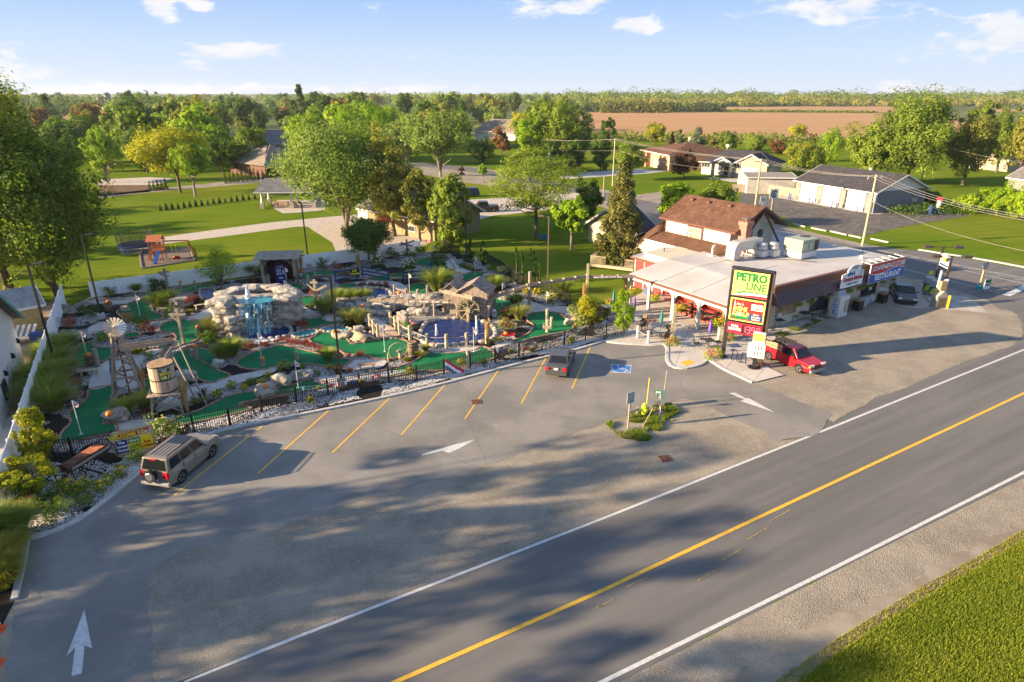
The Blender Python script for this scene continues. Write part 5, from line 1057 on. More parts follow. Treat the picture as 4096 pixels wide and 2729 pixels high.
def tower():
 g=W(ZB(1600,330));e=empty('water_tower','wooden water tank on a timber stand painted MINI GOLF','water tower',tuple(g),R(20));H=1.75;e.scale=(.78,.78,.80)
 for k,(x,y)in enumerate(((-1,-1),(1,-1),(1,1),(-1,1))):
  b=MB();b.bar((x*1.15,y*1.15,0),(x*.95,y*.95,H),.15,.15);b.build('leg',WOOD,e)
  x2,y2=((1,-1),(1,1),(-1,1),(-1,-1))[k];b=MB();b.bar((x*1.12,y*1.12,.2),(x2*.98,y2*.98,H-.2),.08,.1);b.bar((x2*1.12,y2*1.12,.2),(x*.98,y*.98,H-.2),.08,.1);b.build('brace',WOOD,e)
 for k in range(9):b=MB();b.box((-1.15+.2875*k,0,H+.06),(.27,2.4,.09));b.build('deck_board',WOOD,e)
 r0,r1,h=1.0,.93,2.35;n=34;zz=H+.12;sm=mat('tank_stave',(.50,.37,.27),.8,.25,3,stretch=(4,4,.6),bump=.3)
 for i in range(n):
  a0,a1=2*PI*i/n+.008,2*PI*(i+1)/n-.008;b=MB();k=.0 if i%2 else .012
  b.hexa([((r0+k)*math.cos(a0),(r0+k)*math.sin(a0),zz),((r0+k)*math.cos(a1),(r0+k)*math.sin(a1),zz),((r0-.06)*math.cos(a1),(r0-.06)*math.sin(a1),zz),((r0-.06)*math.cos(a0),(r0-.06)*math.sin(a0),zz)],[((r1+k)*math.cos(a0),(r1+k)*math.sin(a0),zz+h),((r1+k)*math.cos(a1),(r1+k)*math.sin(a1),zz+h),((r1-.06)*math.cos(a1),(r1-.06)*math.sin(a1),zz+h),((r1-.06)*math.cos(a0),(r1-.06)*math.sin(a0),zz+h)]);b.build('stave',sm,e)
 b=MB();b.lathe([(.97,zz+h-.03),(.97,zz+h+.03)],n=28);b.build('lid',mat('lid_wood',(.33,.22,.13),.8,.2,3),e)
 for f in(.04,.48,.96):r_=r0+(r1-r0)*f+.02;b=MB();b.lathe([(r_,zz+h*f-.05),(r_,zz+h*f+.05)],n=30);o_=b.build('hoop',HOOP,e)
 a0,a1=R(-95),R(-42);b=MB();g_=mat('sign_green',(.02,.12,.07),.6,.1);n2=6;z0,z1=zz+h*.50,zz+h*.90
 for i in range(n2):
  u,v=a0+(a1-a0)*i/n2,a0+(a1-a0)*(i+1)/n2;q=r0-.0;b.face([(q*math.cos(u),q*math.sin(u),z0),(q*math.cos(v),q*math.sin(v),z0),(q*math.cos(v),q*math.sin(v),z1),(q*math.cos(u),q*math.sin(u),z1)])
 b.build('painted_sign',g_,e);ye=mat('sign_yellow',(.75,.55,.05),.6,.05)
 am=(a0+a1)/2
 for s_,zf,sz,mm in(('MINI',.74,.36,ye),('G LF',.60,.36,ye),("Ure's",.85,.17,mat('sign_white',(.75,.75,.72)))):q=r0+.035;text(s_,mm,e,(q*math.cos(am),q*math.sin(am),zz+h*zf),(PI/2,0,am+PI/2),sz,bold=.012)
 b=MB();q=r0+.03;b.lathe([(.1,0),(.1,.02)],(0,0,0),14,'Y');b.build('golf_ball',mat('ball_white',(.8,.8,.8)),e,loc=(q*math.cos(am)-.02,q*math.sin(am),zz+h*.60),rz=am+PI/2)
 b=MB();p=Vector((.45,-.93,zz+.2));b.pipe([p,p+Vector((0,-.05,.55)),p+Vector((.0,-.03,.75))],.055,8);b.build('spout_pipe',mat('copper',(.50,.22,.10),.45,.2,metal=.7),e)
 t=empty('sluice','raised wooden sluice trough behind the water tank','sluice',tuple(g),R(20));t.scale=(.8,.8,.78)
 for x,y,x2,y2 in((1.5,.4,.55,1.6),(2.2,-.1,1.1,2.9)):b=MB();b.bar((x+.6,y,0),(x2,y2,5.1),.10,.10);b.build('leg',WOOD,t)
 def tr(a,c):
  a,c=Vector(a),Vector(c);d=(c-a).normalized();s_=Vector((-d.y,d.x,0)).normalized()*.3
  for sgn in(-1,1):b=MB();b.bar(a+s_*sgn,c+s_*sgn,.05,.34);b.build('side_board',WOOD,t)
  b=MB();b.bar(a-Vector((0,0,.15)),c-Vector((0,0,.15)),.6,.04);b.build('bottom_board',MW,t)
 tr((.1,.8,4.5),(.9,2.3,5.3));tr((.9,2.3,5.35),(-2.9,1.6,5.5))
tower()
vs_=W(ZC(990,430));e=empty('timber_shelter','driftwood lean-to shelter over the drinks machine','shelter',tuple(vs_),R(8))
for x,y in((-1.7,0),(1.7,0),(-1.7,1.8),(1.7,1.8)):b=MB();b.bar((x,y,0),(x*.98,y,2.75),.28,.28);b.build('post',WOOD,e)
for k in range(14):b=MB();x=-2.4+4.8*k/14;b.slab([(x,-.6,2.75+.02*(k%3)),(x+.33,-.6,2.75+.02*(k%3)),(x+.33,2.2,3.1),(x,2.2,3.1)],.05);b.build('roof_board',WOOD,e)
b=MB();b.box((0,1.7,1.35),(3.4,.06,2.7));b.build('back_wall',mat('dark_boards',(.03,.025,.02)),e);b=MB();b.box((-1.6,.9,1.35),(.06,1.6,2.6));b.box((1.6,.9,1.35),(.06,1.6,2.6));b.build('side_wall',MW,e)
for s_ in(-1,1):b=MB();b.bar((s_*1.65,-.02,1.9),(s_*.9,-.02,2.7),.1,.12);b.build('brace',WOOD,e)
v=empty('vending_machine','dark blue cold drinks vending machine in the driftwood shelter','vending machine',tuple(vs_+Vector((.05,.55,0))),R(8));b=MB();b.box((0,0,1.0),(1.1,.8,2.0));b.build('cabinet',mat('vend_blue',(.01,.03,.16),.35,.1),v,bevel=.04)
for i in range(5):
 for j in range(2):b=MB();b.box((-.27+.26*j,-.41,.95+.14*i),(.2,.03,.1));b.build('selection_label',mat('vend_label',(.45,.5,.6)),v)
b=MB();b.box((.33,-.41,1.2),(.16,.03,.5));b.build('coin_panel',mat('vend_grey',(.5,.5,.52)),v);b=MB();b.box((.02,-.41,.55),(.45,.03,.18));b.build('delivery_door',mat('vend_grey',(.5,.5,.52)),v);b=MB();b.lathe([(.13,0),(.13,.02)],(-.25,-.43,1.78),14,'Y');b.build('round_logo',mat('logo_red',(.5,.03,.05)),v);text('PEPSI',mat('sign_white',(.7,.7,.7)),v,(.15,-.415,1.78),(PI/2,0,0),.2)
def wheel(name,px,r,lab,cat='wagon wheel',tilt=.0,rz=0.,m=WOODL,z=0,parent=None,loc=None,n=12):
 e=empty(name,lab,cat,loc or tuple(W(px)+Vector((0,0,r*.95+z))),rz)if parent is None else None
 if parent is not None:e=bpy.data.objects.new(name,None);COL.objects.link(e);e.parent=parent;e.location=loc;e.rotation_euler=(0,0,rz);KID.setdefault(parent.name,[]).append(e)
 b=MB();pts=[(r*math.cos(2*PI*i/28),0,r*math.sin(2*PI*i/28))for i in range(29)];b.pipe(pts,r*.05,5);b.build('rim',m,e)
 for k in range(n):a=2*PI*k/n;b=MB();b.tube((0,0,0),(r*math.cos(a),0,r*math.sin(a)),r*.028,n=5);b.build('spoke',m,e)
 b=MB();b.lathe([(r*.13,-.1),(r*.16,0),(r*.13,.1)],(0,0,0),10,'Y');b.build('hub',m,e);return e
wheel('wagon_wheel',ZC(2105,1150),.72,'pale wooden wagon wheel at the edge of the sunlit green',rz=R(12))
stump(ZC(2010,1175),.75,.06,'thin stake left of the wagon wheel',WOODL);stump(ZC(2122,1140),.75,.14,'short post behind the wagon wheel',WOODL)
PINK=mat('flamingo_pink',(.75,.28,.24),.6,.1);g=W(ZF(135,880));e=empty('flamingo','pink plastic flamingo beside the yellow-green bush','flamingo',tuple(g),R(200))
b=MB();b.rock((0,0,.72),(.55,.28,.32),3,2,.04);b.build('body',PINK,e,smooth=True);b=MB();b.pipe([(.2,0,.8),(.33,0,.95),(.24,0,1.1),(.2,0,1.25),(.3,0,1.35),(.42,0,1.3)],[.07,.05,.04,.04,.055,.03],7);b.build('neck',PINK,e,smooth=True);b=MB();b.tube((.42,0,1.3),(.5,0,1.2),.03,.012);b.build('beak',BLACKM,e)
for s_ in(-1,1):b=MB();b.tube((0,s_*.06,0),(0,s_*.06,.6),.015,n=5);b.build('leg',BLACKM,e)
rwg=empty('toy_wagon','little red wagon holding a pumpkin in front of the roses','toy wagon',tuple(W(ZF(1020,950))),R(5));REDP=mat('red_enamel',(.50,.02,.03),.35,.1)
b=MB();b.box((0,0,.3),(1.1,.45,.04));b.box((0,-.22,.36),(1.1,.03,.12));b.box((0,.22,.36),(1.1,.03,.12));b.box((.54,0,.36),(.03,.44,.12));b.box((-.54,0,.36),(.03,.44,.12));b.build('tray',REDP,rwg)
for x in(-.42,.42):
 for y in(-.26,.26):b=MB();b.lathe([(.15,-.03),(.15,.03)],(x,y,.15),12,'Y');b.build('wheel',mat('toy_tyre',(.5,.5,.48)),rwg)
for px,lab in((ZC(1530,795),'black lantern pair member left of the feather grass'),(ZC(1577,795),'black lantern pair member nearer the feather grass'),(ZC(1140,430),'dark lantern left of the drinks shelter ladder'),(ZC(1182,430),'blue lantern by the drinks shelter'),(ZF(888,745),'white lantern hung at the mill corner')):
 e=empty('lantern',lab,'lantern',tuple(W(px)),.3);m=BLACKM if 'white' not in lab else VINYL;b=MB();b.box((0,0,.03),(.34,.34,.06));b.box((0,0,.55),(.34,.34,.05));[b.box((x*.15,y*.15,.3),(.03,.03,.5))for x in(-1,1)for y in(-1,1)];b.lathe([(.2,.58),(.08,.72),(.02,.74)],n=4);b.build('frame',m,e);b=MB();b.tube((0,0,.06),(0,0,.35),.06);b.build('candle',mat('candle',(.6,.58,.5)),e)
RUST=mat('old_rust',(.075,.035,.022),.85,.4,5,bump=.3);RUSTO=mat('orange_rust',(.36,.12,.05),.8,.3,4)
g=W(ZB(690,1020));g2=W(ZB(985,830));d=g2-g;wg=empty('seed_wagon','rusty horse-drawn seed drill with iron wheels in the front bed','farm implement',tuple(g),math.atan2(d.y,d.x));LL=d.length
b=MB();z0,z1=.75,1.15
b.hexa([(-.2,-.22,z0),(LL+.2,-.22,z0),(LL+.2,.22,z0),(-.2,.22,z0)],[(-.2,-.38,z1),(LL+.2,-.38,z1),(LL+.2,.38,z1),(-.2,.38,z1)]);b.build('seed_box',RUST,wg)
b=MB();b.box((LL*.78,0,z1+.03),(LL*.42,.7,.03));b.build('box_lid',RUSTO,wg);b=MB();b.box((LL*.27,0,z1+.03),(LL*.56,.7,.03));b.build('box_lid',RUST,wg);b=MB();b.bar((-.15,-.41,z1-.12),(LL+.15,-.41,z1-.12),.04,.14);b.build('edge_board',WOOD,wg)
for x in(-.35,LL+.35):wheel('wheel',None,.68,None,m=RUST,parent=wg,loc=(x,0,.66),rz=PI/2,n=10)
b=MB();b.tube((-.4,0,.66),(LL+.4,0,.66),.04);b.bar((LL*.3,0,.66),(LL*.3,-1.9,.35),.08,.08);b.build('axle',RUST,wg)
for k in range(8):b=MB();x=LL*(k+.5)/8;b.pipe([(x,0,.75),(x,.15,.4),(x,.3,.15)],.025,5);b.build('seed_tube',RUST,wg)
SGY=mat('sign_lemon',(.75,.62,.02),.5,.05);SGR=mat('sign_crimson',(.42,.015,.02),.5,.1);SGG=mat('sign_leafgreen',(.04,.26,.03),.5,.25,3);SGB=mat('sign_navy',(.02,.05,.20),.5,.2,5);SGW=mat('sign_white',(.75,.75,.72))
a,c=W(ZB(1115,800)),W(ZB(1475,715));d=c-a;ws=empty('welcome_sign',"framed WELCOME TO Ure's sign with three colourful panels",'sign',tuple(a),math.atan2(d.y,d.x));LL=d.length;hh=1.45;zb=.25
b=MB();b.box((LL/2,0,zb+hh/2),(LL,.05,hh));b.build('panel',mat('sign_cream',(.55,.48,.25),.6,.3,6),ws)
for s_ in(0,1):b=MB();b.box((LL*(.08+.84*s_),.08,.7),(.1,.1,1.4));b.build('post',WOOD,ws)
fr=mat('sign_log_frame',(.40,.30,.15),.8,.3,8)
for p_,q_ in(((0,0,zb),(LL,0,zb)),((0,0,zb+hh),(LL,0,zb+hh)),((0,0,zb),(0,0,zb+hh)),((LL,0,zb),(LL,0,zb+hh))):b=MB();b.tube(p_,q_,.07);b.build('frame_log',fr,ws)
b=MB();b.slab([(.15,-.03,zb+1.0),(LL-.2,-.03,zb+1.08),(LL-.1,-.03,zb+1.38),(.1,-.03,zb+1.3)],.012);b.build('red_band',SGR,ws)
text('WELCOME TO',SGY,ws,(LL*.36,-.06,zb+1.18),(PI/2,0,0),.31,bold=.012,sx=.9);text("Ure's",SGW,ws,(LL*.80,-.06,zb+1.22),(PI/2,0,0),.36,shear=.3)
for x,m_,L_ in((.17,SGB,('The','Country','Kitchen')),(.5,SGG,("Ure's",'MINI','GOLF')),(.82,SGY,('','Ice','Cream'))):
 b=MB();b.box((LL*x,-.035,zb+.52),(LL*.30,.02,.82));b.build('picture_panel',m_,ws)
 for i,s_ in enumerate(L_):
  if s_:text(s_,{SGB:SGW,SGG:SGY,SGY:SGR}[m_]if i else SGW,ws,(LL*x,-.06,zb+.78-.24*i),(PI/2,0,0),.22 if i==0 else(.27 if m_ is not SGB else .2),bold=.008)
e=empty('planter_tray','white handled tray on the mailbox posts','planter',tuple(W(ZF(1385,845),1.0)),0);b=MB();b.box((0,0,.0),(.7,.4,.18));b.build('tray',WOODL,e);b=MB();b.pipe([(-.3,0,.08),(-.3,0,.35),(.3,0,.35),(.3,0,.08)],.03);b.build('handle',WOODL,e)
e=empty('ladder','old ladder leaning on the drinks shelter','ladder',tuple(W(ZC(1150,385))),R(8))
for s_ in(-.2,.2):b=MB();b.bar((s_,0,0),(s_-.35,.3,2.2),.06,.06);b.build('rail',WOOD,e)
for k in range(6):b=MB();f=(k+.7)/7;b.bar((-.2-.35*f,.3*f,2.2*f),(.2-.35*f,.3*f,2.2*f),.04,.04);b.build('rung',WOOD,e)
def bunting(pa,za,pb,zb_,n,lab):
 a,c=W(pa)+Vector((0,-.12,za)),W(pb)+Vector((0,-.12,zb_));e=empty('bunting',lab,'bunting',tuple(a));P=[]
 for i in range(n*2+1):f=i/(n*2);P.append((c-a)*f+Vector((0,0,-.35*4*f*(1-f))))
 b=MB();b.pipe(P,.008,4);b.build('string',SGW,e);cs=[(.75,.75,.75),(.05,.09,.30),(.75,.55,.03),(.04,.35,.12),(.65,.03,.06),(.6,.05,.1)]
 for i in range(n):
  p,q=P[2*i],P[2*i+1];k=cs[i%6];b=MB();b.face([p,q,(p+q)/2+Vector((.02,-.06,-.30))]);b.build('pennant',mat('pennant_%d'%(i%6),k,.7,.05),e)
bunting(ZC(1210,1545),1.15,ZC(2270,1300),1.15,17,'string of coloured pennants on the fence left of the flag');bunting(ZF(905,1175),1.1,ZF(1700,985),1.15,16,'string of coloured pennants on the fence behind the sedan')
def open_flag(a,lab,W_=1.6,H_=.95,rot=0.,droop=.5,txt='OPEN',pole=None):
 e=empty('open_flag',lab,'flag',tuple(a),rot);nx=10
 for band,m_ in((0,mat('flag_crimson',(.55,.03,.08),.8,.05)),(1,FLAGW),(2,mat('flag_blue',(.10,.10,.30),.8,.05))):
  b=MB()
  for i in range(nx):
   def pt(u,v):x=u*W_;return(x*math.cos(droop),.09*math.sin(u*9)*u,-x*math.sin(droop)-v*H_)
   b.face([pt(i/nx,band/3),pt((i+1)/nx,band/3),pt((i+1)/nx,(band+1)/3),pt(i/nx,(band+1)/3)])
  b.build('stripe',m_,e)
 if txt:text(txt,mat('flag_ink',(.05,.05,.2)),e,(W_*.5*math.cos(droop),-.08,-W_*.5*math.sin(droop)-H_/2),(PI/2,droop,0),.32,bold=.01)
 if pole:b=MB();b.tube(pole[0],pole[1],.02);b.build('pole',WOODL,e)
open_flag(W(ZF(432,1280))+Vector((0,-.1,1.25)),'red, white and blue flag draped on the iron fence',1.7,.8,0,.62,'')
open_flag(W(ZG(870,720))+Vector((.9,0,2.1)),'hanging OPEN flag on a slanted pole in the gravel strip',1.25,.7,.15,1.35,'O',((-.95,0,-2.1),(.05,0,.05)))
cf=empty('maple_leaf_flag','small red and white maple leaf flag on the white fence','flag',tuple(W(ZF(275,105))+Vector((0,-.1,1.05))));b=MB();b.box((-.3,0,0),(.2,.02,.4));b.box((.3,0,0),(.2,.02,.4));b.build('red_bar',REDP,cf);b=MB();b.box((0,0,0),(.4,.02,.4));b.build('white_field',FLAGW,cf);b=MB();b.face([(.12*math.cos(a_)*(1 if k%2 else .5),-.02,.14*math.sin(a_)*(1 if k%2 else .5))for k,a_ in enumerate([2*PI*k/14 for k in range(14)])]);b.build('leaf',REDP,cf)
# buildings
CREAM=mat('cream_siding',(.50,.455,.34),.7,.06,2);WHITEW=mat('white_wall',(.60,.585,.55),.7,.05,2);REDW=mat('red_wall',(.42,.045,.04),.7,.1,2)
BROWNT=mat('brown_trim',(.13,.055,.040),.6,.1,3);BROWNR=mat('brown_metal_roof',(.075,.045,.045),.5,.12,3);GLASS=mat('window_glass',(.035,.05,.06),.08,.4,.8,spec=.8)
def m_shing(name,c1,c2,s=1.):
 def f(t,pos):
  a=t.noise(pos,1.1,5,.6);v=t.n('ShaderNodeTexVoronoi');t.l(pos,v.inputs['Vector']);v.inputs['Scale'].default_value=4.5;vc=t.n('ShaderNodeSeparateColor');t.l(v.outputs['Color'],vc.inputs[0])
  return t.mix(t.math('MULTIPLY',vc.outputs[0],.55),t.mix(t.smooth(a,.3,.7),c4(*c1),c4(*c2)),c4(*[x*.55 for x in c1]))
 return ground_mat(name,f,bump=.3,bscale=12)
SH_BR=m_shing('brown_shingle',(.105,.056,.038),(.165,.092,.062));SH_GY=m_shing('charcoal_shingle',(.045,.043,.05),(.075,.072,.08));SH_TA=m_shing('tan_shingle',(.20,.165,.125),(.29,.245,.19));SH_LG=m_shing('grey_shingle',(.13,.13,.135),(.19,.19,.195))
def m_membrane(t,pos):
 a=t.noise(pos,.35,5,.6);b_=t.noise(pos,2.5,6,.75,dist=1.)
 return t.mix(t.math('MULTIPLY',t.smooth(b_,.62,.75),.35),t.mix(t.smooth(a,.3,.7),c4(.36,.345,.33),c4(.45,.435,.42)),c4(.24,.21,.18))
MEMB=ground_mat('roof_membrane',m_membrane,rough=.6,bump=.05)
def m_brick(name,c1,c2,mort,sc=1.):
 m=bpy.data.materials.new(name);m.use_nodes=True;t=NT(m.node_tree);out=t.n('ShaderNodeOutputMaterial');uv=t.n('ShaderNodeTexCoord').outputs['Object']
 sp=t.n('ShaderNodeSeparateXYZ');t.l(uv,sp.inputs[0]);cb=t.n('ShaderNodeCombineXYZ');t.l(t.math('ADD',sp.outputs[0],sp.outputs[1]),cb.inputs[0]);t.l(sp.outputs[2],cb.inputs[1])
 br_=t.n('ShaderNodeTexBrick');t.l(cb.outputs[0],br_.inputs['Vector']);br_.inputs['Color1'].default_value=(*c1,1);br_.inputs['Color2'].default_value=(*c2,1);br_.inputs['Mortar'].default_value=(*mort,1)
 br_.inputs['Scale'].default_value=1.;br_.inputs['Brick Width'].default_value=.22*sc;br_.inputs['Row Height'].default_value=.075*sc;br_.inputs['Mortar Size'].default_value=.008
 p=principled(t,br_.outputs['Color'],.85);t.l(p.outputs[0],out.inputs[0]);return m
RBRICK=m_brick('red_brick',(.38,.13,.085),(.28,.09,.06),(.35,.3,.26));OBRICK=m_brick('orange_brick',(.48,.25,.16),(.40,.19,.12),(.4,.33,.27));GBRICK=m_brick('grey_block',(.19,.20,.215),(.165,.175,.19),(.13,.13,.14),1.6);TBRICK=m_brick('tan_brick',(.42,.34,.25),(.34,.27,.20),(.4,.36,.3));YBRICK=m_brick('yellow_brick',(.30,.24,.13),(.24,.19,.10),(.2,.18,.12))
def siding(e,a,c,z0,z1,m,name='siding',step=.2):
 """lapped boards, joined: too thin to pick apart from here"""
 a,c=Vector((*a[:2],0)),Vector((*c[:2],0));d=(c-a).normalized();nrm=Vector((d.y,-d.x,0));n=max(1,round((z1-z0)/step));b=MB()
 for i in range(n):za=z0+(z1-z0)*i/n;zb=z0+(z1-z0)*(i+1)/n;b.face([a+nrm*.05+Vector((0,0,za)),c+nrm*.05+Vector((0,0,za)),c+nrm*.02+Vector((0,0,zb)),a+nrm*.02+Vector((0,0,zb))]);b.face([a+Vector((0,0,za)),c+Vector((0,0,za)),c+nrm*.05+Vector((0,0,za)),a+nrm*.05+Vector((0,0,za))])
 return tag(b.build(name,m,e),kind='stuff')
def window(e,c,rz,wd,h,fm=VINYL,gm=None,panes=2,nm='window',depth=.1,rows=1,fw=.08,sill=True):
 """frame proud of the wall, glass inside; c is the centre on the wall face, rz turns local -Y outward"""
 w_=bpy.data.objects.new(nm,None);COL.objects.link(w_);w_.parent=e;KID.setdefault(e.name,[]).append(w_);w_.location=c;w_.rotation_euler=(0,0,rz)
 b=MB()
 for s_ in(-1,1):b.box((s_*(wd/2-fw/2),-depth/2,0),(fw,depth,h));b.box((0,-depth/2,s_*(h/2-fw/2)),(wd-2*fw,depth,fw))
 b.build('frame',fm,w_);b=MB()
 for k in range(1,panes):b.box((-wd/2+wd*k/panes,-depth*.45,0),(fw*.8,depth*.8,h-2*fw))
 for k in range(1,rows):b.box((0,-depth*.4,-h/2+h*k/rows),(wd-2*fw,depth*.6,fw*.6))
 if b.v:b.build('mullion',fm,w_)
 for k in range(panes):b=MB();b.box((-wd/2+wd*(k+.5)/panes,-.02,0),(wd/panes-fw*.9,.02,h-2*fw));b.build('pane',gm or GLASS,w_)
 return w_
BA=R(32.6);BO=Vector((22.3,53.1,0))
store=empty('restaurant',"cream restaurant and store with flat white roof, brown awning and red side walls",'restaurant',tuple(BO),BA)
LA,LB=18.2,15.5
RZ=4.0
b=MB();b.box((LA/2,LB/2,1.95),(LA,LB,3.9));b.build('wall_core',CREAM,store)
siding(store,(0,0),(LA,0),.1,3.0,CREAM,'front_siding');siding(store,(LA,0),(LA,LB),.1,3.9,CREAM,'side_siding')
b=MB();b.slab([(-5.1,-.45,3.0),(0,-.45,3.78),(0,12.1,3.78),(-5.1,12.1,3.0)],.12);b.build('canopy_roof',MEMB,store)
b=MB();b.slab([(0,-.45,3.78),(19.3,-.45,4.02),(19.3,16.0,4.02),(6.2,16.0,4.02),(6.2,12.1,3.9),(0,12.1,3.78)],.12);b.build('main_roof',MEMB,store)
b=MB();b.slab([(-.5,12.104,3.2),(6.2,12.104,3.6),(6.2,16.9,3.6),(-.5,16.9,3.2)],.12);b.build('wing_roof',MEMB,store)
b=MB();b.box((2.9,14.3,1.6),(6.3,4.4,3.2));b.build('red_wing',REDW,store)
b=MB()
for y in(12.2,13.6,15.0,16.4):b.box((-.28,y,1.6),(.06,.12,3.2))
b.box((-.28,14.3,3.1),(.08,4.6,.2));b.build('white_trim',WHITEW,store)
b=MB();b.bar((-5.2,-.5,2.98),(-5.2,12.15,2.98),.14,.2);b.bar((-5.2,-.52,2.98),(0,-.52,3.74),.14,.2);b.bar((-5.2,12.18,2.98),(0,12.18,3.74),.1,.2);b.build('brown_gutter',BROWNT,store)
b=MB();b.bar((-5.15,-.4,2.78),(-5.15,12.0,2.78),.2,.22);b.build('beam',WHITEW,store)
b=MB();b.bar((-.6,12.2,3.2),(-.6,17,3.2),.14,.2);b.build('brown_gutter',BROWNT,store)
b=MB();b.box((-.04,6,1.6),(.08,12,3.1));b.build('red_side_wall',REDW,store)
for y in(0.1,3.2,6.2,9.3,11.9):
 b=MB();b.box((-5.0,y,1.35),(.26,.26,2.7));b.build('post',WHITEW,store)
 b=MB();[b.slab([(-5.0,y+s_*.13,2.68),(-5.0,y+s_*.75,2.68),(-5.0,y+s_*.45,2.5),(-5.0,y+s_*.13,2.15)],.05)for s_ in(-1,1)];b.build('bracket',WHITEW,store)
b=MB();b.bar((-5.45,12.1,0),(-5.45,12.1,2.9),.2,.24);b.bar((-5.45,12.1,2.3),(-6.1,12.1,2.9),.12,.14);b.build('timber_post',WOODB,store)
b=MB();b.box((-1.6,4.0,.2),(2.9,7.0,.22));b.build('red_deck',mat('red_deck',(.26,.06,.05),.7,.2,4),store)
for x,y in((-3.1,.5),(-3.1,2.7),(-3.1,5),(-3.1,7.4),(-.3,.4)):b=MB();b.box((x,y,.75),(.08,.08,1.1));b.build('deck_post',REDW,store)
b=MB();b.bar((-3.1,.5,1.25),(-3.1,7.4,1.25),.07,.08);b.bar((-3.1,.5,.8),(-3.1,7.4,.8),.05,.06);b.build('deck_rail',REDW,store)
for i in range(60):
 x0=-.4+19.5*i/60;b=MB();w_=19.5/60*.93;b.slab([(x0,-1.35,2.55),(x0+w_,-1.35,2.55),(x0+w_,-.78,3.55),(x0,-.78,3.55)],.03);b.build('awning_panel',BROWNR if i%7 else mat('brown_metal_b',(.10,.055,.05),.5),store)
 b=MB();b.box((x0+w_/2,-.74,3.86),(w_,.05,.62));b.build('fascia_panel',mat('fascia_brown',(.15,.07,.05),.6,.1),store)
b=MB();b.face([(19.1,-1.35,2.55),(19.1,-.2,2.55),(19.1,-.2,4.1),(19.1,-.78,4.1),(19.1,-.78,3.55)]);b.face([(-.4,-.2,2.55),(-.4,-1.35,2.55),(-.4,-.78,3.55),(-.4,-.78,4.1),(-.4,-.2,4.1)]);b.build('awning_end',BROWNT,store)
b=MB();b.box((19.2,8,3.75),(.06,16,.5));b.box((9.5,-.60,4.16),(19.2,.35,.05));b.build('side_fascia',BROWNT,store)
b=MB();b.face([(-.3,-.7,2.55),(19,-.7,2.55),(19,-1.3,2.55),(-.3,-1.3,2.55)]);b.build('soffit',CREAM,store)
TANG=mat('curtain_tan',(.30,.22,.12),.5,.5,.7)
w1=window(store,(2.6,-.05,1.55),0,3.4,1.5,WHITEW,TANG,1,fw=.09);window(store,(8.2,-.05,1.45),0,3.7,1.9,BROWNT,None,2,fw=.12);window(store,(16.0,-.05,1.5),0,2.6,1.75,BROWNT,None,1,fw=.1)
b=MB();b.box((1.9,-.1,1.05),(.55,.03,.4));b.box((7.0,-.1,1.65),(.35,.03,.28));b.box((8.5,-.1,1.75),(.25,.03,.35));b.box((9.4,-.1,.95),(.3,.03,.35));b.box((15.3,-.1,1.9),(.35,.03,.4));b.box((16.3,-.1,1.3),(.5,.03,.4));b.build('window_poster',mat('paper',(.6,.6,.6)),store)
b=MB();b.box((8.0,-.1,2.0),(.8,.03,.25));b.build('red_poster',REDW,store)
ks=empty('restaurant_sign',"white arched sign reading Ure's Country Kitchen on the awning",'sign',tuple(BO+Matrix.Rotation(BA,3,'Z')@Vector((10.2,-1.45,2.75))),BA)
b=MB();pr=[(-1.75,0),(1.75,0),(1.75,1.35)]+[(1.15*math.cos(a)+.15,1.42+.62*math.sin(a))for a in[R(180*k/12)for k in range(1,12)]]+[(-.9,1.42),(-1.75,1.3)]
b.slab([(x,.09,z)for x,z in pr],.06);b.build('panel',SGW,ks)
text("Ure's",mat('ink_blue',(.02,.12,.28)),ks,(-.45,-.04,1.28),(PI/2,0,0),.55,bold=.02,shear=.15);text('Country Kitchen',mat('ink_red',(.42,.02,.05)),ks,(0,-.04,.78),(PI/2,0,0),.52,sx=.86,bold=.02);text('* GREAT FOOD *',mat('ink_grey',(.08,.08,.12)),ks,(0,-.04,.3),(PI/2,0,0),.24,bold=.004);text('ESTABLISHED\n* 1988 *',mat('ink_grey',(.08,.08,.12)),ks,(.1,-.04,1.8),(PI/2,0,0),.19)
b=MB();[b.face([(1.25,-.03,.9),(1.25+dx-.03,-.03,2.0+dz),(1.25+dx+.05,-.03,1.9+dz)])for dx,dz in((-.3,.0),(-.1,.25),(.1,.3),(.3,.1),(.0,.4))];b.build('painted_reeds',mat('reed_green',(.05,.22,.10)),ks)
ss=empty('store_sign','red and blue CONVENIENCE STORE RESTAURANT sign board at the awning end','sign',tuple(BO+Matrix.Rotation(BA,3,'Z')@Vector((16.0,-1.5,2.5))),BA)
b=MB();b.box((0,.05,.98),(6.1,.1,1.98));b.build('frame',mat('sign_frame',(.5,.5,.48)),ss);b=MB();b.box((0,-.01,.98),(5.95,.03,1.86));b.build('red_field',mat('store_red',(.52,.03,.045),.5,.05),ss)
cu_=[(-2.97+5.94*k/24,.98+.14*math.sin(k/24*2*PI+PI*1.0))for k in range(25)]
b=MB();b.face([(-2.97,-.035,.06),(2.97,-.035,.06)]+[(x,-.035,z)for x,z in cu_[::-1]]);b.build('blue_field',mat('store_blue',(.015,.11,.42),.5,.05),ss)
b=MB();[b.face([(x0,-.04,z0-.03),(x1,-.04,z1-.03),(x1,-.04,z1+.03),(x0,-.04,z0+.03)])for(x0,z0),(x1,z1)in zip(cu_,cu_[1:])];b.build('white_wave',SGW,ss)
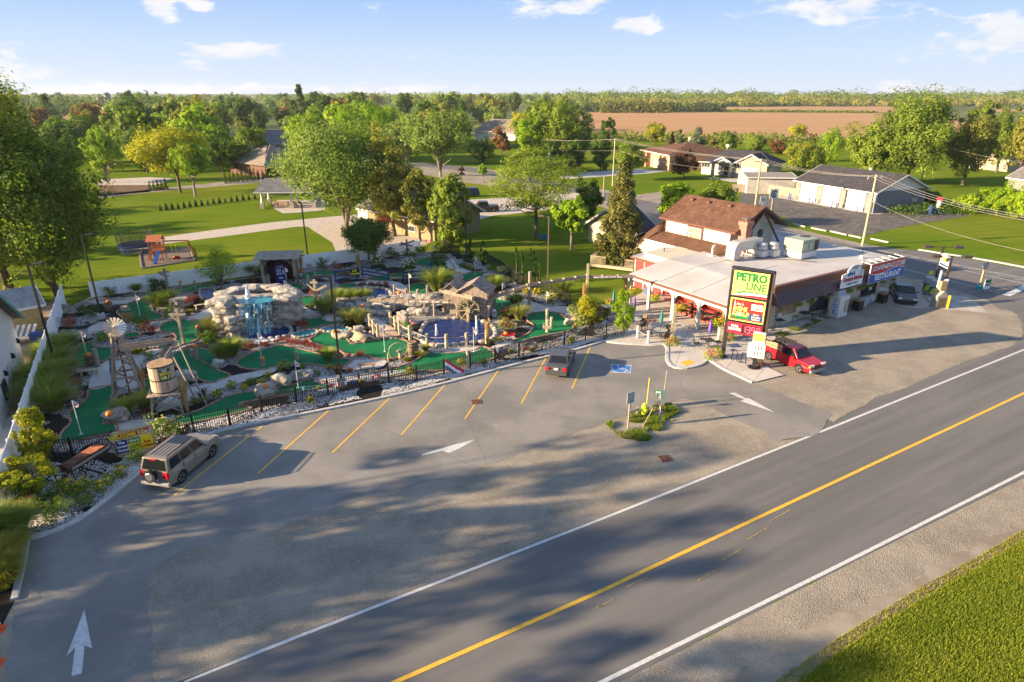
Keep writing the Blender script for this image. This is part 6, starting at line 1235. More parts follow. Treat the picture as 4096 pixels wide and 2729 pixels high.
text('CONVENIENCE STORE',SGW,ss,(.05,-.05,1.44),(PI/2,0,0),.66,sx=.86,bold=.014,shear=.1);text('RESTAURANT',SGW,ss,(.1,-.05,.50),(PI/2,0,0),.82,sx=.9,bold=.018,shear=.1)
b=MB();[b.bar((-2.9+5.8*k/5,.1,1.9),(-2.9+5.8*k/5,1.1,2.0),.06,.06)for k in range(6)];b.build('brackets',WHITEW,ss)
HA0,HA1,HB0,HB1=7.8,14.9,11.0,20.2;EZ,PZ=6.45,8.35;AM=(HA0+HA1)/2
b=MB();b.hexa([(HA0,HB0,3.5),(HA1,HB0,3.5),(HA1,HB1,3.5),(HA0,HB1,3.5)],[(HA0,HB0,EZ),(HA1,HB0,EZ),(HA1,HB1,EZ),(HA0,HB1,EZ)]);b.face([(HA0,HB0,EZ),(HA1,HB0,EZ),(AM,HB0,PZ-.1)]);b.build('upper_wall',mat('upper_cream',(.68,.64,.52),.7,.05),store)
siding(store,(HA0,HB0),(HA1,HB0),4.0,EZ,CREAM,'upper_front_siding')
ov=.7
for sgn in(-1,1):
 xe=AM+sgn*((HA1-HA0)/2+ov);ze=EZ-(PZ-EZ)*ov/((HA1-HA0)/2);rows=26
 b=MB()
 for i in range(rows):
  f0,f1=i/rows,(i+1)/rows;xa,xb=xe+(AM-xe)*f0,xe+(AM-xe)*f1;za,zb_=ze+(PZ-ze)*f0,ze+(PZ-ze)*f1
  P4=[(xa,HB0-1.2,za+.10),(xb,HB0-1.2,zb_+.07),(xb,HB1+.5,zb_+.07),(xa,HB1+.5,za+.10)];b.face(P4 if sgn>0 else P4[::-1]);P4=[(xa,HB0-1.2,za+.07),(xa,HB0-1.2,za+.10),(xa,HB1+.5,za+.10),(xa,HB1+.5,za+.07)];b.face(P4)
 tag(b.build('shingle_courses',SH_BR,store),kind='stuff');b=MB();P4=[(xe,HB0-1.15,ze),(AM,HB0-1.15,PZ),(AM,HB1+.45,PZ),(xe,HB1+.45,ze)];b.slab(P4 if sgn>0 else P4[::-1],.06);b.build('roof_deck',BROWNT,store)
 b=MB();b.bar((xe,HB0-1.22,ze+.02),(AM,HB0-1.22,PZ+.02),.06,.24);b.bar((xe,HB1+.52,ze+.02),(AM,HB1+.52,PZ+.02),.06,.24);b.bar((xe+sgn*.03,HB0-1.2,ze),(xe+sgn*.03,HB1+.5,ze),.1,.18);b.build('barge_board',BROWNT,store)
b=MB();b.bar((HA0+.2,HB0-.7,4.05),(AM+.5,HB0-.7,PZ-.35),.5,.16);b.bar((AM+.5,HB0-.7,PZ-.35),(HA1+.3,HB0-.7,4.2),.16,.16);b.build('gable_board',BROWNT,store)
b=MB();b.face([(AM-1.9,HB0-.04,4.05),(HA1-.3,HB0-.04,4.05),(AM+.5,HB0-.04,PZ-.55)]);b.build('gable_face',CREAM,store)
b=MB();P8=[(.46*math.cos(R(22.5+45*k)),.46*math.sin(R(22.5+45*k)))for k in range(8)];b.slab([(AM+1.3+x,HB0-.06,5.35+z)for x,z in P8],.05);b.build('octagon_frame',BROWNT,store)
b=MB();b.slab([(AM+1.3+x*.72,HB0-.12,5.35+z*.72)for x,z in P8],.03);b.build('octagon_pane',GLASS,store)
window(store,(AM-.6,HB0-.06,5.0),0,.95,1.35,BROWNT,None,1,rows=2);window(store,(HA0-.02,15.7,4.95),-PI/2,2.2,1.75,BROWNT,mat('blind',(.24,.23,.15),.5),1,fw=.2)
window(store,(HA0-.06,15.7,4.95),-PI/2,1.8,1.35,WHITEW,mat('blind',(.24,.23,.15),.5),2,rows=2,fw=.12)
b=MB();b.box((8.15,9.45,5.4),(.95,.9,3.4));b.box((8.15,9.45,7.1),(1.15,1.1,.4));b.build('chimney',RBRICK,store);b=MB()
for k in range(4):b.box((8.15+(k%2-.5)*.5,9.45+(k//2-.5)*.5,7.45),(.05,.05,.35))
b.box((8.15,9.45,7.65),(.75,.75,.05));b.tube((8.15,9.45,7.2),(8.15,9.45,7.5),.18);b.build('chimney_cap',mat('cap_metal',(.12,.1,.09),.6),store)
b=MB();n=18
def skirt(p0,p1,q0,q1,nm='lower_shingles'):
 b=MB()
 for i in range(n):
  f0,f1=i/n,(i+1)/n;a0,a1=Vector(p0).lerp(Vector(q0),f0),Vector(p0).lerp(Vector(q0),f1);c0_,c1_=Vector(p1).lerp(Vector(q1),f0),Vector(p1).lerp(Vector(q1),f1);u=Vector((0,0,.03));b.face([a0+u,c0_+u,c1_,a1]);b.face([a0,c0_,c0_+u,a0+u])
 tag(b.build(nm,SH_BR,store),kind='stuff')
skirt((4.9,20.5,3.75),(4.9,9.6,3.95),(7.8,20.5,4.5),(7.8,9.6,4.5));skirt((4.9,22.6,3.0),(4.9,20.5,3.75),(7.8,20.6,5.7),(7.8,20.5,4.75),'hip_shingles');skirt((15,23.4,3.0),(4.9,23.4,3.0),(15,20.3,5.7),(7.8,20.3,5.7),'rear_shingles')
b=MB();b.face([(4.9,9.6,3.95),(7.8,9.6,3.95),(7.8,9.6,4.52)]);b.box((4.85,15.0,3.78),(.12,11,.22));b.build('skirt_edge',WHITEW,store)
b=MB();b.box((8.5,19.5,1.8),(6.5,7.0,3.4));b.build('rear_wall',CREAM,store)
b=MB();b.pipe([(7.6,20.1,5.9),(7.55,20.1,4.9),(6.5,20.1,4.4)],.06);b.build('downspout',BROWNT,store)
for x,y in((AM-.8,19),(AM-.8,16.6),(AM-.8,13.6)):b=MB();b.box((x,y,PZ-.25),(.5,.45,.22));b.build('roof_vent',BROWNT,store)
b=MB();b.tube((9.5,13.8,6.6),(9.5,13.8,7.5),.09);b.build('vent_pipe',BROWNT,store)
def on_roof(x,y,z=4.14):return tuple(BO+Matrix.Rotation(BA,3,'Z')@Vector((x,y,z)))
HV=mat('hvac_green',(.30,.33,.24),.5,.06);GALV=mat('duct_metal',(.50,.50,.48),.45,.1,3,metal=.5);DARKG=mat('dark_grille',(.05,.055,.05),.6)
e=empty('rooftop_unit','green grey air conditioning unit on a white curb on the flat roof','air conditioner',on_roof(11.6,5.2),BA)
b=MB();b.box((0,0,.3),(2.5,2.0,.6));b.build('curb',WHITEW,e);b=MB();b.box((0,0,1.25),(2.7,2.1,1.2));b.build('cabinet',HV,e,bevel=.03);b=MB();b.box((.95,-1.06,1.2),(.7,.03,.95));b.box((1.36,0,1.2),(.03,1.8,.95));b.build('coil_grille',DARKG,e);b=MB();b.lathe([(.5,0),(.5,.04)],(.7,.2,1.85),18);b.build('fan_grille',DARKG,e);b=MB();b.box((-.9,-1.08,1.2),(.6,.04,.7));b.box((-.1,-1.1,1.3),(.35,.1,.6));b.build('service_panel',mat('hvac_light',(.42,.44,.36)),e)
e=empty('roof_duct','large galvanised duct bending down onto the flat roof','duct',on_roof(4.6,8.0),BA)
b=MB();b.box((2.3,0,1.25),(3.3,1.05,.95));b.build('straight_duct',GALV,e,bevel=.02);b=MB();vs=[]
for i in range(7):a=R(90+90*i/6);b.hexa(*[[(.65+r_*math.cos(q),y,.78+(r_-.0)*math.sin(q))for(r_,y,q)in((0.02,-.525,ang_),(.95,-.525,ang_),(.95,.525,ang_),(.02,.525,ang_))]for ang_ in(R(90+13*i),R(90+13*(i+1)))])
b.box((.18,0,.4),(.9,1.05,.8));b.build('elbow',GALV,e)
for x in(1.2,2.9):b=MB();b.box((x,-.5,.4),(.06,.06,.8));b.box((x,.5,.4),(.06,.06,.8));b.box((x,0,.05),(.2,1.8,.1));b.build('support_leg',GALV,e)
b=MB();b.box((4.3,.1,.45),(1.8,1.2,.6));b.build('curb',WHITEW,e);b=MB();b.box((4.3,.1,.95),(1.3,1.0,.5));b.build('fan_box',GALV,e)
for k,x in enumerate((8.2,9.3)):
 e=empty('exhaust_fan',('left' if k==0 else 'right')+' mushroom exhaust fan on a white roof curb','exhaust fan',on_roof(x,7.2-k*.5),BA);b=MB();b.box((0,0,.3),(1.,1.,.6));b.build('curb',WHITEW,e);b=MB();b.lathe([(.4,.6),(.5,.75),(.52,.95),(.42,1.0),(.42,1.15),(.5,1.2),(.4,1.35),(.05,1.38)],n=18);b.build('hood',GALV,e,smooth=True)
for k,(x,y,lab)in enumerate(((2.0,14.6,'short vent pipe on the wing roof'),(15.9,1.2,'short vent pipe near the store sign'))):e=empty('vent_pipe',lab,'vent pipe',on_roof(x,y,3.5 if k==0 else 4.1),BA);b=MB();b.lathe([(.22,0),(.08,.3),(.08,.35)],n=10);b.build('flashing',WHITEW,e);b=MB();b.tube((0,0,.3),(0,0,.8),.05);b.build('pipe',BLACKM,e)
e=empty('vent_pipe','white curved gooseneck vent at the skirt roof edge','vent pipe',on_roof(4.6,10.4,3.9),BA);b=MB();b.pipe([(0,0,0),(0,0,.9),(.08,0,1.1),(.25,0,1.12),(.32,0,.95)],.11,8);b.box((0,0,.05),(.7,.7,.1));b.build('pipe',WHITEW,e)
for q in(((1.5,2.5),(7,5.2)),((-4.2,3),(3,6.5)),((2.5,.5),(6.5,12))):pass
b=MB();L_=[(6.8,6.9),(7.6,5.8),(9.4,4.6),(10.6,2.6)];b.pipe([(x,y,4.16)for x,y in L_],.025,5);tag(b.build('roof_cable',BLACKM,loc=tuple(BO),rz=BA),'thin dark gas line across the white roof','pipe')
for q0_,q1_ in(((-4.9,4.2),(6.8,4.2)),((-4.9,8.3),(6.5,8.3)),((3.2,-.4),(3.2,9.5)),((9.8,-.4),(9.8,4)),((13.6,-.4),(13.6,15.8)),((6.4,12.0),(19,12.0))):
 zf=lambda x:(3.12+(x+5.1)*.153 if x<0 else 3.90+x*.0125)+.012;N_=10;b=MB()
 for i in range(N_):A_,C_=[Vector((q0_[0]+(q1_[0]-q0_[0])*f,q0_[1]+(q1_[1]-q0_[1])*f,0))for f in(i/N_,(i+1)/N_)];A_.z=zf(A_.x);C_.z=zf(C_.x);b.bar(A_,C_,.05,.012)
 b.build('membrane_seam',mat('seam_grey',(.24,.22,.20)),store)
b=MB();b.box((19.0,12.5,4.35),(.1,5,.35));b.build('parapet_box',WHITEW,store)
def gable_house(name,lab,cat,p0,p1,depth,h,rise,wm,rm,over=.5,hip=0.,flip=False,ridge_z=None,trim=WHITEW):
 """p0-p1: front base line; depth away from the camera; ridge parallel to the front"""
 p0,p1=(W(p)if len(p)==2 else Vector(p)for p in(p0,p1));d=p1-p0;L=d.length;a=math.atan2(d.y,d.x);e=empty(name,lab,cat,tuple(p0),a)
 b=MB();b.box((L/2,depth/2,h/2),(L,depth,h));b.build('wall',wm,e)
 z1=h+rise;o_=over;zo=h-rise*o_/(depth/2)
 A_=[(-o_,-o_,zo),(L+o_,-o_,zo),(L+o_,depth+o_,zo),(-o_,depth+o_,zo)];R0,R1=(-o_+(depth/2)*hip,depth/2,z1),(L+o_-(depth/2)*hip,depth/2,z1)
 for nm,P4 in(('roof_slope',[A_[0],A_[1],R1,R0]),('roof_slope',[A_[2],A_[3],R0,R1])):b=MB();b.slab(P4,.12);b.build(nm,rm,e)
 for s_ in(0,1):
  b=MB()
  if hip:P3=[A_[1],A_[2],R1]if s_ else[A_[3],A_[0],R0];b.slab(P3,.12);b.build('roof_hip',rm,e)
  else:x=L if s_ else 0;P3=[(x,0,h),(x,depth,h),(x,depth/2,z1-.05)];b.face(P3 if s_ else P3[::-1]);b.build('gable',wm if wm is not GBRICK else WHITEW,e)
 if hip==0:
  b=MB()
  for x in(-o_-.03,L+o_+.03):b.bar((x,-o_,zo),(x,depth/2,z1+.02),.08,.25);b.bar((x,depth+o_,zo),(x,depth/2,z1+.02),.08,.25)
  b.bar((-o_,-o_-.03,zo),(L+o_,-o_-.03,zo),.08,.22);b.build('white_trim',trim,e)
 else:b=MB();b.bar((-o_,-o_-.03,zo),(L+o_,-o_-.03,zo),.08,.2);b.bar((L+o_+.03,-o_,zo),(L+o_+.03,depth+o_,zo),.08,.2);b.build('gutter',trim,e)
 return e,L
ga,GL=gable_house('garage','long grey block garage with three white roll doors and a charcoal roof','garage',(3180,797),(3490,855),12.5,3.75,2.5,GBRICK,SH_GY,.6)
for k,f in enumerate((.17,.47,.775)):
 d_=empty('x',None,None);bpy.data.objects.remove(d_)
 dr=bpy.data.objects.new('roll_door',None);COL.objects.link(dr);dr.parent=ga;KID.setdefault(ga.name,[]).append(dr);dr.location=(GL*f,-.02,0)
 for j in range(6):b=MB();b.box((0,-.03,.27+.54*j),(GL*.225,.05,.52));b.build('door_panel',WHITEW,dr)
for f in(.015,.32,.625,.94):b=MB();b.box((GL*f+.2,-.12,1.8),(GL*.065,.2,3.5));b.build('grey_pillar',mat('pillar_grey',(.24,.22,.19),.8,.15,5),ga)
b=MB();b.box((GL*.93+.6,-.13,3.55),(.3,.1,.2));b.tube((GL*.93,-.16,0),(GL*.93,-.16,3.4),.05);b.build('conduit',WHITEW,ga)
window(ga,(GL+.02,9.8,1.1),PI/2,1.1,2.1,WHITEW,mat('door_tan',(.35,.28,.18)),1,nm='side_door');b=MB();b.lathe([(.25,0),(.25,.9),(.3,.95),(.3,1.0)],(GL*.45,9.5,5.4),10);b.build('flue',WHITEW,ga)
BP=mat('bollard_blue',(.03,.05,.28),.5,.1)
for k,f in enumerate((-.02,.02,.27,.33,.57,.64,.88)):
 p=ga.location+Matrix.Rotation(ga.rotation_euler.z,3,'Z')@Vector((GL*f,-1.3-.3*(k%2),0));b=MB();b.tube((0,0,0),(0,0,1.2),.1);tag(b.build('bollard',BP,loc=tuple(p)),'blue bollard in front of the garage, %s from the left'%('first','second','third','fourth','fifth','sixth','seventh')[k],'bollard','blue bollards by the garage doors')
gh,L_=gable_house('house','white and brick house with dark grey roof and pillared porch','house',ZM(175,668),ZM(640,700),11,3.4,2.4,mat('house_cream',(.60,.55,.46),.7,.05),SH_GY,.7,hip=.9)
g3,L3=gable_house('porch','x','x',(0,0,0),(1,0,0),1,1,1,WHITEW,SH_GY);
for ch in list(kids(g3)):bpy.data.objects.remove(ch)
bpy.data.objects.remove(g3)
def cross_gable(e,x0,x1,y0,h,rise,wm,rm,depth=6,posts=False,over=.4):
 xm=(x0+x1)/2;z1=h+rise
 if not posts:b=MB();b.box((xm,y0+depth/2,h/2),(x1-x0,depth,h));b.build('gable_wing',wm,e)
 b=MB();b.slab([(x0,y0,h),(x1,y0,h),(xm,y0,z1)],.05);b.build('gable',wm,e)
 for s_ in(-1,1):xe=xm+s_*((x1-x0)/2+over);ze=h-rise*over/((x1-x0)/2);P4=[(xe,y0-over,ze),(xm,y0-over,z1),(xm,y0+depth,z1),(xe,y0+depth,ze)];b=MB();b.slab(P4 if s_>0 else P4[::-1],.1);b.build('roof_slope',rm,e);b=MB();b.bar((xe,y0-over-.04,ze),(xm,y0-over-.04,z1+.02),.07,.26);b.build('barge_board',WHITEW,e)
 if posts:[((lambda b:(b.box((x,y0+.2,h/2),(.7,.7,h)),b.build('pillar',TBRICK,e)))(MB()))for x in(x0+.4,x1-.4)]
cross_gable(gh,L_*.52,L_*.97,-2.2,3.5,2.1,TBRICK,SH_GY,8);cross_gable(gh,L_*.20,L_*.50,-3.0,3.4,1.3,mat('gable_grey',(.42,.44,.45)),SH_GY,5,True)
b=MB();b.box((L_*.74,-2.28,1.3),(L_*.24,.08,2.4));b.build('garage_door',WHITEW,gh);window(gh,(L_*.06,-.02,2.3),0,2.2,1.1,WHITEW,None,3);window(gh,(L_*.28,-.02,1.9),0,1.2,1.6,WHITEW,None,2);window(gh,(L_*.37,-.02,1.2),0,1.3,2.3,WHITEW,None,1,nm='door');window(gh,(L_*.55,-2.28,3.0),0,1.6,1.0,WHITEW,None,2);window(gh,(L_*.52,-.02,.8),0,1.6,.9,WHITEW,None,2)
b=MB();b.tube((L_*.25,5.5,5.6),(L_*.25,5.5,6.6),.06);b.lathe([(.02,-.1),(.45,.1)],(L_*.25,5.5,6.8),12,'Y');b.build('dish',WHITEW,gh)
bh,L_=gable_house('house','orange brick house with brown hip roof and satellite dish','house',ZK(1705,800),ZK(1960,862),20,4.2,2.4,OBRICK,SH_BR,.6,hip=.95)
b=MB();b.box((L_*.58,-.06,1.35),(3.0,.1,2.5));b.build('garage_door',mat('door_beige',(.52,.43,.31)),bh);b=MB();b.box((L_*.27,-.6,1.9),(3.2,1.4,3.8));b.build('brick_bay',OBRICK,bh);b=MB();b.tube((L_*.5,10,6.4),(L_*.5,10,7.4),.05);b.lathe([(.02,-.1),(.5,.1)],(L_*.5,10,7.6),12,'Y');b.build('dish',WHITEW,bh)
lh,L_=gable_house('house','large brown brick house with tan hip roofs and rear porch','house',(1130,712)if False else ZL(375,925),ZL(800,880),17,3.3,4.2,m_brick('dark_brick',(.16,.07,.05),(.12,.05,.04),(.1,.08,.07)),SH_TA,.8,hip=.95)
b=MB();o_=lh.location;g=W(ZL(150,880));
lh2,L2=gable_house('porch','covered rear porch of tan shingles on brick columns','porch',ZL(115,858),ZL(330,860),7,3.0,1.8,mat('porch_open',(.28,.2,.13),.8,.2),SH_TA,.8,hip=.9)
lh2['label']='low tan-roofed rear porch joined to the brown brick house'
lh3,L3=gable_house('garden_house','small cream pool house with brown roof and pergola','house',ZL(120,690),ZL(230,690),6,2.8,1.9,WHITEW,SH_BR,.5)
lh4,L4=gable_house('house','pale grey roofed house wing behind the brown brick house','house',ZL(250,700),ZL(560,700),12,3.5,3.8,mat('blue_siding',(.10,.20,.23),.7,.1),SH_LG,.6,hip=.3)
b=MB();p=W(ZL(60,700));[b.bar((-3+k*.6,-2,2.6),(-3+k*.6,2,2.6),.1,.15)for k in range(10)];[b.box((x,y,1.3),(.2,.2,2.6))for x in(-3,2.4)for y in(-1.8,1.8)];tag(b.build('pergola',WOODB,loc=tuple(p)),'wooden pergola beside the pool house','pergola')
pv=empty('pavilion','open pavilion with grey shingle roof and white columns on stone bases','pavilion',tuple(W(ZL(500,1175))),R(6))
for x,y in((-2.6,-2.4),(2.6,-2.4),(-2.6,2.4),(2.6,2.4),(6.5,-2.4),(6.5,2.4)):b=MB();b.box((x,y,.5),(.75,.75,1.0));b.build('stone_base',TANROCK,pv);b=MB();b.lathe([(.24,1.0),(.17,3.0)],(x,y,0),4);b.build('column',WHITEW,pv)
A_=[(-3.6,-3.3,3.0),(7.3,-3.3,3.0),(7.3,3.3,3.0),(-3.6,3.3,3.0)];R0,R1=(-2.2,0,5.0),(7.3,0,5.0)
for P4 in([A_[0],A_[1],R1,R0],[A_[2],A_[3],R0,R1],[A_[3],A_[0],R0]):b=MB();b.slab(P4,.12);b.build('roof_slope',SH_LG if len(P4)==4 else SH_TA,pv)
b=MB();b.slab([(-2.8,-1.5,3.9),(-2.8,1.5,3.9),(-2.8,0,4.95)][::-1],.06);b.box((1.8,-3.3,2.92),(11,.12,.22));b.box((-3.6,0,2.92),(.12,6.6,.22));b.build('white_trim',WHITEW,pv)
for k in range(4):
 e=empty('dining_chair','wicker dining chair at the pavilion table, %s from the left'%('first','second','third','fourth')[k],'chair',tuple(pv.location+Vector((-.4+k*1.1,-1.2,0))),0,'wicker chairs under the pavilion');b=MB();b.box((0,0,.45),(.55,.5,.08));b.box((0,-.25,.8),(.55,.08,.7));[b.box((x,y,.2),(.06,.06,.42))for x in(-.22,.22)for y in(-.2,.2)];b.build('frame',mat('wicker_tan',(.34,.25,.13),.8,.2,9),e)
e=empty('dining_table','long dining table under the pavilion roof','table',tuple(pv.location+Vector((1.2,0,0))));b=MB();b.box((0,0,.75),(4.2,1.1,.06));[b.box((x,0,.37),(.15,.7,.74))for x in(-1.7,1.7)];b.build('frame',WOODB,e)
yh,L_=gable_house('house','yellow brick house with grey roof half hidden by the central trees','house',ZL(1230,1360),ZL(1880,1490),9.5,3.2,2.6,YBRICK,SH_LG,.6)
window(yh,(L_*.72,-.02,1.2),0,1.4,.9,WHITEW,None,1);b=MB();b.box((L_*.03,-.05,1.3),(2.4,.08,2.3));b.build('garage_door',WHITEW,yh)
e=empty('patio_umbrella','red open patio umbrella beside the yellow brick house','umbrella',tuple(W(ZL(1440,1440))));b=MB();b.lathe([(1.5,2.1),(.8,2.5),(.05,2.75)],n=8);b.build('canopy',REDP,e);b=MB();b.tube((0,0,0),(0,0,2.7),.04);b.build('pole',WOODL,e)
gable_house('house','pale roofed farmhouse far beyond the trees in the centre','house',ZK(225,580),ZK(590,590),14,4.,4.5,WHITEW,SH_TA,.8,hip=.8)
gable_house('house','brown and white house with brick chimney far left of centre','house',ZL(822,395),ZL(905,398),10,5.5,4.5,mat('far_cream',(.5,.42,.33)),SH_BR,.5)
gable_house('barn','long red barn with white roof in front of the silos','barn',ZJ(885,462),ZJ(1008,466),14,4.5,2.5,REDW,mat('barn_white',(.72,.72,.72)),.5)
for px,h,lab in((ZJ(918,440),15.5,'nearer grey farm silo with a ladder'),(ZJ(988,436),20,'taller dark-domed farm silo')):
 e=empty('silo',lab,'silo',tuple(W(px)),0);r_=3.6;b=MB();b.lathe([(r_,0),(r_,h*.86)],n=18);b.build('shaft',mat('silo_grey',(.27,.25,.24),.8,.12,.3),e);b=MB();b.lathe([(r_*1.02,h*.86),(r_*.85,h*.94),(r_*.45,h*.99),(.1,h)],n=18);b.build('dome',mat('silo_dome',(.16,.15,.16),.5,.1),e,smooth=True);b=MB();b.box((0,-r_-.3,h*.43),(.8,.5,h*.85));b.build('ladder_chute',WHITEW,e)
gable_house('house','brown-roofed house at the right edge behind the maples','house',ZM(2245,655),ZM(2500,640),12,3.2,2.8,TBRICK,SH_LG,.6);gable_house('shed','green-grey roofed shed behind the ivy at the right edge','shed',ZM(2230,770),ZM(2420,800),7,2.6,2.0,mat('shed_green',(.2,.2,.17)),SH_LG,.4)
gable_house('workshop','low pale workshop behind the board fence','shed',ZM(480,800),ZM(800,805),9,3.3,.5,mat('shop_grey',(.40,.38,.34)),mat('shop_roof',(.22,.20,.17)),.3)
gable_house('cottage','small cottage with dark shingle roof behind the spruce','house',ZD(330,600),ZD(480,560),8,2.8,2.6,CREAM,SH_GY,.6)
gable_house('garden_shed','small tan board shed at the end of the alley','shed',ZA(130,915),ZA(440,850),4.0,2.3,1.1,mat('tan_board',(.42,.30,.13),.8,.15,5),mat('tin_roof',(.30,.29,.28),.5,.2,2,metal=.3),.3)
def board_fence(p0,p1,h,lab,m,pitch=.16,pointed=False):
 p0,p1=W(p0),W(p1);d=p1-p0;L=d.length;e=empty('board_fence',lab,'fence',tuple(p0),math.atan2(d.y,d.x));n=min(300,int(L/pitch));b=MB();b.box((0,0,h/2),(L/n*.93,.03,h));me=b.mesh('board',m)
 for k in range(n):link('board',me,e,loc=((k+.5)*L/n,RND.uniform(-.01,.01),RND.uniform(-.03,.03)))
 b=MB();b.bar((0,.04,h*.8),(L,.04,h*.8),.05,.1);b.build('rail',m,e)
board_fence(ZM(550,790),ZM(805,832),1.9,'weathered grey board fence left of the garage',WOOD);board_fence(ZM(380,790),ZM(475,793),1.7,'open picket fence beside the grey-roofed house',WOOD)
wbe=empty('white_building','white block building with green eave trim at the left edge','building',(0,0,0));q0,q1=W(ZA(240,1190)),W(ZB(20,520));d=(q1-q0).normalized();q1=q0+d*26;nn_=Vector((d.y,-d.x,0));wbe.location=q0;a=math.atan2(d.y,d.x);wbe.rotation_euler.z=a
if True:
 b=MB();PP=[(0,3.8),(0,0),(12,0),(12,3.8),(6,7.2)];b.raw([(x,0,z)for x,z in PP]+[(x,-9,z)for x,z in PP],[(0,1,2,3,4),(9,8,7,6,5),(0,5,6,1),(2,7,8,3)]);b.build('wall',WHITEW,wbe)
 for s_ in(-1,1):xe,ze=6+s_*6.5,3.52;P4=[(xe,.6,ze),(6,.6,7.25),(6,-9.5,7.25),(xe,-9.5,ze)];b=MB();b.slab(P4 if s_>0 else P4[::-1],.12);b.build('roof_slope',SH_LG,wbe);b=MB();b.bar((xe,.64,ze),(6,.64,7.28),.06,.26);b.build('green_trim',mat('trim_teal',(.05,.26,.22),.5),wbe)
 window(wbe,(5.8,.03,1.05),PI,.95,2.1,mat('door_grey',(.45,.45,.44)),mat('door_leaf',(.55,.54,.52)),1,nm='door');window(wbe,(8.6,.03,1.35),PI,1.1,1.2,BLACKM,None,1)
 for x,z in((3.8,2.0),(7.3,2.0),(.7,2.1)):b=MB();b.box((x,.12,z),(.18,.2,.3));b.box((x,.06,z+.2),(.08,.1,.1));b.build('wall_lantern',BLACKM,wbe)
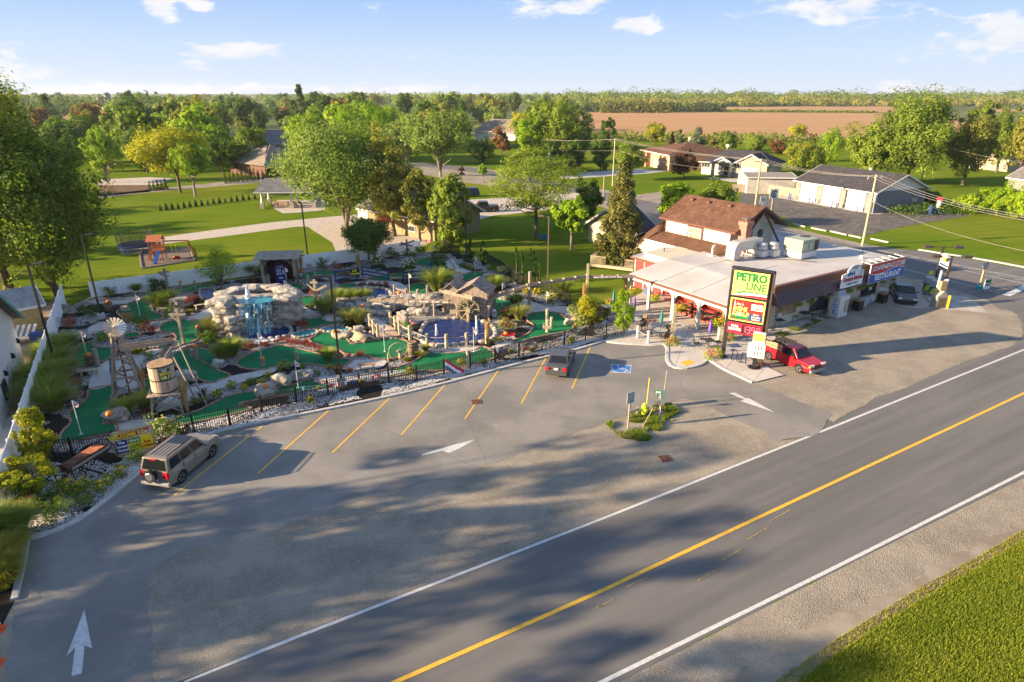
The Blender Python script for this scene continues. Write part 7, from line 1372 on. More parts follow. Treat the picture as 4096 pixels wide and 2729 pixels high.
# vehicles
TYRE=mat('tyre',(.018,.018,.018),.8,.1);RIMM=mat('alloy_rim',(.45,.45,.45),.3,.05,metal=.8);CGL=mat('car_glass',(.012,.015,.018),.08,.1,spec=.45);TAIL=mat('tail_lamp',(.50,.01,.02),.25,.05);HEAD=mat('head_lamp',(.65,.65,.62),.15,.05);PLATE=mat('plate_white',(.65,.65,.65),.5);AMBER=mat('amber_lamp',(.7,.25,.02),.3);BUMP=mat('bumper_grey',(.28,.28,.28),.5)
def car(name,lab,cat,pos,rz,L,Wd,prof,wheels,r,house,paint,roof=None,tuck=.16,cab=None,rear='',front='',extra=None,handle=True):
 """prof: (x,z) upper outline of the lower body front->rear; wheels: x of the axles; house: greenhouse (x0 base front, x1 top front, x2 top rear, x3 base rear, z belt, z roof)"""
 e=empty(name,lab,cat,tuple(pos),rz);w_=Wd/2;zb=.28
 bot=[]
 for wx in sorted(wheels):
  bot+=[(wx-r*1.18*math.cos(a),max(zb,r+r*1.18*math.sin(a)))for a in[R(t)for t in range(-8,189,14)]]
 x0,x1=prof[-1][0],prof[0][0];outline=[(x0,zb+.05)]+bot+[(x1,zb+.05)]+prof;b=MB();n=len(outline)
 def yw(z,x):t=max(0,(z-.55)/.6);q=w_*(1-.05*t*t)-(.10 if(x>x1-.12 or x<x0+.12)else 0);return q
 vs=[(x,-yw(z,x),z)for x,z in outline]+[(x,yw(z,x),z)for x,z in outline]
 b.raw(vs,[tuple(range(n)),tuple(range(n,2*n))[::-1]]+[(i,n+i,n+(i+1)%n,(i+1)%n)for i in range(n)]);b.build('body',paint,e,bevel=.035)
 b=MB();b.box(((x0+x1)/2,0,.45),(x1-x0-.3,Wd-.5,.3));b.build('underbody',TYRE,e)
 a0,a1,a2,a3,zl,zr=house;ti=w_*.97;to=w_-tuck-.06;ro=[(a0,zl,ti-.04),(a1,zr,to),(a2,zr,to),(a3,zl,ti-.04)]
 b=MB();q=lambda k,s_:(ro[k][0],s_*ro[k][2],ro[k][1]);b.hexa([q(3,-1),q(0,-1),q(0,1),q(3,1)],[q(2,-1),q(1,-1),q(1,1),q(2,1)]);b.build('cabin',paint,e,bevel=.07,seg=3)
 def pane(P4,nm,off):b=MB();P4=[Vector(p)for p in P4];nr=(P4[1]-P4[0]).cross(P4[2]-P4[0]).normalized();b.face([p+nr*off for p in P4]);b.build(nm,CGL,e)
 def lerp(k,j,f,s_):A_,B_=Vector(q(k,s_)),Vector(q(j,s_));return A_.lerp(B_,f)
 F=lambda f,g,k,j,l,m_:None
 for(k,j,nm,sg)in((0,1,'windscreen',1),(3,2,'rear_window',-1)):
  P_=[lerp(k,j,.1,-sg).lerp(lerp(k,j,.1,sg),.07),lerp(k,j,.1,-sg).lerp(lerp(k,j,.1,sg),.93),lerp(k,j,.88,-sg).lerp(lerp(k,j,.88,sg),.91),lerp(k,j,.88,-sg).lerp(lerp(k,j,.88,sg),.09)];pane(P_,nm,.012)
 for sg in(-1,1):
  nW=cab or 2
  for i in range(nW):
   f0,f1=.05+.90*i/nW+.012,.05+.90*(i+1)/nW-.012
   Bq=lambda f,g:Vector(q(0,sg)).lerp(Vector(q(3,sg)),f).lerp(Vector(q(1,sg)).lerp(Vector(q(2,sg)),f),g)
   P_=[Bq(f0,.12),Bq(f1,.12),Bq(f1,.86),Bq(f0,.86)];pane(P_ if sg>0 else P_[::-1],'side_window',.012)
   if handle and i<2:b=MB();p=Bq((f0+f1)/2+.12,0);b.box((p.x,sg*(w_+.005),zl-.14),(.18,.03,.04));b.build('door_handle',paint,e)
   if i:b=MB();p=Bq(f0-.012,0);b.box((p.x,sg*w_*.988,.62+(zl-.62)/2),(.012,.02,(zl-.62)*.95));b.build('door_gap',TYRE,e)
  b=MB();p=lerp(0,1,.2,sg);b.box((p.x-.15,sg*(w_+.1),zl+.06),(.1,.2,.14));b.build('mirror',paint,e,bevel=.02)
 for wx in wheels:
  for sg in(-1,1):
   we=bpy.data.objects.new('wheel',None);COL.objects.link(we);we.parent=e;KID.setdefault(e.name,[]).append(we);we.location=(wx,sg*(w_-.13),r)
   b=MB();b.lathe([(r*.66,-.12),(r*.96,-.12),(r,-.07),(r,.07),(r*.96,.12),(r*.66,.12)],(0,0,0),22,'Y');b.build('tyre',TYRE,we,smooth=False)
   b=MB();b.lathe([(r*.66,.09),(r*.60,.10),(r*.56,.06),(r*.1,.05)]if sg>0 else[(r*.1,-.05),(r*.56,-.06),(r*.60,-.10),(r*.66,-.09)],(0,0,0),20,'Y')
   for k in range(6):a=2*PI*k/6;b.bar((0,sg*.1,0),(r*.6*math.cos(a),sg*.11,r*.6*math.sin(a)),r*.2,.03,up=Vector((0,1,0)))
   b.build('rim',RIMM,we)
 zt,zh=rear or(.8,.3),front or(.68,.16)
 for sg in(-1,1):
  b=MB();b.box((x0+.02,sg*(w_-.24),zt[0]),(.12,.3,zt[1]));b.build('tail_lamp',TAIL,e,bevel=.02);b=MB();b.box((x1-.05,sg*(w_-.3),zh[0]),(.14,.38,zh[1]));b.build('head_lamp',HEAD,e,bevel=.02)
 b=MB();b.box((x0-.02,0,.80 if not extra=='suv' else .62),(.03,.32,.16));b.build('number_plate',PLATE,e);b=MB();b.box((x1+.01,0,.38),(.03,.32,.15));b.build('number_plate',PLATE,e)
 b=MB();b.box((x0-.02,0,.42),(.16,Wd*.94,.22));b.build('rear_bumper',BUMP if extra in('suv','truck')else paint,e,bevel=.05);b=MB();b.box((x1+.02,0,.42),(.16,Wd*.92,.24));b.build('front_bumper',BUMP if extra=='truck' else paint,e,bevel=.05)
 b=MB();b.box((x1+.01,0,.68),(.05,Wd*.42,.16));b.build('grille',BLACKM,e)
 return e
def paintm(n,c):return mat(n,c,.32,.03,1,metal=.2,coat=.25)
a,c=W((726,1931)),W((847,1829));ang=math.atan2(c.y-a.y,c.x-a.x);mid=(a+c)/2;nrm=Vector((math.cos(ang+PI/2),math.sin(ang+PI/2),0));pos=mid+nrm*.78
SUVP=paintm('champagne_paint',(.24,.20,.155))
s=car('parked_suv','champagne SUV with spare wheel on its back, parked by the welcome sign','car',pos,ang,4.4,1.82,[(2.12,.62),(2.1,.95),(1.95,1.08),(.95,1.14),(-2.1,1.14),(-2.16,.6)],(-1.32,1.32),.38,(1.02,.48,-1.92,-2.12,1.12,1.80),SUVP,cab=3,rear=(.92,.36),front=(.88,.22),extra='suv',tuck=.12)
wheel_e=bpy.data.objects.new('spare_wheel',None);COL.objects.link(wheel_e);wheel_e.parent=s;wheel_e.location=(-2.30,.12,.92);b=MB();b.lathe([(.2,-.1),(.34,-.12),(.37,0),(.34,.1),(.2,.1)],(0,0,0),20,'X');b.build('tyre',TYRE,wheel_e);b=MB();b.lathe([(.02,-.12),(.2,-.13),(.24,-.1)],(0,0,0),16,'X');b.build('rim',RIMM,wheel_e)
for sg in(-1,1):b=MB();b.pipe([(.35,sg*.66,1.8),(.3,sg*.66,1.88),(-1.7,sg*.66,1.88),(-1.8,sg*.66,1.8)],.025);b.build('roof_rail',BLACKM,s)
b=MB();b.box((.05,0,1.815),(.85,.95,.02));b.build('sunroof',CGL,s);b=MB();[b.box((-1.0,y,1.812),(1.3,.03,.02))for y in(-.45,-.22,0,.22,.45)];b.build('roof_rib',SUVP,s);b=MB();b.box((-2.02,0,1.76),(.08,.3,.05));b.build('brake_lamp',TAIL,s)
for wx in(-1.32,1.32):
 for sg in(-1,1):b=MB();b.pipe([(wx+.47*math.cos(t),sg*.92,.38+.47*math.sin(t))for t in[R(k)for k in range(0,181,20)]],.05,6);b.build('wheel_flare',SUVP,s)
a,c=W((2262,1520)),W((2293,1430));ang=math.atan2(c.y-a.y,c.x-a.x);pos=(a+c)/2+Vector((math.cos(ang+PI/2),math.sin(ang+PI/2),0))*.72
car('parked_sedan','dark grey sedan parked in the middle bay','car',pos,ang,4.38,1.74,[(2.15,.55),(2.1,.72),(1.2,.90),(-1.5,.98),(-2.15,.96),(-2.2,.6)],(-1.27,1.25),.31,(1.15,.35,-.95,-1.55,.90,1.43),paintm('grey_paint',(.085,.085,.085)),rear=(.80,.2),front=(.62,.16),tuck=.14)
pos=W(ZS(450,950));e_=car('fuelling_sedan','black sedan fuelling at the pump with headlights towards the lot','car',(W(ZS(350,975))+W(ZS(600,990)))/2+Vector((-.25,1.5,0)),math.atan2(*(lambda v:(v.y,v.x))(W(ZS(505,985))-W(ZS(375,800)))),5.0,1.9,[(2.45,.6),(2.42,.80),(1.3,.98),(-1.7,1.05),(-2.45,1.0),(-2.5,.6)],(-1.5,1.5),.36,(1.25,.5,-1.2,-1.9,.98,1.5),paintm('black_paint',(.012,.014,.018)),rear=(.85,.2),front=(.68,.18),tuck=.14)
b=MB();[b.box((2.47,0,.60+.09*k),(.04,.85,.03))for k in range(3)];b.build('chrome_bar',RIMM,e_)
a,c=W(ZQ(690,1365)),W(ZQ(1115,1550));ang=math.atan2(c.y-a.y,c.x-a.x);RP=paintm('red_paint',(.42,.012,.025));pos=(a+c)/2+Vector((math.cos(ang+PI/2),math.sin(ang+PI/2),0))*.70
p=car('pickup_truck','red pickup truck with slatted wooden stakes on its bed','pickup truck',pos,ang,4.8,1.75,[(2.35,.6),(2.33,.86),(1.15,.98),(-.35,1.04),(-.36,1.05),(-2.35,1.05),(-2.38,.6)],(-1.42,1.42),.34,(1.2,.62,-.22,-.38,.98,1.62),RP,cab=1,rear=(.85,.3),front=(.80,.18),extra='truck',tuck=.14,handle=True)
b=MB();b.box((-1.38,0,1.058),(1.85,1.5,.02));b.build('bed_floor',mat('bed_dark',(.05,.012,.015)),p)
for sg in(-1,1):
 for k in range(4):b=MB();b.box((-1.38,sg*.80,1.16+.13*k),(2.0,.03,.09));b.build('stake_board',WOODB if k%2 else mat('stake_tan',(.45,.33,.22)),p)
 for x in(-2.3,-1.4,-.45):b=MB();b.box((x,sg*.77,1.3),(.05,.05,.55));b.build('stake',WOODB,p)
 b=MB();b.box((2.30,sg*.82,.8),(.16,.1,.18));b.build('indicator',AMBER,p)
car('suv','dark blue SUV with red tail lights near the far driveway','car',W(ZK(165,1090)),R(195),4.7,1.9,[(2.2,.6),(2.15,1.0),(1.1,1.12),(-2.1,1.15),(-2.2,.6)],(-1.4,1.4),.38,(1.1,.5,-1.8,-2.1,1.12,1.78),paintm('navy_paint',(.03,.04,.07)),cab=3)
car('pickup_truck','dark pickup on the pale driveway under the locust tree','pickup truck',W(ZK(300,1225)),R(188),5.4,1.95,[(2.6,.7),(2.55,1.05),(1.2,1.18),(-2.6,1.18),(-2.65,.7)],(-1.7,1.7),.4,(1.3,.7,-.7,-.9,1.15,1.85),paintm('bronze_paint',(.05,.045,.04)))
car('sedan','tan sedan partly hidden behind the white fence at the left edge','car',W((-62,1960)),R(68),4.7,1.8,[(2.3,.55),(2.25,.75),(1.2,.92),(-1.5,1.0),(-2.3,.96),(-2.35,.6)],(-1.4,1.4),.32,(1.2,.4,-1.0,-1.7,.92,1.45),paintm('tan_paint',(.30,.25,.15)))
# signs and street furniture
a,c=W((2890,1432)),W((3015,1470));d=c-a;d=Vector((2.35,-1.5,0));ang=math.atan2(d.y,d.x);ps=empty('petrol_sign','tall PETRO LINE pylon sign with mini golf panel and red price box','sign',tuple(a),ang);PW=2.75
for x in(-.02,PW+.1):b=MB();b.box((x,.1,3.7 if x>0 else 3.6),(.26,.26,7.4 if x>0 else 7.2));b.build('post',BROWNM if x>0 else BLACKM,ps);b=MB();b.lathe([(.36,0),(.36,.06)],(x,.1,.09),16);b.build('base_plate',BLACKM,ps)
b=MB();b.box((PW/2,.1,7.38),(PW+.3,.5,.12));b.build('top_cap',BLACKM,ps)
LEM=mat('sign_pale_yellow',(.80,.78,.16),.5,.03);PGR=mat('petro_green',(.008,.17,.05),.5,.03);PRED=mat('petro_red',(.56,.015,.05),.5,.03);MAR=mat('maroon',(.28,.02,.02),.5,.1)
for z0,z1,m_ in((5.25,7.28,LEM),(3.30,5.17,LEM),(2.25,3.22,PRED)):b=MB();b.box((PW/2,.05,(z0+z1)/2),(PW-.06,.42,z1-z0));b.build('cabinet',BLACKM,ps);b=MB();b.box((PW/2,-.17,(z0+z1)/2),(PW-.2,.03,z1-z0-.1));b.build('panel',m_,ps)
text('PETRO',PGR,ps,(PW/2+.02,-.20,6.78),(PI/2,0,0),.82,sx=.90,bold=.045);text('LINE',PGR,ps,(PW/2+.42,-.20,6.12),(PI/2,0,0),.80,sx=.92,bold=.014)
cv=lambda z,am:[(.1+(PW-.2)*k/14,z+am*math.sin(PI*(k/14)*.8+.15))for k in range(15)]
for z,am,m_,y in((5.32,.42,PGR,-.190),(5.32,.32,SGW,-.193),(5.27,.22,PRED,-.196)):b=MB();b.face([(x,y,5.31)for x in(.1,PW-.1)]+[(x,y,q)for x,q in[(x_,min(z_,5.9))for x_,z_ in[(.1+(PW-.2)*k/14,5.31+(z-5.31+am)*(math.sin(min(PI/2,PI*k/14*(1.3 if m_ is PGR else .95 if m_ is SGW else .8)))if m_ is not PRED else math.sin(PI/2*k/14)))for k in range(15)]][::-1]]);b.build('wave',m_,ps)
b=MB();b.box((PW/2,-.19,4.23),(PW-.42,.02,1.58));b.build('maroon_field',MAR,ps);b=MB();b.face([(.95+.72*math.cos(t),-.205,3.72+.22*math.sin(t))for t in[2*PI*k/20 for k in range(20)]]);b.build('green_oval',PGR,ps)
text('MINI',LEM,ps,(.92,-.215,4.30),(PI/2,0,0),.46,bold=.02);text('GOLF',LEM,ps,(.98,-.215,3.90),(PI/2,0,0),.46,bold=.02);text("Ure's",SGW,ps,(.75,-.215,4.68),(PI/2,0,0),.32,shear=.3);b=MB();b.lathe([(.12,0),(.12,.015)],(.86,-.235,3.90),14,'Y');b.build('golf_ball',SGW,ps);b=MB();b.bar((.35,-.21,3.75),(.45,-.21,4.95),.03,.02);b.build('flag_stick',SGW,ps)
b=MB();b.box((2.08,-.205,4.58),(.82,.015,.48));b.build('white_cloud',SGW,ps);text('Ice\nCream',MAR,ps,(2.08,-.215,4.60),(PI/2,0,0),.25,bold=.008);b=MB();b.box((2.08,-.205,3.78),(.95,.015,.5));b.build('blue_cloud',SGB,ps);text("Ure's\nCountry\nKitchen",mat('cream_ink',(.75,.6,.4)),ps,(2.08,-.215,3.83),(PI/2,0,0),.19,bold=.006)
text('FULL\nSERVICE',SGW,ps,(.66,-.20,2.76),(PI/2,0,0),.26,bold=.01);b=MB();b.box((1.88,-.19,2.74),(1.45,.02,.74));b.build('display',mat('display_dark',(.05,.008,.01)),ps)
LED=mat('red_led',(.9,.05,.08),.5,emit=1.2)
def seg7(ch,x,z,w_,h):
 S={'1':'bc','3':'abgcd','9':'abcdfg','5':'afgcd'}[ch];b=MB();t=.035
 Pz=dict(a=((0,h),(w_,h)),g=((0,h/2),(w_,h/2)),d=((0,0),(w_,0)),b=((w_,h/2),(w_,h)),c=((w_,0),(w_,h/2)),f=((0,h/2),(0,h)),e=((0,0),(0,h/2)))
 for k in S:(x0,z0),(x1,z1)=Pz[k];b.bar((x+x0,-.21,z+z0),(x+x1,-.21,z+z1),t*2 if z0!=z1 else .02,.02 if z0!=z1 else t*2)
 b.build('digit',LED,ps)
for k,ch in enumerate('1399'):seg7(ch,1.25+.33*k+(.05 if k==3 else 0),2.50,.21,.5)
b=MB();b.box((2.20,-.21,2.50),(.05,.02,.06));b.build('decimal_point',LED,ps)
e=empty('price_sign','white price sign with green top panel showing 131 and 115','sign',tuple(W(ZQ(515,1495))),ang+.12);b=MB();b.box((0,.1,.7),(.30,.30,1.4));b.build('post',BLACKM,e);b=MB();b.lathe([(.45,0),(.45,.05)],(0,.1,.09),16);b.build('base_plate',BLACKM,e)
b=MB();b.box((0,0,1.52),(1.2,.35,1.05));b.build('price_panel',SGW,e);b=MB();b.box((.08,0,2.5),(.85,.35,.9));b.build('upper_box',SGW,e);b=MB();b.box((.08,-.18,2.64),(.8,.02,.58));b.build('lime_panel',mat('lime',(.62,.72,.10)),e)
for i,s_ in enumerate(('131','115')):text(s_,BLACKM,e,(.12,-.185,1.78-.46*i),(PI/2,0,0),.44,bold=.006);text('9',BLACKM,e,(.53,-.185,1.86-.46*i),(PI/2,0,0),.2)
def sign(px,h,wd,hp,m_,lab,rz=0.,txt=None,tm=None,ts=.3,pole=None,shape=None,name='road_sign',cat='sign',thick=.03,r_=.04):
 e=empty(name,lab,cat,tuple(W(px)),rz);b=MB();b.box((0,.04,h/2),(r_*2,r_*2,h));b.build('post',pole or WOOD,e);b=MB()
 if shape==8:b.slab([(wd/2/.924*math.cos(R(22.5+45*k)),0,h-hp/2+wd/2/.924*math.sin(R(22.5+45*k)))for k in range(8)],thick)
 else:b.box((0,0,h-hp/2),(wd,thick,hp))
 b.build('panel',m_,e)
 if txt:text(txt,tm or BLACKM,e,(0,-thick-.01,h-hp/2),(PI/2,0,0),ts,bold=.006)
 return e
SBK=mat('sign_back',(.36,.37,.38),.5)
sign(ZG(738,745),2.55,.55,.75,SBK,'grey-backed sign on a timber post beside the hydrant',.5);sign(ZS(1310,800),3.0,.9,.9,SBK,'back of an octagonal stop sign in a teal bucket base',.35,shape=8,pole=mat('post_tan',(.42,.29,.16)),r_=.07);b=MB();b.lathe([(.28,0),(.32,.45)],n=12);tag(b.build('bucket',mat('teal_plastic',(.03,.38,.34)),loc=tuple(W(ZS(1305,815)))),'teal bucket at the foot of the stop sign','bucket')
sign(ZD(1515,265),3.3,1.1,1.3,SGW,'white speed limit sign reading 50 behind the house roof',.2,'50',BLACKM,.75,pole=SBK);ge=sign(ZD(1605,290),4.8,1.5,1.6,SGW,'white sign with a round green and black logo across the street',.2,pole=WOOD,r_=.1);b=MB();b.pipe([(.5*math.cos(t),-.05,4.0+.5*math.sin(t))for t in[R(k)for k in range(40,331,15)]],.09,6);b.build('ring',BLACKM,ge);b=MB();b.box((0,-.05,4.0),(.6,.02,.2));b.build('leaf_mark',PGR,ge)
e=empty('sandwich_board','white and green sandwich board reading SOLD OUT near the stop sign','sign',tuple(W(ZS(1385,830))),.3);b=MB();b.box((0,0,.75),(.85,.05,1.05));b.build('panel',SGW,e);b=MB();b.slab([(-.42,-.03,1.27),(-.42,-.03,.98),(.42,-.03,.8),(.42,-.03,1.27)][::-1],.01);b.build('green_band',PGR,e);text('2.0L01',BLACKM,e,(0,-.04,.68),(PI/2,0,0),.3,bold=.01);b=MB();[b.bar((x,y,0),(x*.9,0,.3),.03,.03)for x in(-.4,.4)for y in(-.3,.3)];b.build('feet',SBK,e)
HY=mat('hydrant_yellow',(.62,.60,.03),.5,.08);HG=mat('hydrant_green',(.05,.30,.12));e=empty('fire_hydrant','yellow fire hydrant with green caps in the grass patch','hydrant',tuple(W(ZG(882,625))),.3)
b=MB();b.lathe([(.21,0),(.21,.06),(.15,.08),(.15,.62),(.19,.64),(.19,.70),(.16,.74),(.14,.84),(.07,.92),(.04,.93),(.04,.98)],n=16);b.build('barrel',HY,e,smooth=False);b=MB();b.tube((-.26,0,.55),(.26,0,.55),.07,n=10);b.tube((0,0,.5),(0,-.28,.5),.09,n=10);b.build('nozzles',HY,e)
b=MB();b.tube((-.31,0,.55),(-.25,0,.55),.09,n=6);b.tube((.25,0,.55),(.31,0,.55),.09,n=6);b.build('cap',HG,e);b=MB();b.tube((0,-.26,.5),(0,-.33,.5),.11,n=6);b.build('cap',HY,e)
b=MB();b.tube((0,0,0),(.05,0,2.3),.03);tag(b.build('marker_rod',HY,loc=tuple(W(ZG(905,560)))),'yellow marker rod behind the hydrant','marker post')
sign(ZG(1003,590),1.6,.5,.22,PGR,'green number plate on a thin black post',-.2,'6030',SGW,.17,pole=BLACKM,r_=.02,name='number_sign');b=MB();b.box((0,0,.6),(.28,.28,1.2));tag(b.build('utility_pedestal',mat('pedestal_green',(.16,.24,.23)),loc=tuple(W(ZG(1050,540)))),'grey green utility pedestal right of the number plate','utility box')
b=MB();b.tube((0,0,0),(.08,0,2.4),.02);tag(b.build('thin_post',WOODL,loc=tuple(W(ZG(1060,500)))),'thin pale rod behind the utility pedestal','marker post');e=rail_fence([ZG(745,660),ZG(820,625)],'low grey wooden rail beside the timber post',.7,WOOD,(.8,))
for i,px in enumerate(((-4,2520),(-12,2655))):
 e=empty('traffic_cone',('upper' if i==0 else 'lower')+' orange and white traffic cone at the left edge','traffic cone',tuple(W(px)),.3);OR=mat('cone_orange',(.75,.10,.02),.6);b=MB();b.box((0,0,.02),(.42,.42,.04));b.build('base',OR,e)
 for z0,z1,m_ in((.04,.28,OR),(.28,.4,SGW),(.4,.5,BLACKM),(.5,.72,OR)):r0,r1=.17*(1-z0/.85),.17*(1-z1/.85);b=MB();b.lathe([(r0,z0),(r1,z1)],n=14);b.build('band',m_,e)
isl=W(ZS(760,1010));dI=(W(ZS(700,870))-W(ZS(715,985))).normalized();b=MB();i0=W(ZS(690,980));q=[W(ZS(x,y))for x,y in((640,905),(700,1000),(780,990),(740,870),(690,862))];b.prism([(p.x,p.y)for p in q],0,.18);tag(b.build('pump_island',CONC,bevel=.03),'raised concrete island under the fuel pumps',None,None,'structure')
PG=mat('pump_green',(.05,.12,.11),.5)
for i,(px,lab)in enumerate(((ZS(655,855),'dark fuel pump nearest the person'),(ZS(730,900),'silver and green fuel pump in front of the pair'))):
 e=empty('fuel_pump',lab,'fuel pump',tuple(W(px,.18)),BA+R(-90));b=MB();b.box((0,0,.85),(.95,.55,1.7));b.build('cabinet',mat('pump_silver',(.34,.37,.38),.4),e,bevel=.04);b=MB();b.box((0,-.29,.6),(.8,.03,.9));b.box((0,.29,.6),(.8,.03,.9));b.build('side_panel',PG,e);b=MB();b.face([(-.3,-.32,.3),(.1,-.32,.3),(.3,-.32,1.0),(-.1,-.32,.9)]);b.build('yellow_swoosh',HY,e);b=MB();b.pipe([(.5,-.1,1.2),(.62,-.1,.6),(.55,-.1,.4),(.5,-.1,1.0)],.02);b.build('hose',BLACKM,e)
def twin_lamp(px,h,lab):
 e=empty('twin_lamp',lab,'lamp post',tuple(W(px)),R(-4));b=MB();b.box((0,0,h/2),(.18,.18,h));b.build('pole',BROWNM,e);b=MB();b.bar((-1.1,0,h-.1),(1.1,0,h-.1),.06,.06);b.build('cross_arm',BLACKM,e)
 for s_ in(-1,1):b=MB();b.box((s_*1.45,0,h-.08),(.85,.5,.25));b.build('lamp_head',BROWNM,e,bevel=.02)
 return e
twin_lamp(ZS(715,670+190),HT(ZS(715,860),ZS(0,265)[1]),'rear twin-headed lamp post over the pumps');twin_lamp(ZS(830,930),HT(ZS(830,930),ZS(0,385)[1]),'front twin-headed lamp post over the pumps')
a,c=W(ZS(715,860)),W(ZS(830,930));e=empty('station_banner','white and yellow banner strung between the twin lamp posts','banner',tuple(a),math.atan2((c-a).y,(c-a).x));LL=(c-a).length;b=MB();b.box((LL/2,0,3.7),(LL-.2,.12,1.2));b.build('panel',SGW,e);b=MB();b.box((LL/2,-.07,3.85),(LL*.5,.02,.35));b.build('yellow_bar',HY,e);b=MB();b.box((LL/2,-.07,3.3),(LL*.8,.02,.2));b.build('navy_bar',SGB,e)
e=empty('kiosk','grey metal cabinet with pointed lid between two yellow bollards','cabinet',tuple(W(ZS(820,1050))),.1);b=MB();b.box((0,.4,.6),(1.15,.8,1.2));b.slab([(-.6,-.02,1.2),(.6,-.02,1.2),(0,-.02,1.75)],-.8);b.build('cabinet',mat('kiosk_grey',(.33,.31,.25)),e);b=MB();b.box((0,-.02,.6),(.8,.04,.95));b.build('louvre',mat('kiosk_brown',(.12,.10,.07)),e);b=MB();b.box((0,.4,2.2),(.6,.4,.9));b.build('upper_box',mat('box_tan',(.30,.22,.14)),e);b=MB();b.bar((-.3,.7,0),(-.15,.8,3.6),.14,.14);b.build('white_post',WHITEW,e)
for i,q in enumerate((ZS(728,1035),ZS(905,1050))):b=MB();b.tube((0,0,0),(0,0,1.25),.11,n=12);b.lathe([(.11,1.25),(.07,1.32),(.01,1.34)],n=12);tag(b.build('bollard',mat('bollard_yellow',(.65,.47,.02)),loc=tuple(W(q))),('left' if i==0 else 'right')+' yellow bollard beside the grey cabinet','bollard','yellow bollards')
for q,m_,lab in((ZS(705,600),HY,'small white and yellow notice on the rear lamp post'),(ZS(898,705),SGW,'small white notice right of the front lamp post')):b=MB();b.box((0,0,0),(.35,.05,.4));zz=2.6;p=W(q,zz);tag(b.build('notice',m_,loc=tuple(p)),lab,'sign')
e=empty('ice_chest','white ICE merchandiser with a small cooler sign on top','ice freezer',tuple(W(ZQ(1540,845))+Vector((.35,.55,0))),BA);b=MB();b.box((0,0,1.0),(1.5,1.1,2.0));b.build('cabinet',WHITEW,e,bevel=.03);b=MB();b.box((-.1,.1,2.25),(.9,.6,.45));b.build('sign_box',WHITEW,e);IB=mat('ice_blue',(.05,.28,.60));text('I\nC\nE',IB,e,(-.76,-.1,1.1),(PI/2,0,-PI/2),.55,bold=.03);text('ICE',IB,e,(-.1,-.22,2.25),(PI/2,0,0),.36,bold=.02);b=MB();b.box((.35,-.56,1.05),(.6,.03,1.2));b.build('door_picture',mat('pic_tan',(.4,.33,.26)),e)
g=np.random.default_rng(4)
for k in range(12):
 p=BO+Matrix.Rotation(BA,3,'Z')@Vector((12.7+.38*(k%9),-.75-.5*(k//9),0));b=MB();b.rock((0,0,.42),(.5,.6,.95),k+200,2,.25);tag(b.build('firewood_bag',mat('bag_plastic',(.36,.36,.38),.35,.4,9),loc=tuple(p),rz=k),'translucent bag of firewood against the store wall','firewood bag','bags of firewood along the store wall')
for k,(x,lab)in enumerate(((12.3,'black firewood cart beside the ice freezer'),(16.6,'black firewood cart near the store corner'))):e=empty('firewood_cart',lab,'cart',tuple(BO+Matrix.Rotation(BA,3,'Z')@Vector((x,-1.3,0))),BA);b=MB();b.box((0,0,.55),(.8,.7,.8));b.build('bin',BLACKM,e);b=MB();[b.tube((-.35+.1*(i%8),-.3,.9+.1*(i//8)),(-.3+.1*(i%8),.3,.95+.1*(i//8)),.06,n=6)for i in range(14)];b.build('logs',WOODB,e);b=MB();[b.tube((x_,y_,.1),(x_,y_+.05,.1),.1)for x_ in(-.3,.3)for y_ in(-.3,.3)];b.build('wheel',TYRE,e)
a,c=W(ZQ(240,1380),.1),W(ZQ(465,1470),.1);P_=[];d=(c-a)
for k in range(4):
 for j in range(9):f=(k+j/9)/4;P_.append(a+d*f+Vector((0,0,(.12+.8*(1 if k%2==0 else 0))if j>4 else(.9 if k%2==0 else .12))))
pts=[a,a+Vector((0,0,.75))]
for k in range(4):
 s_=1 if k%2==0 else-1;c_=a+d*((k+.5)/4);zz=.8 if s_>0 else .25;pts+=[c_+d.normalized()*(-math.cos(t))*d.length/8+Vector((0,0,zz+s_*.17*math.sin(t)))for t in[PI*j/6 for j in range(7)]]
pts.append(a+d+Vector((0,0,0)));b=MB();b.pipe(pts,.04,6);tag(b.build('bike_rack',BLACKM),'black wave-shaped bike rack in front of the pylon sign','bike rack')
e=empty('bicycle','dark bicycle leaning on the iron fence','bicycle',tuple(W(ZF(1965,945))+Vector((0,-.35,0))),R(28))
for x in(-.55,.55):wheel('wheel',None,.34,None,m=BLACKM,parent=e,loc=(x,0,.34),n=8)
b=MB();[b.tube(p_,q_,.018,n=5)for p_,q_ in(((-.55,0,.34),(-.2,0,.8)),((-.2,0,.8),(.4,0,.82)),((-.05,0,.3),(.4,0,.82)),((-.05,0,.3),(-.2,0,.85)),((-.55,0,.34),(-.05,0,.3)),((.55,0,.34),(.38,0,.95)))];b.build('frame',PG,e);b=MB();b.box((-.22,0,.9),(.25,.12,.05));b.build('saddle',TYRE,e);b=MB();b.tube((.38,-.25,1.0),(.38,.25,1.0),.015);b.build('handlebar',BLACKM,e)
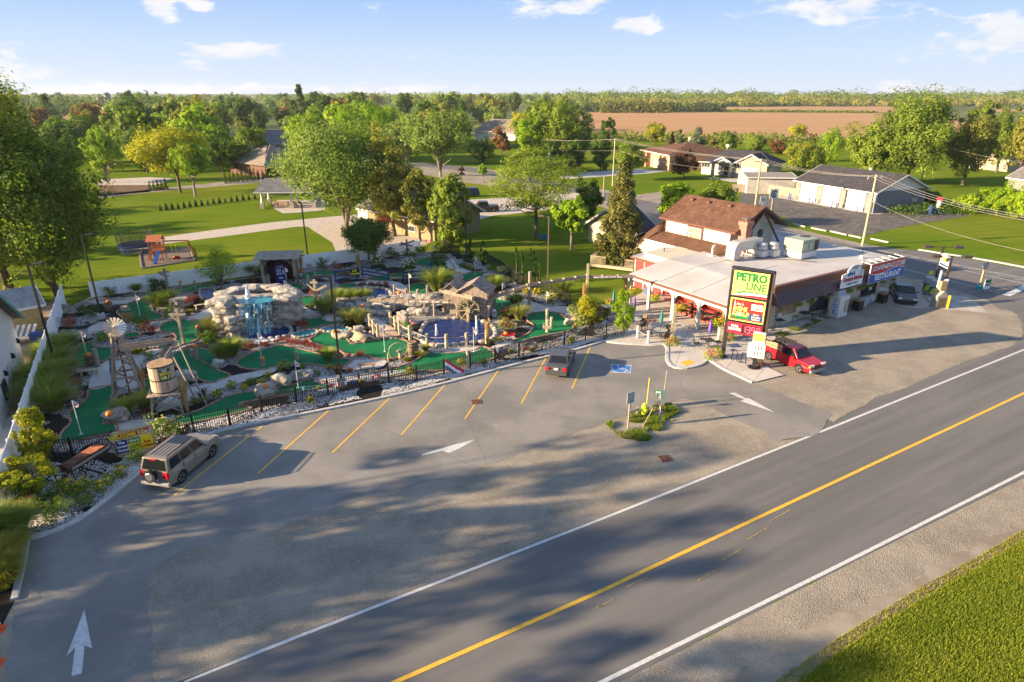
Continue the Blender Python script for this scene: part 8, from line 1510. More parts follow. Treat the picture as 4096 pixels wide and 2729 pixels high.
# patio
WICK=mat('brown_wicker',(.13,.085,.05),.7,.25,12)
def chair(m_,iron=False):
 e=empty('patio_chair',None,None);b=MB()
 if iron:
  b.box((0,0,.43),(.46,.46,.03));b.build('seat',m_,e);b=MB();b.pipe([(-.22,.22,.43),(-.22,.26,.8),(0,.28,.9),(.22,.26,.8),(.22,.22,.43)],.015,5);[b.tube((x,.24,.45),(x,.27,.84),.008,n=4)for x in(-.12,-.04,.04,.12)];b.build('backrest',m_,e);b=MB();[b.pipe([(x,.24,.6),(x,0,.66),(x,-.2,.6),(x,-.22,.43)],.013,5)for x in(-.25,.25)];b.build('armrest',m_,e)
 else:
  b.box((0,0,.40),(.54,.54,.08));b.build('seat',m_,e,bevel=.02);b=MB();b.slab([(-.27,.22,.42),(.27,.22,.42),(.24,.36,.92),(-.24,.36,.92)],.05);b.build('backrest',m_,e,bevel=.02);b=MB();[b.pipe([(x,.28,.68),(x,0,.64),(x,-.25,.60),(x,-.25,.36)],.03,5)for x in(-.28,.28)];b.build('armrest',m_,e)
 for x in(-.23,.23):
  for y in(-.22,.22):b=MB();b.tube((x,y,0),(x,y,.42),.018 if iron else .022,n=5);b.build('leg',m_,e)
 return e
def table(m_,top,r_,round_=True):
 e=empty('patio_table',None,None);b=MB()
 if round_:b.lathe([(r_,.70),(r_,.73)],n=22)
 else:b.box((0,0,.715),(r_*1.7,r_*1.7,.03))
 b.build('tabletop',top,e);b=MB()
 if round_:b.pipe([(r_*math.cos(2*PI*k/24),r_*math.sin(2*PI*k/24),.72)for k in range(25)],.022,5);b.build('rim',m_,e);b=MB()
 for k in range(4):a=PI/4+PI/2*k;b=MB();b.pipe([(r_*.75*math.cos(a),r_*.75*math.sin(a),0),(r_*.35*math.cos(a),r_*.35*math.sin(a),.35),(r_*.55*math.cos(a),r_*.55*math.sin(a),.7)],.018,5);b.build('leg',m_,e)
 return e
ch0,ch1=chair(WICK),chair(BLACKM,True);GT=mat('table_glass',(.22,.25,.22),.12,.1,spec=.8);tb0,tb1,tb2=table(BLACKM,GT,.62),table(BLACKM,mat('mesh_black',(.04,.04,.04),.6),.5,False),table(BLACKM,GT,.62,False);used={}
def put(o,px,rz,lab,cat,group,z=.094):
 p=W(px,z)
 if o.name in used:c=copy_tree(o)
 else:c=o;used[o.name]=1
 c.location=p;c.rotation_euler=(0,0,rz);tag(c,lab,cat,group);return c
for T_,px,kind,ch,nm in((tb0,ZP(437,1100),'w',((-.9,80),(.85,-60),(.1,180)),'the round table with the green umbrella'),(tb0,ZP(115,960),'w',((-.7,200),(.9,-70),(.8,-120),(0,0)),'the round table behind the young tree'),(tb2,ZP(730,790),'w',((-.9,90),(.2,0),(.9,-60),(-.4,20),(.8,190)),'the square table between the hanging baskets'),(tb2,ZP(1030,905),'w',((-.9,80),(.9,-80),(.1,0),(-.2,180)),'the square table on the red ramp'),(tb1,ZP(1040,1230),'i',((-1.,80),(.9,-80),(.0,0),(.6,200)),'the mesh table with the purple umbrella'),(tb0,ZP(500,640),'w',((-.8,60),(.7,-90)),'the table under the canopy corner'),(tb1,ZQ(820,970),'i',((-.95,60),),'the small table left of the store wall'),(tb1,ZQ(1145,880),'i',((-.9,80),(.9,-80)),'the table below the brown window'),(tb1,ZQ(1340,820),'i',((-.95,80),(.95,-80)),'the table beside the ice freezer'),(tb1,ZP(1450,1080),'i',((-.9,80),(.9,-70)),'the table behind the pylon sign'),(tb0,ZF(1950,720),'w',((-.9,90),(.9,-90)),'the far round table by the climbing fence')):
 put(T_,px,.2,('round' if T_ is tb0 else 'square')+' patio table, '+nm,'table','patio tables');p0=W(px)
 for i,(dx,a)in enumerate(ch):
  aa=R(a+12);c=put(ch1 if kind=='i' else ch0,px,aa,('black iron' if kind=='i' else 'brown wicker')+' chair at '+nm+', '+('first','second','third','fourth','fifth')[i]+' round it','chair','chairs on the patio');c.location+=Vector((-math.sin(aa),math.cos(aa),0))*.95*-1*-1
def umb(px,m_,lab,h=2.3):
 e=empty('closed_umbrella',lab,'umbrella',tuple(W(px,.09)));b=MB();b.tube((0,0,0),(0,0,h),.025);b.build('pole',BLACKM,e);b=MB();b.lathe([(.05,h-1.25),(.16,h-1.0),(.13,h-.6),(.09,h-.3),(.02,h+.03)],n=7);b.build('canopy',m_,e)
umb(ZP(437,1100),mat('umb_green',(.04,.20,.17),.8,.5,9),'closed green patterned umbrella over the round table',2.5);umb(ZP(1040,1230),mat('umb_purple',(.17,.10,.36)),'closed purple umbrella over the mesh table',2.5);umb(ZP(105,880),mat('umb_violet',(.14,.08,.30)),'closed violet umbrella behind the young tree');umb(ZF(2005,700),_M['umb_green'],'closed green umbrella farthest from the lot',2.2)
rope_fence([ZP(20,1045),ZP(155,1112),ZP(288,1178)],'white patio posts with a slack pink rope',1.15,.12,(.7,),.15,WHITEW)
for px,z,s_,lab in((ZP(240,450),0,.9,'first'),(ZP(595,575),0,1.0,'second'),(ZP(805,670),0,.95,'third'),(ZP(1185,820),0,.95,'fourth')):
 k=('first','second','third','fourth').index(lab);loc=BO+Matrix.Rotation(BA,3,'Z')@Vector((-5.35,(11.2,8.2,5.0,.6)[k],1.55));e=shrub('basket',(loc.x,loc.y,0),1.35*s_,'yellow and pink hanging flower basket on the canopy, %s from the lawn end'%lab,'hanging_basket','flower basket','flower baskets under the canopy',z=1.2)
 ms=shrub_mesh(('petun2',0),10,1.0,.6,LM['bright'],.09,50,4,LM['pinkf'],120,.08);o=link('pink_blossom',ms[1],e)
for px,s_,lab in((ZP(590,1200),1.1,'mound of pink petunias at the signpost'),(ZP(1095,1365),1.25,'mound of pink petunias left of the pylon sign'),(ZP(1290,1140),.95,'pink petunias in a pot behind the pylon post'),(ZF(1975,640),.9,'pink petunias by the far patio table')):shrub('petun',W(px,.09),s_*1.4,lab,'flower_tub','flower tub','pink petunia tubs',z=.05,sz=.85)
for i,(x,s_)in enumerate(((5.0,.8),(3.4,.7),(7.6,.55),(9.8,.55),(11.2,.7),(13.0,.75),(14.6,.7),(16.9,.8),(18.4,.9))):p=BO+Matrix.Rotation(BA,3,'Z')@Vector((x,-.85,0));shrub('hyd' if i%3==2 else 'bright',(p.x,p.y,0),s_*1.35,'hanging plant under the awning, %s from the left'%('first','second','third','fourth','fifth','sixth','seventh','eighth','ninth')[i],'hanging_basket','hanging plant','hanging plants along the store awning',z=1.7)
b=MB();b.box((0,0,.55),(.45,.45,1.1));b.box((0,0,1.12),(.6,.6,.06));tag(b.build('patio_pillar',CREAM,loc=tuple(W(ZP(1195,1120),.09))),'cream pillar carrying the corn stalks','pillar')
dk=empty('garden_deck','raised timber deck with railings beside the spruce','deck',tuple(W(ZF(1790,290))),R(-27));b=MB();[b.box((2.6,.11+.22*k,.55),(5.4,.2,.06))for k in range(14)];b.build('deck_boards',TIMBER,dk);dk.children[0]['kind']='stuff';b=MB();b.bar((0,0,.4),(5.3,0,.4),.08,.3);b.bar((0,0,.4),(0,3.1,.4),.08,.3);b.build('skirt_board',WOODL,dk)
for(x0,y0,x1,y1)in((0,0,1.9,0),(4.2,0,5.3,0),(0,0,0,3.1),(0,3.1,5.3,3.1),(5.3,0,5.3,3.1)):
 a_,c_=Vector((x0,y0,.58)),Vector((x1,y1,.58));n=int((c_-a_).length/.13);b=MB();b.bar(a_+Vector((0,0,.95)),c_+Vector((0,0,.95)),.1,.06);b.build('hand_rail',WOODL,dk)
 for k in range(n):b=MB();p=a_.lerp(c_,(k+.5)/n);b.box((p.x,p.y,p.z+.5),(.04,.04,.9));b.build('baluster',WOODL,dk)
def adir(px,rz,m_,lab):e=empty('lawn_chair',lab,'chair',tuple(W(px)),rz);b=MB();[b.slab([(-.28+.11*k,.1,.35),(-.19+.11*k,.1,.35),(-.19+.11*k,.45,1.05),(-.28+.11*k,.45,1.05)],.02)for k in range(5)];b.build('back_slats',m_,e);b=MB();b.slab([(-.28,-.4,.38),(.28,-.4,.38),(.28,.12,.3),(-.28,.12,.3)],.03);b.box((-.33,-.1,.58),(.12,.7,.03));b.box((.33,-.1,.58),(.12,.7,.03));[b.box((x,-.35,.3),(.05,.08,.58))for x in(-.33,.33)];b.build('seat',m_,e)
BC=mat('chair_blue',(.02,.22,.45));adir(ZK(825,1485),2.6,BC,'blue lawn chair left of its twin under the locust tree');adir(ZK(855,1485),2.9,BC,'blue lawn chair right of its twin under the locust tree');adir(ZP(265,590),2.2,mat('chair_slate',(.12,.20,.32)),'slate blue lawn chair under the canopy corner')
CED=mat('cedar_red',(.36,.11,.05),.7,.2,5);p=empty('play_set','red cedar climbing frame with blue slide in the wood chips','play set',tuple(W(ZA(1500,215))),R(8))
for x in(-.7,.7):
 for y in(-.6,.6):b=MB();b.box((x,y,1.3),(.11,.11,2.6));b.build('post',CED,p)
b=MB();b.box((0,0,1.3),(1.5,1.3,.1));b.build('platform',CED,p)
for k in range(8):b=MB();b.box((-.65+.185*k,-.62,1.75),(.12,.03,.8));b.build('slat',CED,p);b=MB();b.box((-.65+.185*k,.62,1.75),(.12,.03,.8));b.build('slat',CED,p)
for s_ in(-1,1):b=MB();b.slab([(-.9,s_*.8,2.5),(.9,s_*.8,2.5),(.9,0,3.2),(-.9,0,3.2)],.04*s_);b.build('roof_frame',CED,p)
b=MB();b.slab([(.05,-.6,1.35),(.5,-.6,1.35),(.55,-2.3,.15),(.1,-2.3,.15)],.1);b.build('slide',mat('slide_blue',(.02,.06,.28),.3),p);b=MB();[b.bar((-.75-.11*k,-.2,1.2-.26*k),(-.75-.11*k,.5,1.2-.26*k),.12,.05)for k in range(5)];b.bar((-.7,-.2,1.3),(-1.3,-.2,0),.05,.1);b.bar((-.7,.5,1.3),(-1.3,.5,0),.05,.1);b.build('steps',CED,p)
b=MB();b.bar((.7,0,2.4),(3.8,0,2.4),.12,.14);b.bar((3.8,0,2.4),(4.1,-.9,0),.1,.1);b.bar((3.8,0,2.4),(4.1,.9,0),.1,.1);b.build('swing_beam',CED,p);b=MB();[b.tube((x,0,2.4),(x,0,.5),.015)for x in(1.7,2.2)];b.box((1.95,0,.5),(.5,.2,.04));b.build('swing',HY,p)
for px,c_,lab in((ZA(1665,205),'r','red toy car in the wood chips'),):e=empty('toy_car',lab,'toy',tuple(W(px)),.2);b=MB();b.rock((0,0,.25),(.9,.5,.45),4,2,.05);b.build('body',REDP,e,smooth=True);b=MB();[b.tube((x,y,.1),(x,y+.08,.1),.12)for x in(-.28,.28)for y in(-.25,.18)];b.build('wheel',TYRE,e)
t=empty('trampoline','round netted trampoline with teal frame on the pale pad','trampoline',tuple(W(ZA(1300,130))));TE=mat('teal_pipe',(.02,.30,.24));b=MB();b.lathe([(2.1,.85),(2.1,.92)],n=28);b.build('mat',mat('tramp_black',(.02,.02,.03)),t);b=MB();b.pipe([(2.15*math.cos(a),2.15*math.sin(a),.9)for a in[2*PI*k/28 for k in range(29)]],.12,6);b.build('edge_pad',mat('pad_navy',(.02,.04,.16)),t)
for k in range(6):a=2*PI*k/6+.3;x,y=math.cos(a),math.sin(a);b=MB();b.pipe([(2.15*x,2.15*y,.05),(2.2*x,2.2*y,.9),(2.3*x,2.3*y,2.2),(2.0*x,2.0*y,2.75)],.04);b.build('net_pole',BLACKM,t);b=MB();b.pipe([(2.15*math.cos(a-.35),2.15*math.sin(a-.35),.06),(2.15*math.cos(a+.35),2.15*math.sin(a+.35),.06)],.04);b.build('leg',TE,t)
b=MB();b.lathe([(2.12,.9),(2.2,2.5)],n=28);b.f=[f for f in b.f if len(f)==4];b.m=b.m[:len(b.f)];b.build('net',mat('net_black',(.02,.03,.05),.8,alpha=.35),t)
e=empty('picnic_bench','white slatted garden swing seat in the alley','bench',tuple(W(ZA(250,990))),R(15));[((lambda b:(b.slab([(-.9+.42*k,.1,.5),(-.68+.42*k,.1,.5),(-.5+.42*k,.9,1.3),(-.72+.42*k,.9,1.3)],.04),b.build('back_slat',WHITEW,e)))(MB()))for k in range(4)];b=MB();b.box((0,-.2,.5),(2.2,.7,.07));b.build('seat',CREAM,e);b=MB();[b.box((x,-.2,.25),(.1,.6,.5))for x in(-.9,.9)];b.build('leg',HY,e)
e=empty('bin','blue wheeled bin by the white fence','bin',tuple(W(ZA(365,1015))),.2);b=MB();b.hexa([(-.28,-.3,0),(.28,-.3,0),(.28,.3,0),(-.28,.3,0)],[(-.36,-.4,1.0),(.36,-.4,1.0),(.36,.4,1.0),(-.36,.4,1.0)]);b.build('body',mat('bin_blue',(.02,.06,.22)),e);b=MB();b.box((0,0,1.04),(.78,.85,.06));b.build('lid',mat('bin_blue',(.02,.06,.22)),e)
e=empty('kettle_dispenser','silver and red vacuum station beside blue bollards on the yard','dispenser',tuple(W(ZM(1768,935))));b=MB();b.lathe([(1.2,0),(1.2,1.1)],n=10);b.build('base',BP,e);b=MB();b.lathe([(.75,1.1),(.8,4.2)],n=12);b.build('drum',GALV,e);b=MB();b.lathe([(1.05,4.2),(1.1,4.7),(.6,5.1)],n=12);b.build('lid',REDP,e);e.scale=(.55,.55,.55)
for k,px in enumerate((ZM(1712,940),ZM(1722,942),ZM(1735,938))):b=MB();b.tube((0,0,0),(0,0,1.5 if k<2 else .8),.16);tag(b.build('bollard',BP,loc=tuple(W(px))),'blue bollard beside the vacuum station, %s from the left'%('first','second','third')[k],'bollard','blue bollards beside the vacuum station')
SKIN=mat('skin',(.42,.24,.17),.5,.05);SHIRT=mat('blue_shirt',(.01,.05,.42),.8);SHORT=mat('dark_shorts',(.02,.02,.03),.8)
P0=W(ZS(615,868));pe=empty('person','person in a blue shirt, dark shorts and cap, leaning on the car and pump','person',tuple(P0),R(180))
def skin(name,V,E,Rr,m_,parent):
 me=bpy.data.meshes.new(name);me.from_pydata(V,E,[]);me.materials.append(m_);o=link(name,me,parent);o.modifiers.new('skin','SKIN');sv=me.skin_vertices[0].data
 for i,r_ in enumerate(Rr):sv[i].radius=(r_,r_)
 sv[0].use_root=True;m2=o.modifiers.new('sub','SUBSURF');m2.levels=m2.render_levels=1;return o
V=[(0,0,.95),(0,0,1.15),(0,.02,1.38),(0,.02,1.50),(0,.0,1.60),(0,-.01,1.72),(.2,.02,1.42),(.42,.0,1.30),(.62,-.05,1.22),(-.2,.02,1.42),(-.42,.02,1.28),(-.66,.05,1.35),(.1,0,.88),(.12,-.02,.48),(.12,.02,.08),(.12,-.12,.04),(-.1,0,.88),(-.14,-.02,.48),(-.16,.02,.08),(-.16,-.12,.04)]
skin('body',V,[(0,1),(1,2),(2,3),(3,4),(4,5),(2,6),(6,7),(7,8),(2,9),(9,10),(10,11),(0,12),(12,13),(13,14),(14,15),(0,16),(16,17),(17,18),(18,19)],[.14,.14,.14,.055,.09,.085,.065,.045,.035,.065,.045,.035,.09,.06,.045,.04,.09,.06,.045,.04],SKIN,pe)
skin('shirt',[(0,0,.92),(0,0,1.15),(0,.02,1.40),(.21,.02,1.42),(.36,.01,1.34),(-.21,.02,1.42),(-.36,.02,1.32)],[(0,1),(1,2),(2,3),(3,4),(2,5),(5,6)],[.175,.175,.175,.09,.075,.09,.075],SHIRT,pe);skin('shorts',[(0,0,.93),(.1,0,.84),(.12,-.01,.52),(-.1,0,.84),(-.14,-.01,.52)],[(0,1),(1,2),(0,3),(3,4)],[.16,.12,.10,.12,.10],SHORT,pe)
b=MB();b.lathe([(.13,1.69),(.13,1.77),(.09,1.82),(.01,1.84)],(0,-.01,0),12);b.box((0,-.15,1.70),(.2,.14,.02));b.build('cap',SHORT,pe)
for s_ in(-1,1):b=MB();b.rock((s_*.13,-.05,.05),(.12,.3,.11),3,2,.05);b.build('shoe',BLACKM,pe)
# trees
TR=[((40,1165),150,345,'round',66000,.30,'maple',.03,'huge green maple filling the left edge'),((235,1190),400,270,'round',52000,.28,'maple',.0,'lower maple right of the huge one at the back left corner'),((722,772),500,185,'round',17000,.45,'yellow',.28,'broad yellow-green maple on the back lawn'),((782,786),545,90,'round',8000,.4,'bright',.20,'bright young maple in front of the yellow-green one'),((895,700),545,85,'round',7000,.5,'dark',.1,'dark tree behind the yellow-green maple'),((1390,930),462,290,'vase',30000,.36,'silver',.20,'big airy silver-green tree with several stems in the centre'),((1578,945),500,125,'round',15000,.32,'olive',.06,'olive tree just right of the big airy tree'),((1680,965),640,85,'round',9000,.3,'olive',.04,'slim olive tree in front of the yellow brick house'),((1762,706),425,150,'vase',15000,.5,'silver',.22,'tall elm-like tree on the lawn by the street'),((1480,650),392,165,'round',13000,.6,'bright',.1,'light green willow behind the big airy tree'),((1340,610),440,75,'round',6000,.6,'bright',.1,'round light willow left of the taller willow'),((1477,1052),868,128,'round',17000,.22,'dark',.22,'dark round tree inside the white fence'),((1808,985),712,88,'column',9000,.42,'mid',.06,'large-leaved catalpa behind the black lamp post'),((2144,954),612,195,'flat',16000,.24,'mid',.30,'spreading layered locust tree on the side lawn'),((2284,1000),772,88,'round',6500,.42,'bright',.28,'bright lime catalpa left of the spruce'),((2345,915),690,80,'round',8000,.35,'dark',.1,'dark bushy tree between the locust and the spruce'),((2476,1056),650,112,'cone',26000,.26,'spruce',.06,'tall drooping spruce beside the restaurant'),((2519,722),562,80,'round',9000,.4,'mid',.16,'round green tree on the lawn across the street'),((2735,712),588,66,'round',8000,.42,'purple',.08,'dark purple maple between two houses'),((2690,918),710,85,'round',9000,.42,'bright',.08,'bright catalpa behind the brown roof'),((2850,905),715,102,'round',12000,.32,'mid',.08,'green tree between the brown roof and the street'),((3470,735),490,115,'round',12000,.5,'mid',.06,'leftmost maple of the big clump behind the garage'),((3620,740),362,175,'round',26000,.5,'mid',.06,'tallest maple of the big clump behind the garage'),((3850,740),425,120,'round',17000,.45,'olive',.06,'olive-brown maple right of the tallest maple'),((3985,690),420,95,'round',12000,.5,'mid',.08,'green maple right of the olive-brown one'),((3900,600),372,65,'round',7000,.7,'mid',.08,'taller tree peeping above the clump at right'),((4075,700),440,90,'round',9000,.5,'olive',.08,'light olive tree cut by the right edge'),((3204,706),548,95,'round',12000,.4,'maple',.05,'rounded yellow-green maple beside the garage'),((3315,645),522,48,'plume',5000,.45,'bright',.05,'weeping willow behind the garage roof'),((2715,596),522,24,'cone',2500,.45,'blue',.02,'bluish spruce, first of the row by the field'),((2785,612),512,42,'cone',5000,.45,'blue',.02,'widest bluish spruce of the row by the field'),((2850,602),530,26,'cone',2500,.45,'spruce',.02,'narrow spruce right of the widest bluish one'),((2910,604),524,42,'round',4000,.5,'mid',.05,'round green tree right of the spruces'),((3015,614),530,56,'round',5000,.5,'mid',.05,'broad green tree behind the grey-roofed house'),((3105,618),552,45,'round',3000,.45,'rust',.05,'thin brownish tree by the field'),((3190,560),498,46,'round',3500,.6,'yellow',.1,'yellow-green tree at the field edge'),((3250,572),528,18,'round',1200,.5,'purple',.05,'small reddish tree at the field edge'),((3410,556),490,52,'flat',1500,.5,'olive',.2,'thin pale tree in front of the brown field'),((2620,580),475,45,'round',4500,.5,'yellow',.05,'yellow-green tree above the brick house roof'),((2685,580),512,14,'cone',1200,.4,'purple',.02,'small dark conifer above the brick house'),((2430,620),462,34,'vase',4000,.5,'dark',.2,'dark tree rising before the brown field'),((2130,655),430,90,'round',9000,.55,'bright',.05,'light green tree left in the central mass'),((2230,655),383,112,'vase',14000,.6,'mid',.05,'tallest tree of the central mass'),((2320,645),430,72,'vase',8000,.55,'silver',.05,'silvery tree right in the central mass'),((2078,565),432,48,'round',4000,.6,'yellow',.03,'yellowish willow behind the pale farmhouse'),((1985,530),408,48,'round',4000,.7,'silver',.03,'pale round tree left of the yellowish willow'),((2005,620),504,42,'round',4500,.5,'rust',.03,'copper coloured tree beside the pale farmhouse'),((2205,700),560,60,'round',6000,.5,'dark',.02,'dark evergreen mass at the street, left part'),((2300,690),545,55,'round',5000,.5,'dark',.02,'dark evergreen mass at the street, middle part'),((2400,685),520,50,'round',5000,.5,'dark',.02,'dark evergreen mass at the street, right part'),((2090,680),590,70,'round',6000,.45,'mid',.02,'green shrubs at the street bend'),((1925,655),555,75,'round',7000,.5,'dark',.02,'dark tree left of the street bend'),((1848,728),662,15,'round',1200,.3,'purple',.25,'small purple tree on the lawn by the driveway'),((1932,735),648,22,'round',1200,.3,'bright',.25,'small pale sapling on the lawn by the driveway'),((1010,690),500,95,'round',8000,.55,'mid',.03,'leafy tree between the brick house and the airy tree'),((1235,650),430,105,'round',9000,.6,'bright',.03,'light crown behind the left side of the airy tree'),((590,690),500,95,'round',8500,.5,'dark',.05,'full green tree behind the yellow maple, left side'),((430,730),500,95,'round',8500,.45,'bright',.04,'light green tree beside the distant drive'),((1630,660),452,110,'vase',9500,.55,'silver',.04,'silvery tree between the airy tree and the elm'),((1215,545),328,32,'cone',5000,.9,'dark',.02,'tall dark conifer standing above the horizon'),((1150,505),410,30,'round',3500,.7,'rust',.03,'rust-coloured tree near the utility poles'),((1425,530),352,62,'round',6000,.9,'mid',.03,'large round tree reaching above the horizon in the centre'),((1305,520),358,60,'round',6000,.9,'dark',.03,'dark tree reaching the horizon left of centre'),((800,570),392,92,'round',8000,.8,'mid',.03,'wide green tree above the yellow maple'),((560,575),378,110,'round',9000,.8,'dark',.03,'dark green tree behind the back lawn'),((352,600),395,58,'round',6000,.6,'olive',.03,'olive tree left of the silos'),((455,650),470,70,'round',7000,.5,'mid',.03,'green tree in front of the barn field'),((700,600),430,80,'round',7000,.7,'bright',.03,'light green tree behind the yellow maple'),((300,690),520,60,'round',6000,.5,'dark',.03,'dark conifer-like tree right of the huge maple'),((170,1852),1642,70,'column',7000,.13,'yellow',.12,'yellow-green young tree at the near left fence corner'),((130,2005),1835,108,'flat',7500,.11,'yellow',.18,'weeping yellow-green shrub tree in the lower left bed'),((887,1160),985,92,'vase',5500,.13,'bright',.12,'airy curly willow behind the waterfall'),((2488,1345),1166,42,'column',4500,.13,'bright',.22,'young light green tree at the patio edge'),((2345,1292),1188,42,'plume',4500,.14,'yellow',.02,'yellowing vine climbing the split post'),((3985,862),722,72,'round',9000,.3,'bright',.0,'leafy vine-covered bush left of the shed'),((3870,850),775,68,'round',7000,.3,'bright',.0,'low ivy hedge beside the right lawn'),((4080,880),735,90,'round',9000,.3,'bright',.0,'tall ivy mass at the right edge'),((3715,822),762,48,'round',5000,.3,'dark',.0,'dark hedge behind the grey garage')]
for i,(bp,ty,hw,sh,n,lf,lm_,z0f,lab)in enumerate(TR):
 near=bp[1]>640;cat='tree'
 tree_px(i,bp,ty,hw,sh,n,lf,lm_,lab,z0f=z0f,fork=4 if(sh=='vase' and near)else 1,bark=BARKL if lm_ in('silver','bright')else BARK,rcf=.30 if n<6000 else .2,n_br=26 if sh in('vase','flat')else 14,K=max(26,n//(95 if near else 140)))
for i,(x,yb,yt)in enumerate(((1095,440,88),(1150,445,120),(1222,440,98),(1262,440,118),(1312,440,215),(678,255,20),(790,262,0),(640,240,70))):
 tree_px(('j',i),ZF(x,yb),ZF(0,yt)[1],9+(i in(5,6))*8+(i==7)*14,'column',2600,.16,'cedar' if i!=7 else 'blue','slim dark juniper column behind the mill, %s from the left'%('third','fourth','fifth','sixth','seventh','first','second','x')[i]if i!=7 else 'bluish evergreen bush at the black gate',name='juniper',cat='juniper',z0f=.02,group='columnar junipers' if i!=7 else None,n_br=3)
def cedars(p0,p1,n,topd,lab,grp,hw):
 c=None
 for i in range(n):
  f=i/(n-1);px=(p0[0]+(p1[0]-p0[0])*f,p0[1]+(p1[1]-p0[1])*f)
  if c is None:c=tree_px(grp,px,px[1]-topd,hw,'cone',420,.22,'cedar',lab%'first',name='cedar',cat='cedar',z0f=.03,group=grp,n_br=2,K=60)
  else:g=W(px);s_=RND.uniform(.85,1.15);copy_tree(c,lab%('%d%s'%(i+1,'nd' if i==1 else 'rd' if i==2 else 'th')),(g.x,g.y,0),RND.uniform(0,6),s_,grp)
cedars((643,843),(1067,790),19,22,'small clipped cedar on the lawn, %s of the front row from the left','row of small cedars on the lawn',7);cedars((905,735),(1085,712),12,44,'dark upright cedar by the brick house, %s from the left','tall cedars by the brick house',8);cedars((602,764),(665,757),5,38,'dark upright cedar under the yellow maple, %s from the left','tall cedars under the yellow maple',8)
gk=np.random.default_rng(21);base_set=[]
for k,(lm_,sh)in enumerate((('mid','round'),('dark','round'),('olive','round'),('bright','round'),('mid','vase'),('dark','cone'),('silver','vase'),('rust','round'))):base_set.append((lm_,tree_meshes(('belt',k),sh,12,5.2 if sh!='cone' else 3,.3,2600,.95,46,1.7,lm_,BARK,60+k,1,4)))
WD=dict(mid='green',dark='dark green',olive='olive',bright='light green',silver='silvery',rust='rusty brown');cnt=0
def ok_at(x,y):
 if 905<x<1280 and y>548:return False
 if 1860<x<2090 and y>520:return False
 if 385<x<475 and y>440:return False
 if 120<x<500 and 440<y<505:return False
 if(1620<x and y>610)or(900<x<1290 and y>640)or(x>1300 and y>650):return False
 if 2260<x:return False
 if x<200 and y>600:return False
 return True
while cnt<285:
 x=gk.uniform(120,2330);y=405+270*gk.random()**1.4
 if not ok_at(x,y):continue
 k=int(gk.choice(8,p=[.26,.2,.14,.13,.1,.08,.06,.03]));lm_,ms=base_set[k];g=W((x,y));s_=gk.uniform(.8,1.45)*(1.2 if y<500 else 1);reg='left of the tall conifer' if x<1190 else 'behind the central trees' if x<1800 else 'left of the brown field'
 dep='far' if y<450 else 'middle' if y<520 else 'near'
 plant_tree(ms,'tree','%s tree in the %s rows of the belt %s'%(WD[lm_],dep,reg),'tree',(g.x,g.y,0),gk.uniform(0,6),(s_,s_,s_*gk.uniform(.9,1.15)),'%s trees, %s rows %s'%(WD[lm_],dep,reg));cnt+=1
for i,(x,y,h,r_)in enumerate(((-46,2,20,6.5),(-50,11,22,6),(-44,18.5,19,5),(-58,-7,22,7),(-62,21,15,5),(-40,-9,21,6),(-33,-20,22,6.5),(-58,34,13,4.5),(-66,45,15,6),(-64,57,15,6),(-22,-24,20,6),(-74,2,22,7),(-28,-8,20,5),(-36,5,18,5),(-24,-2,17,4.5),(-52,-3,23,6),(-35,-14,21,6),(-12,-16,18,5),(-92,74,16,7),(-100,88,17,7),(-112,104,17,7),(-96,62,15,6),(-128,122,17,8),(-122,92,17,7))):
 ms=tree_meshes(('off',i%4),'vase',20,6.2,3,7500,.42,95,1.0,'maple',BARK,90+i%4,3,20);plant_tree(ms,'tree','tall roadside maple standing outside the left edge of the view','tree',(x,y,0),i*1.3,(r_/6.2,r_/6.2,h/20),'tall maples outside the left edge')
def wood(name,n,xr,dist,hs,leaf,per,lm_,lab,seed,clear=None):
 g=np.random.default_rng(seed);Vs=[];ns=[]
 X=[]
 while len(X)<n:
  d=g.uniform(*dist);u=g.uniform(*xr);px=2048+u*1.0;x=(px-2048)/FPX*d
  X.append((x,d))
 for(x,d)in X:
  h=g.uniform(*hs)*(.72+.55*abs(mnoise.noise(Vector((x*.012,d*.01,seed))))*2);r_=h*g.uniform(.5,.85);m=per;v=g.normal(size=(m,3));v/=np.linalg.norm(v,axis=1)[:,None];q=g.uniform(.6,1,m)[:,None]**.5;Pq=v*q*[r_,r_,h*.48]+[x,d,h*.54];Pq[:,2]=np.maximum(Pq[:,2],.5);Nq=v+[0,0,.3];Vs.append((Pq,Nq/np.linalg.norm(Nq,axis=1)[:,None]))
 Pq=np.concatenate([a for a,_ in Vs]);Nq=np.concatenate([c for _,c in Vs]);V,F=quads(Pq,leaf,Nq,g,.8);o=link(name,np_mesh(name,V,F,LM[lm_]));tag(o,lab,'wood',kind='stuff')
wood('far_wood',640,(200,2500),(1080,1450),(15,23),3.2,90,'mid','long wooded ridge beyond the brown fields at right',1);wood('far_wood',420,(200,2500),(1010,1200),(9,16),2.8,80,'olive','lighter lower trees along the front of the wooded ridge',2)
wood('far_wood',460,(-2500,300),(900,1900),(12,17),4.2,60,'mid','distant wood along the horizon at left',3);wood('far_wood',300,(-800,700),(1700,2500),(15,20),5,46,'silver','thin pale tree line on the central horizon',4);wood('far_wood',260,(-2600,-900),(520,1000),(9,14),2.8,70,'dark','dark wood masses before the left horizon',7)
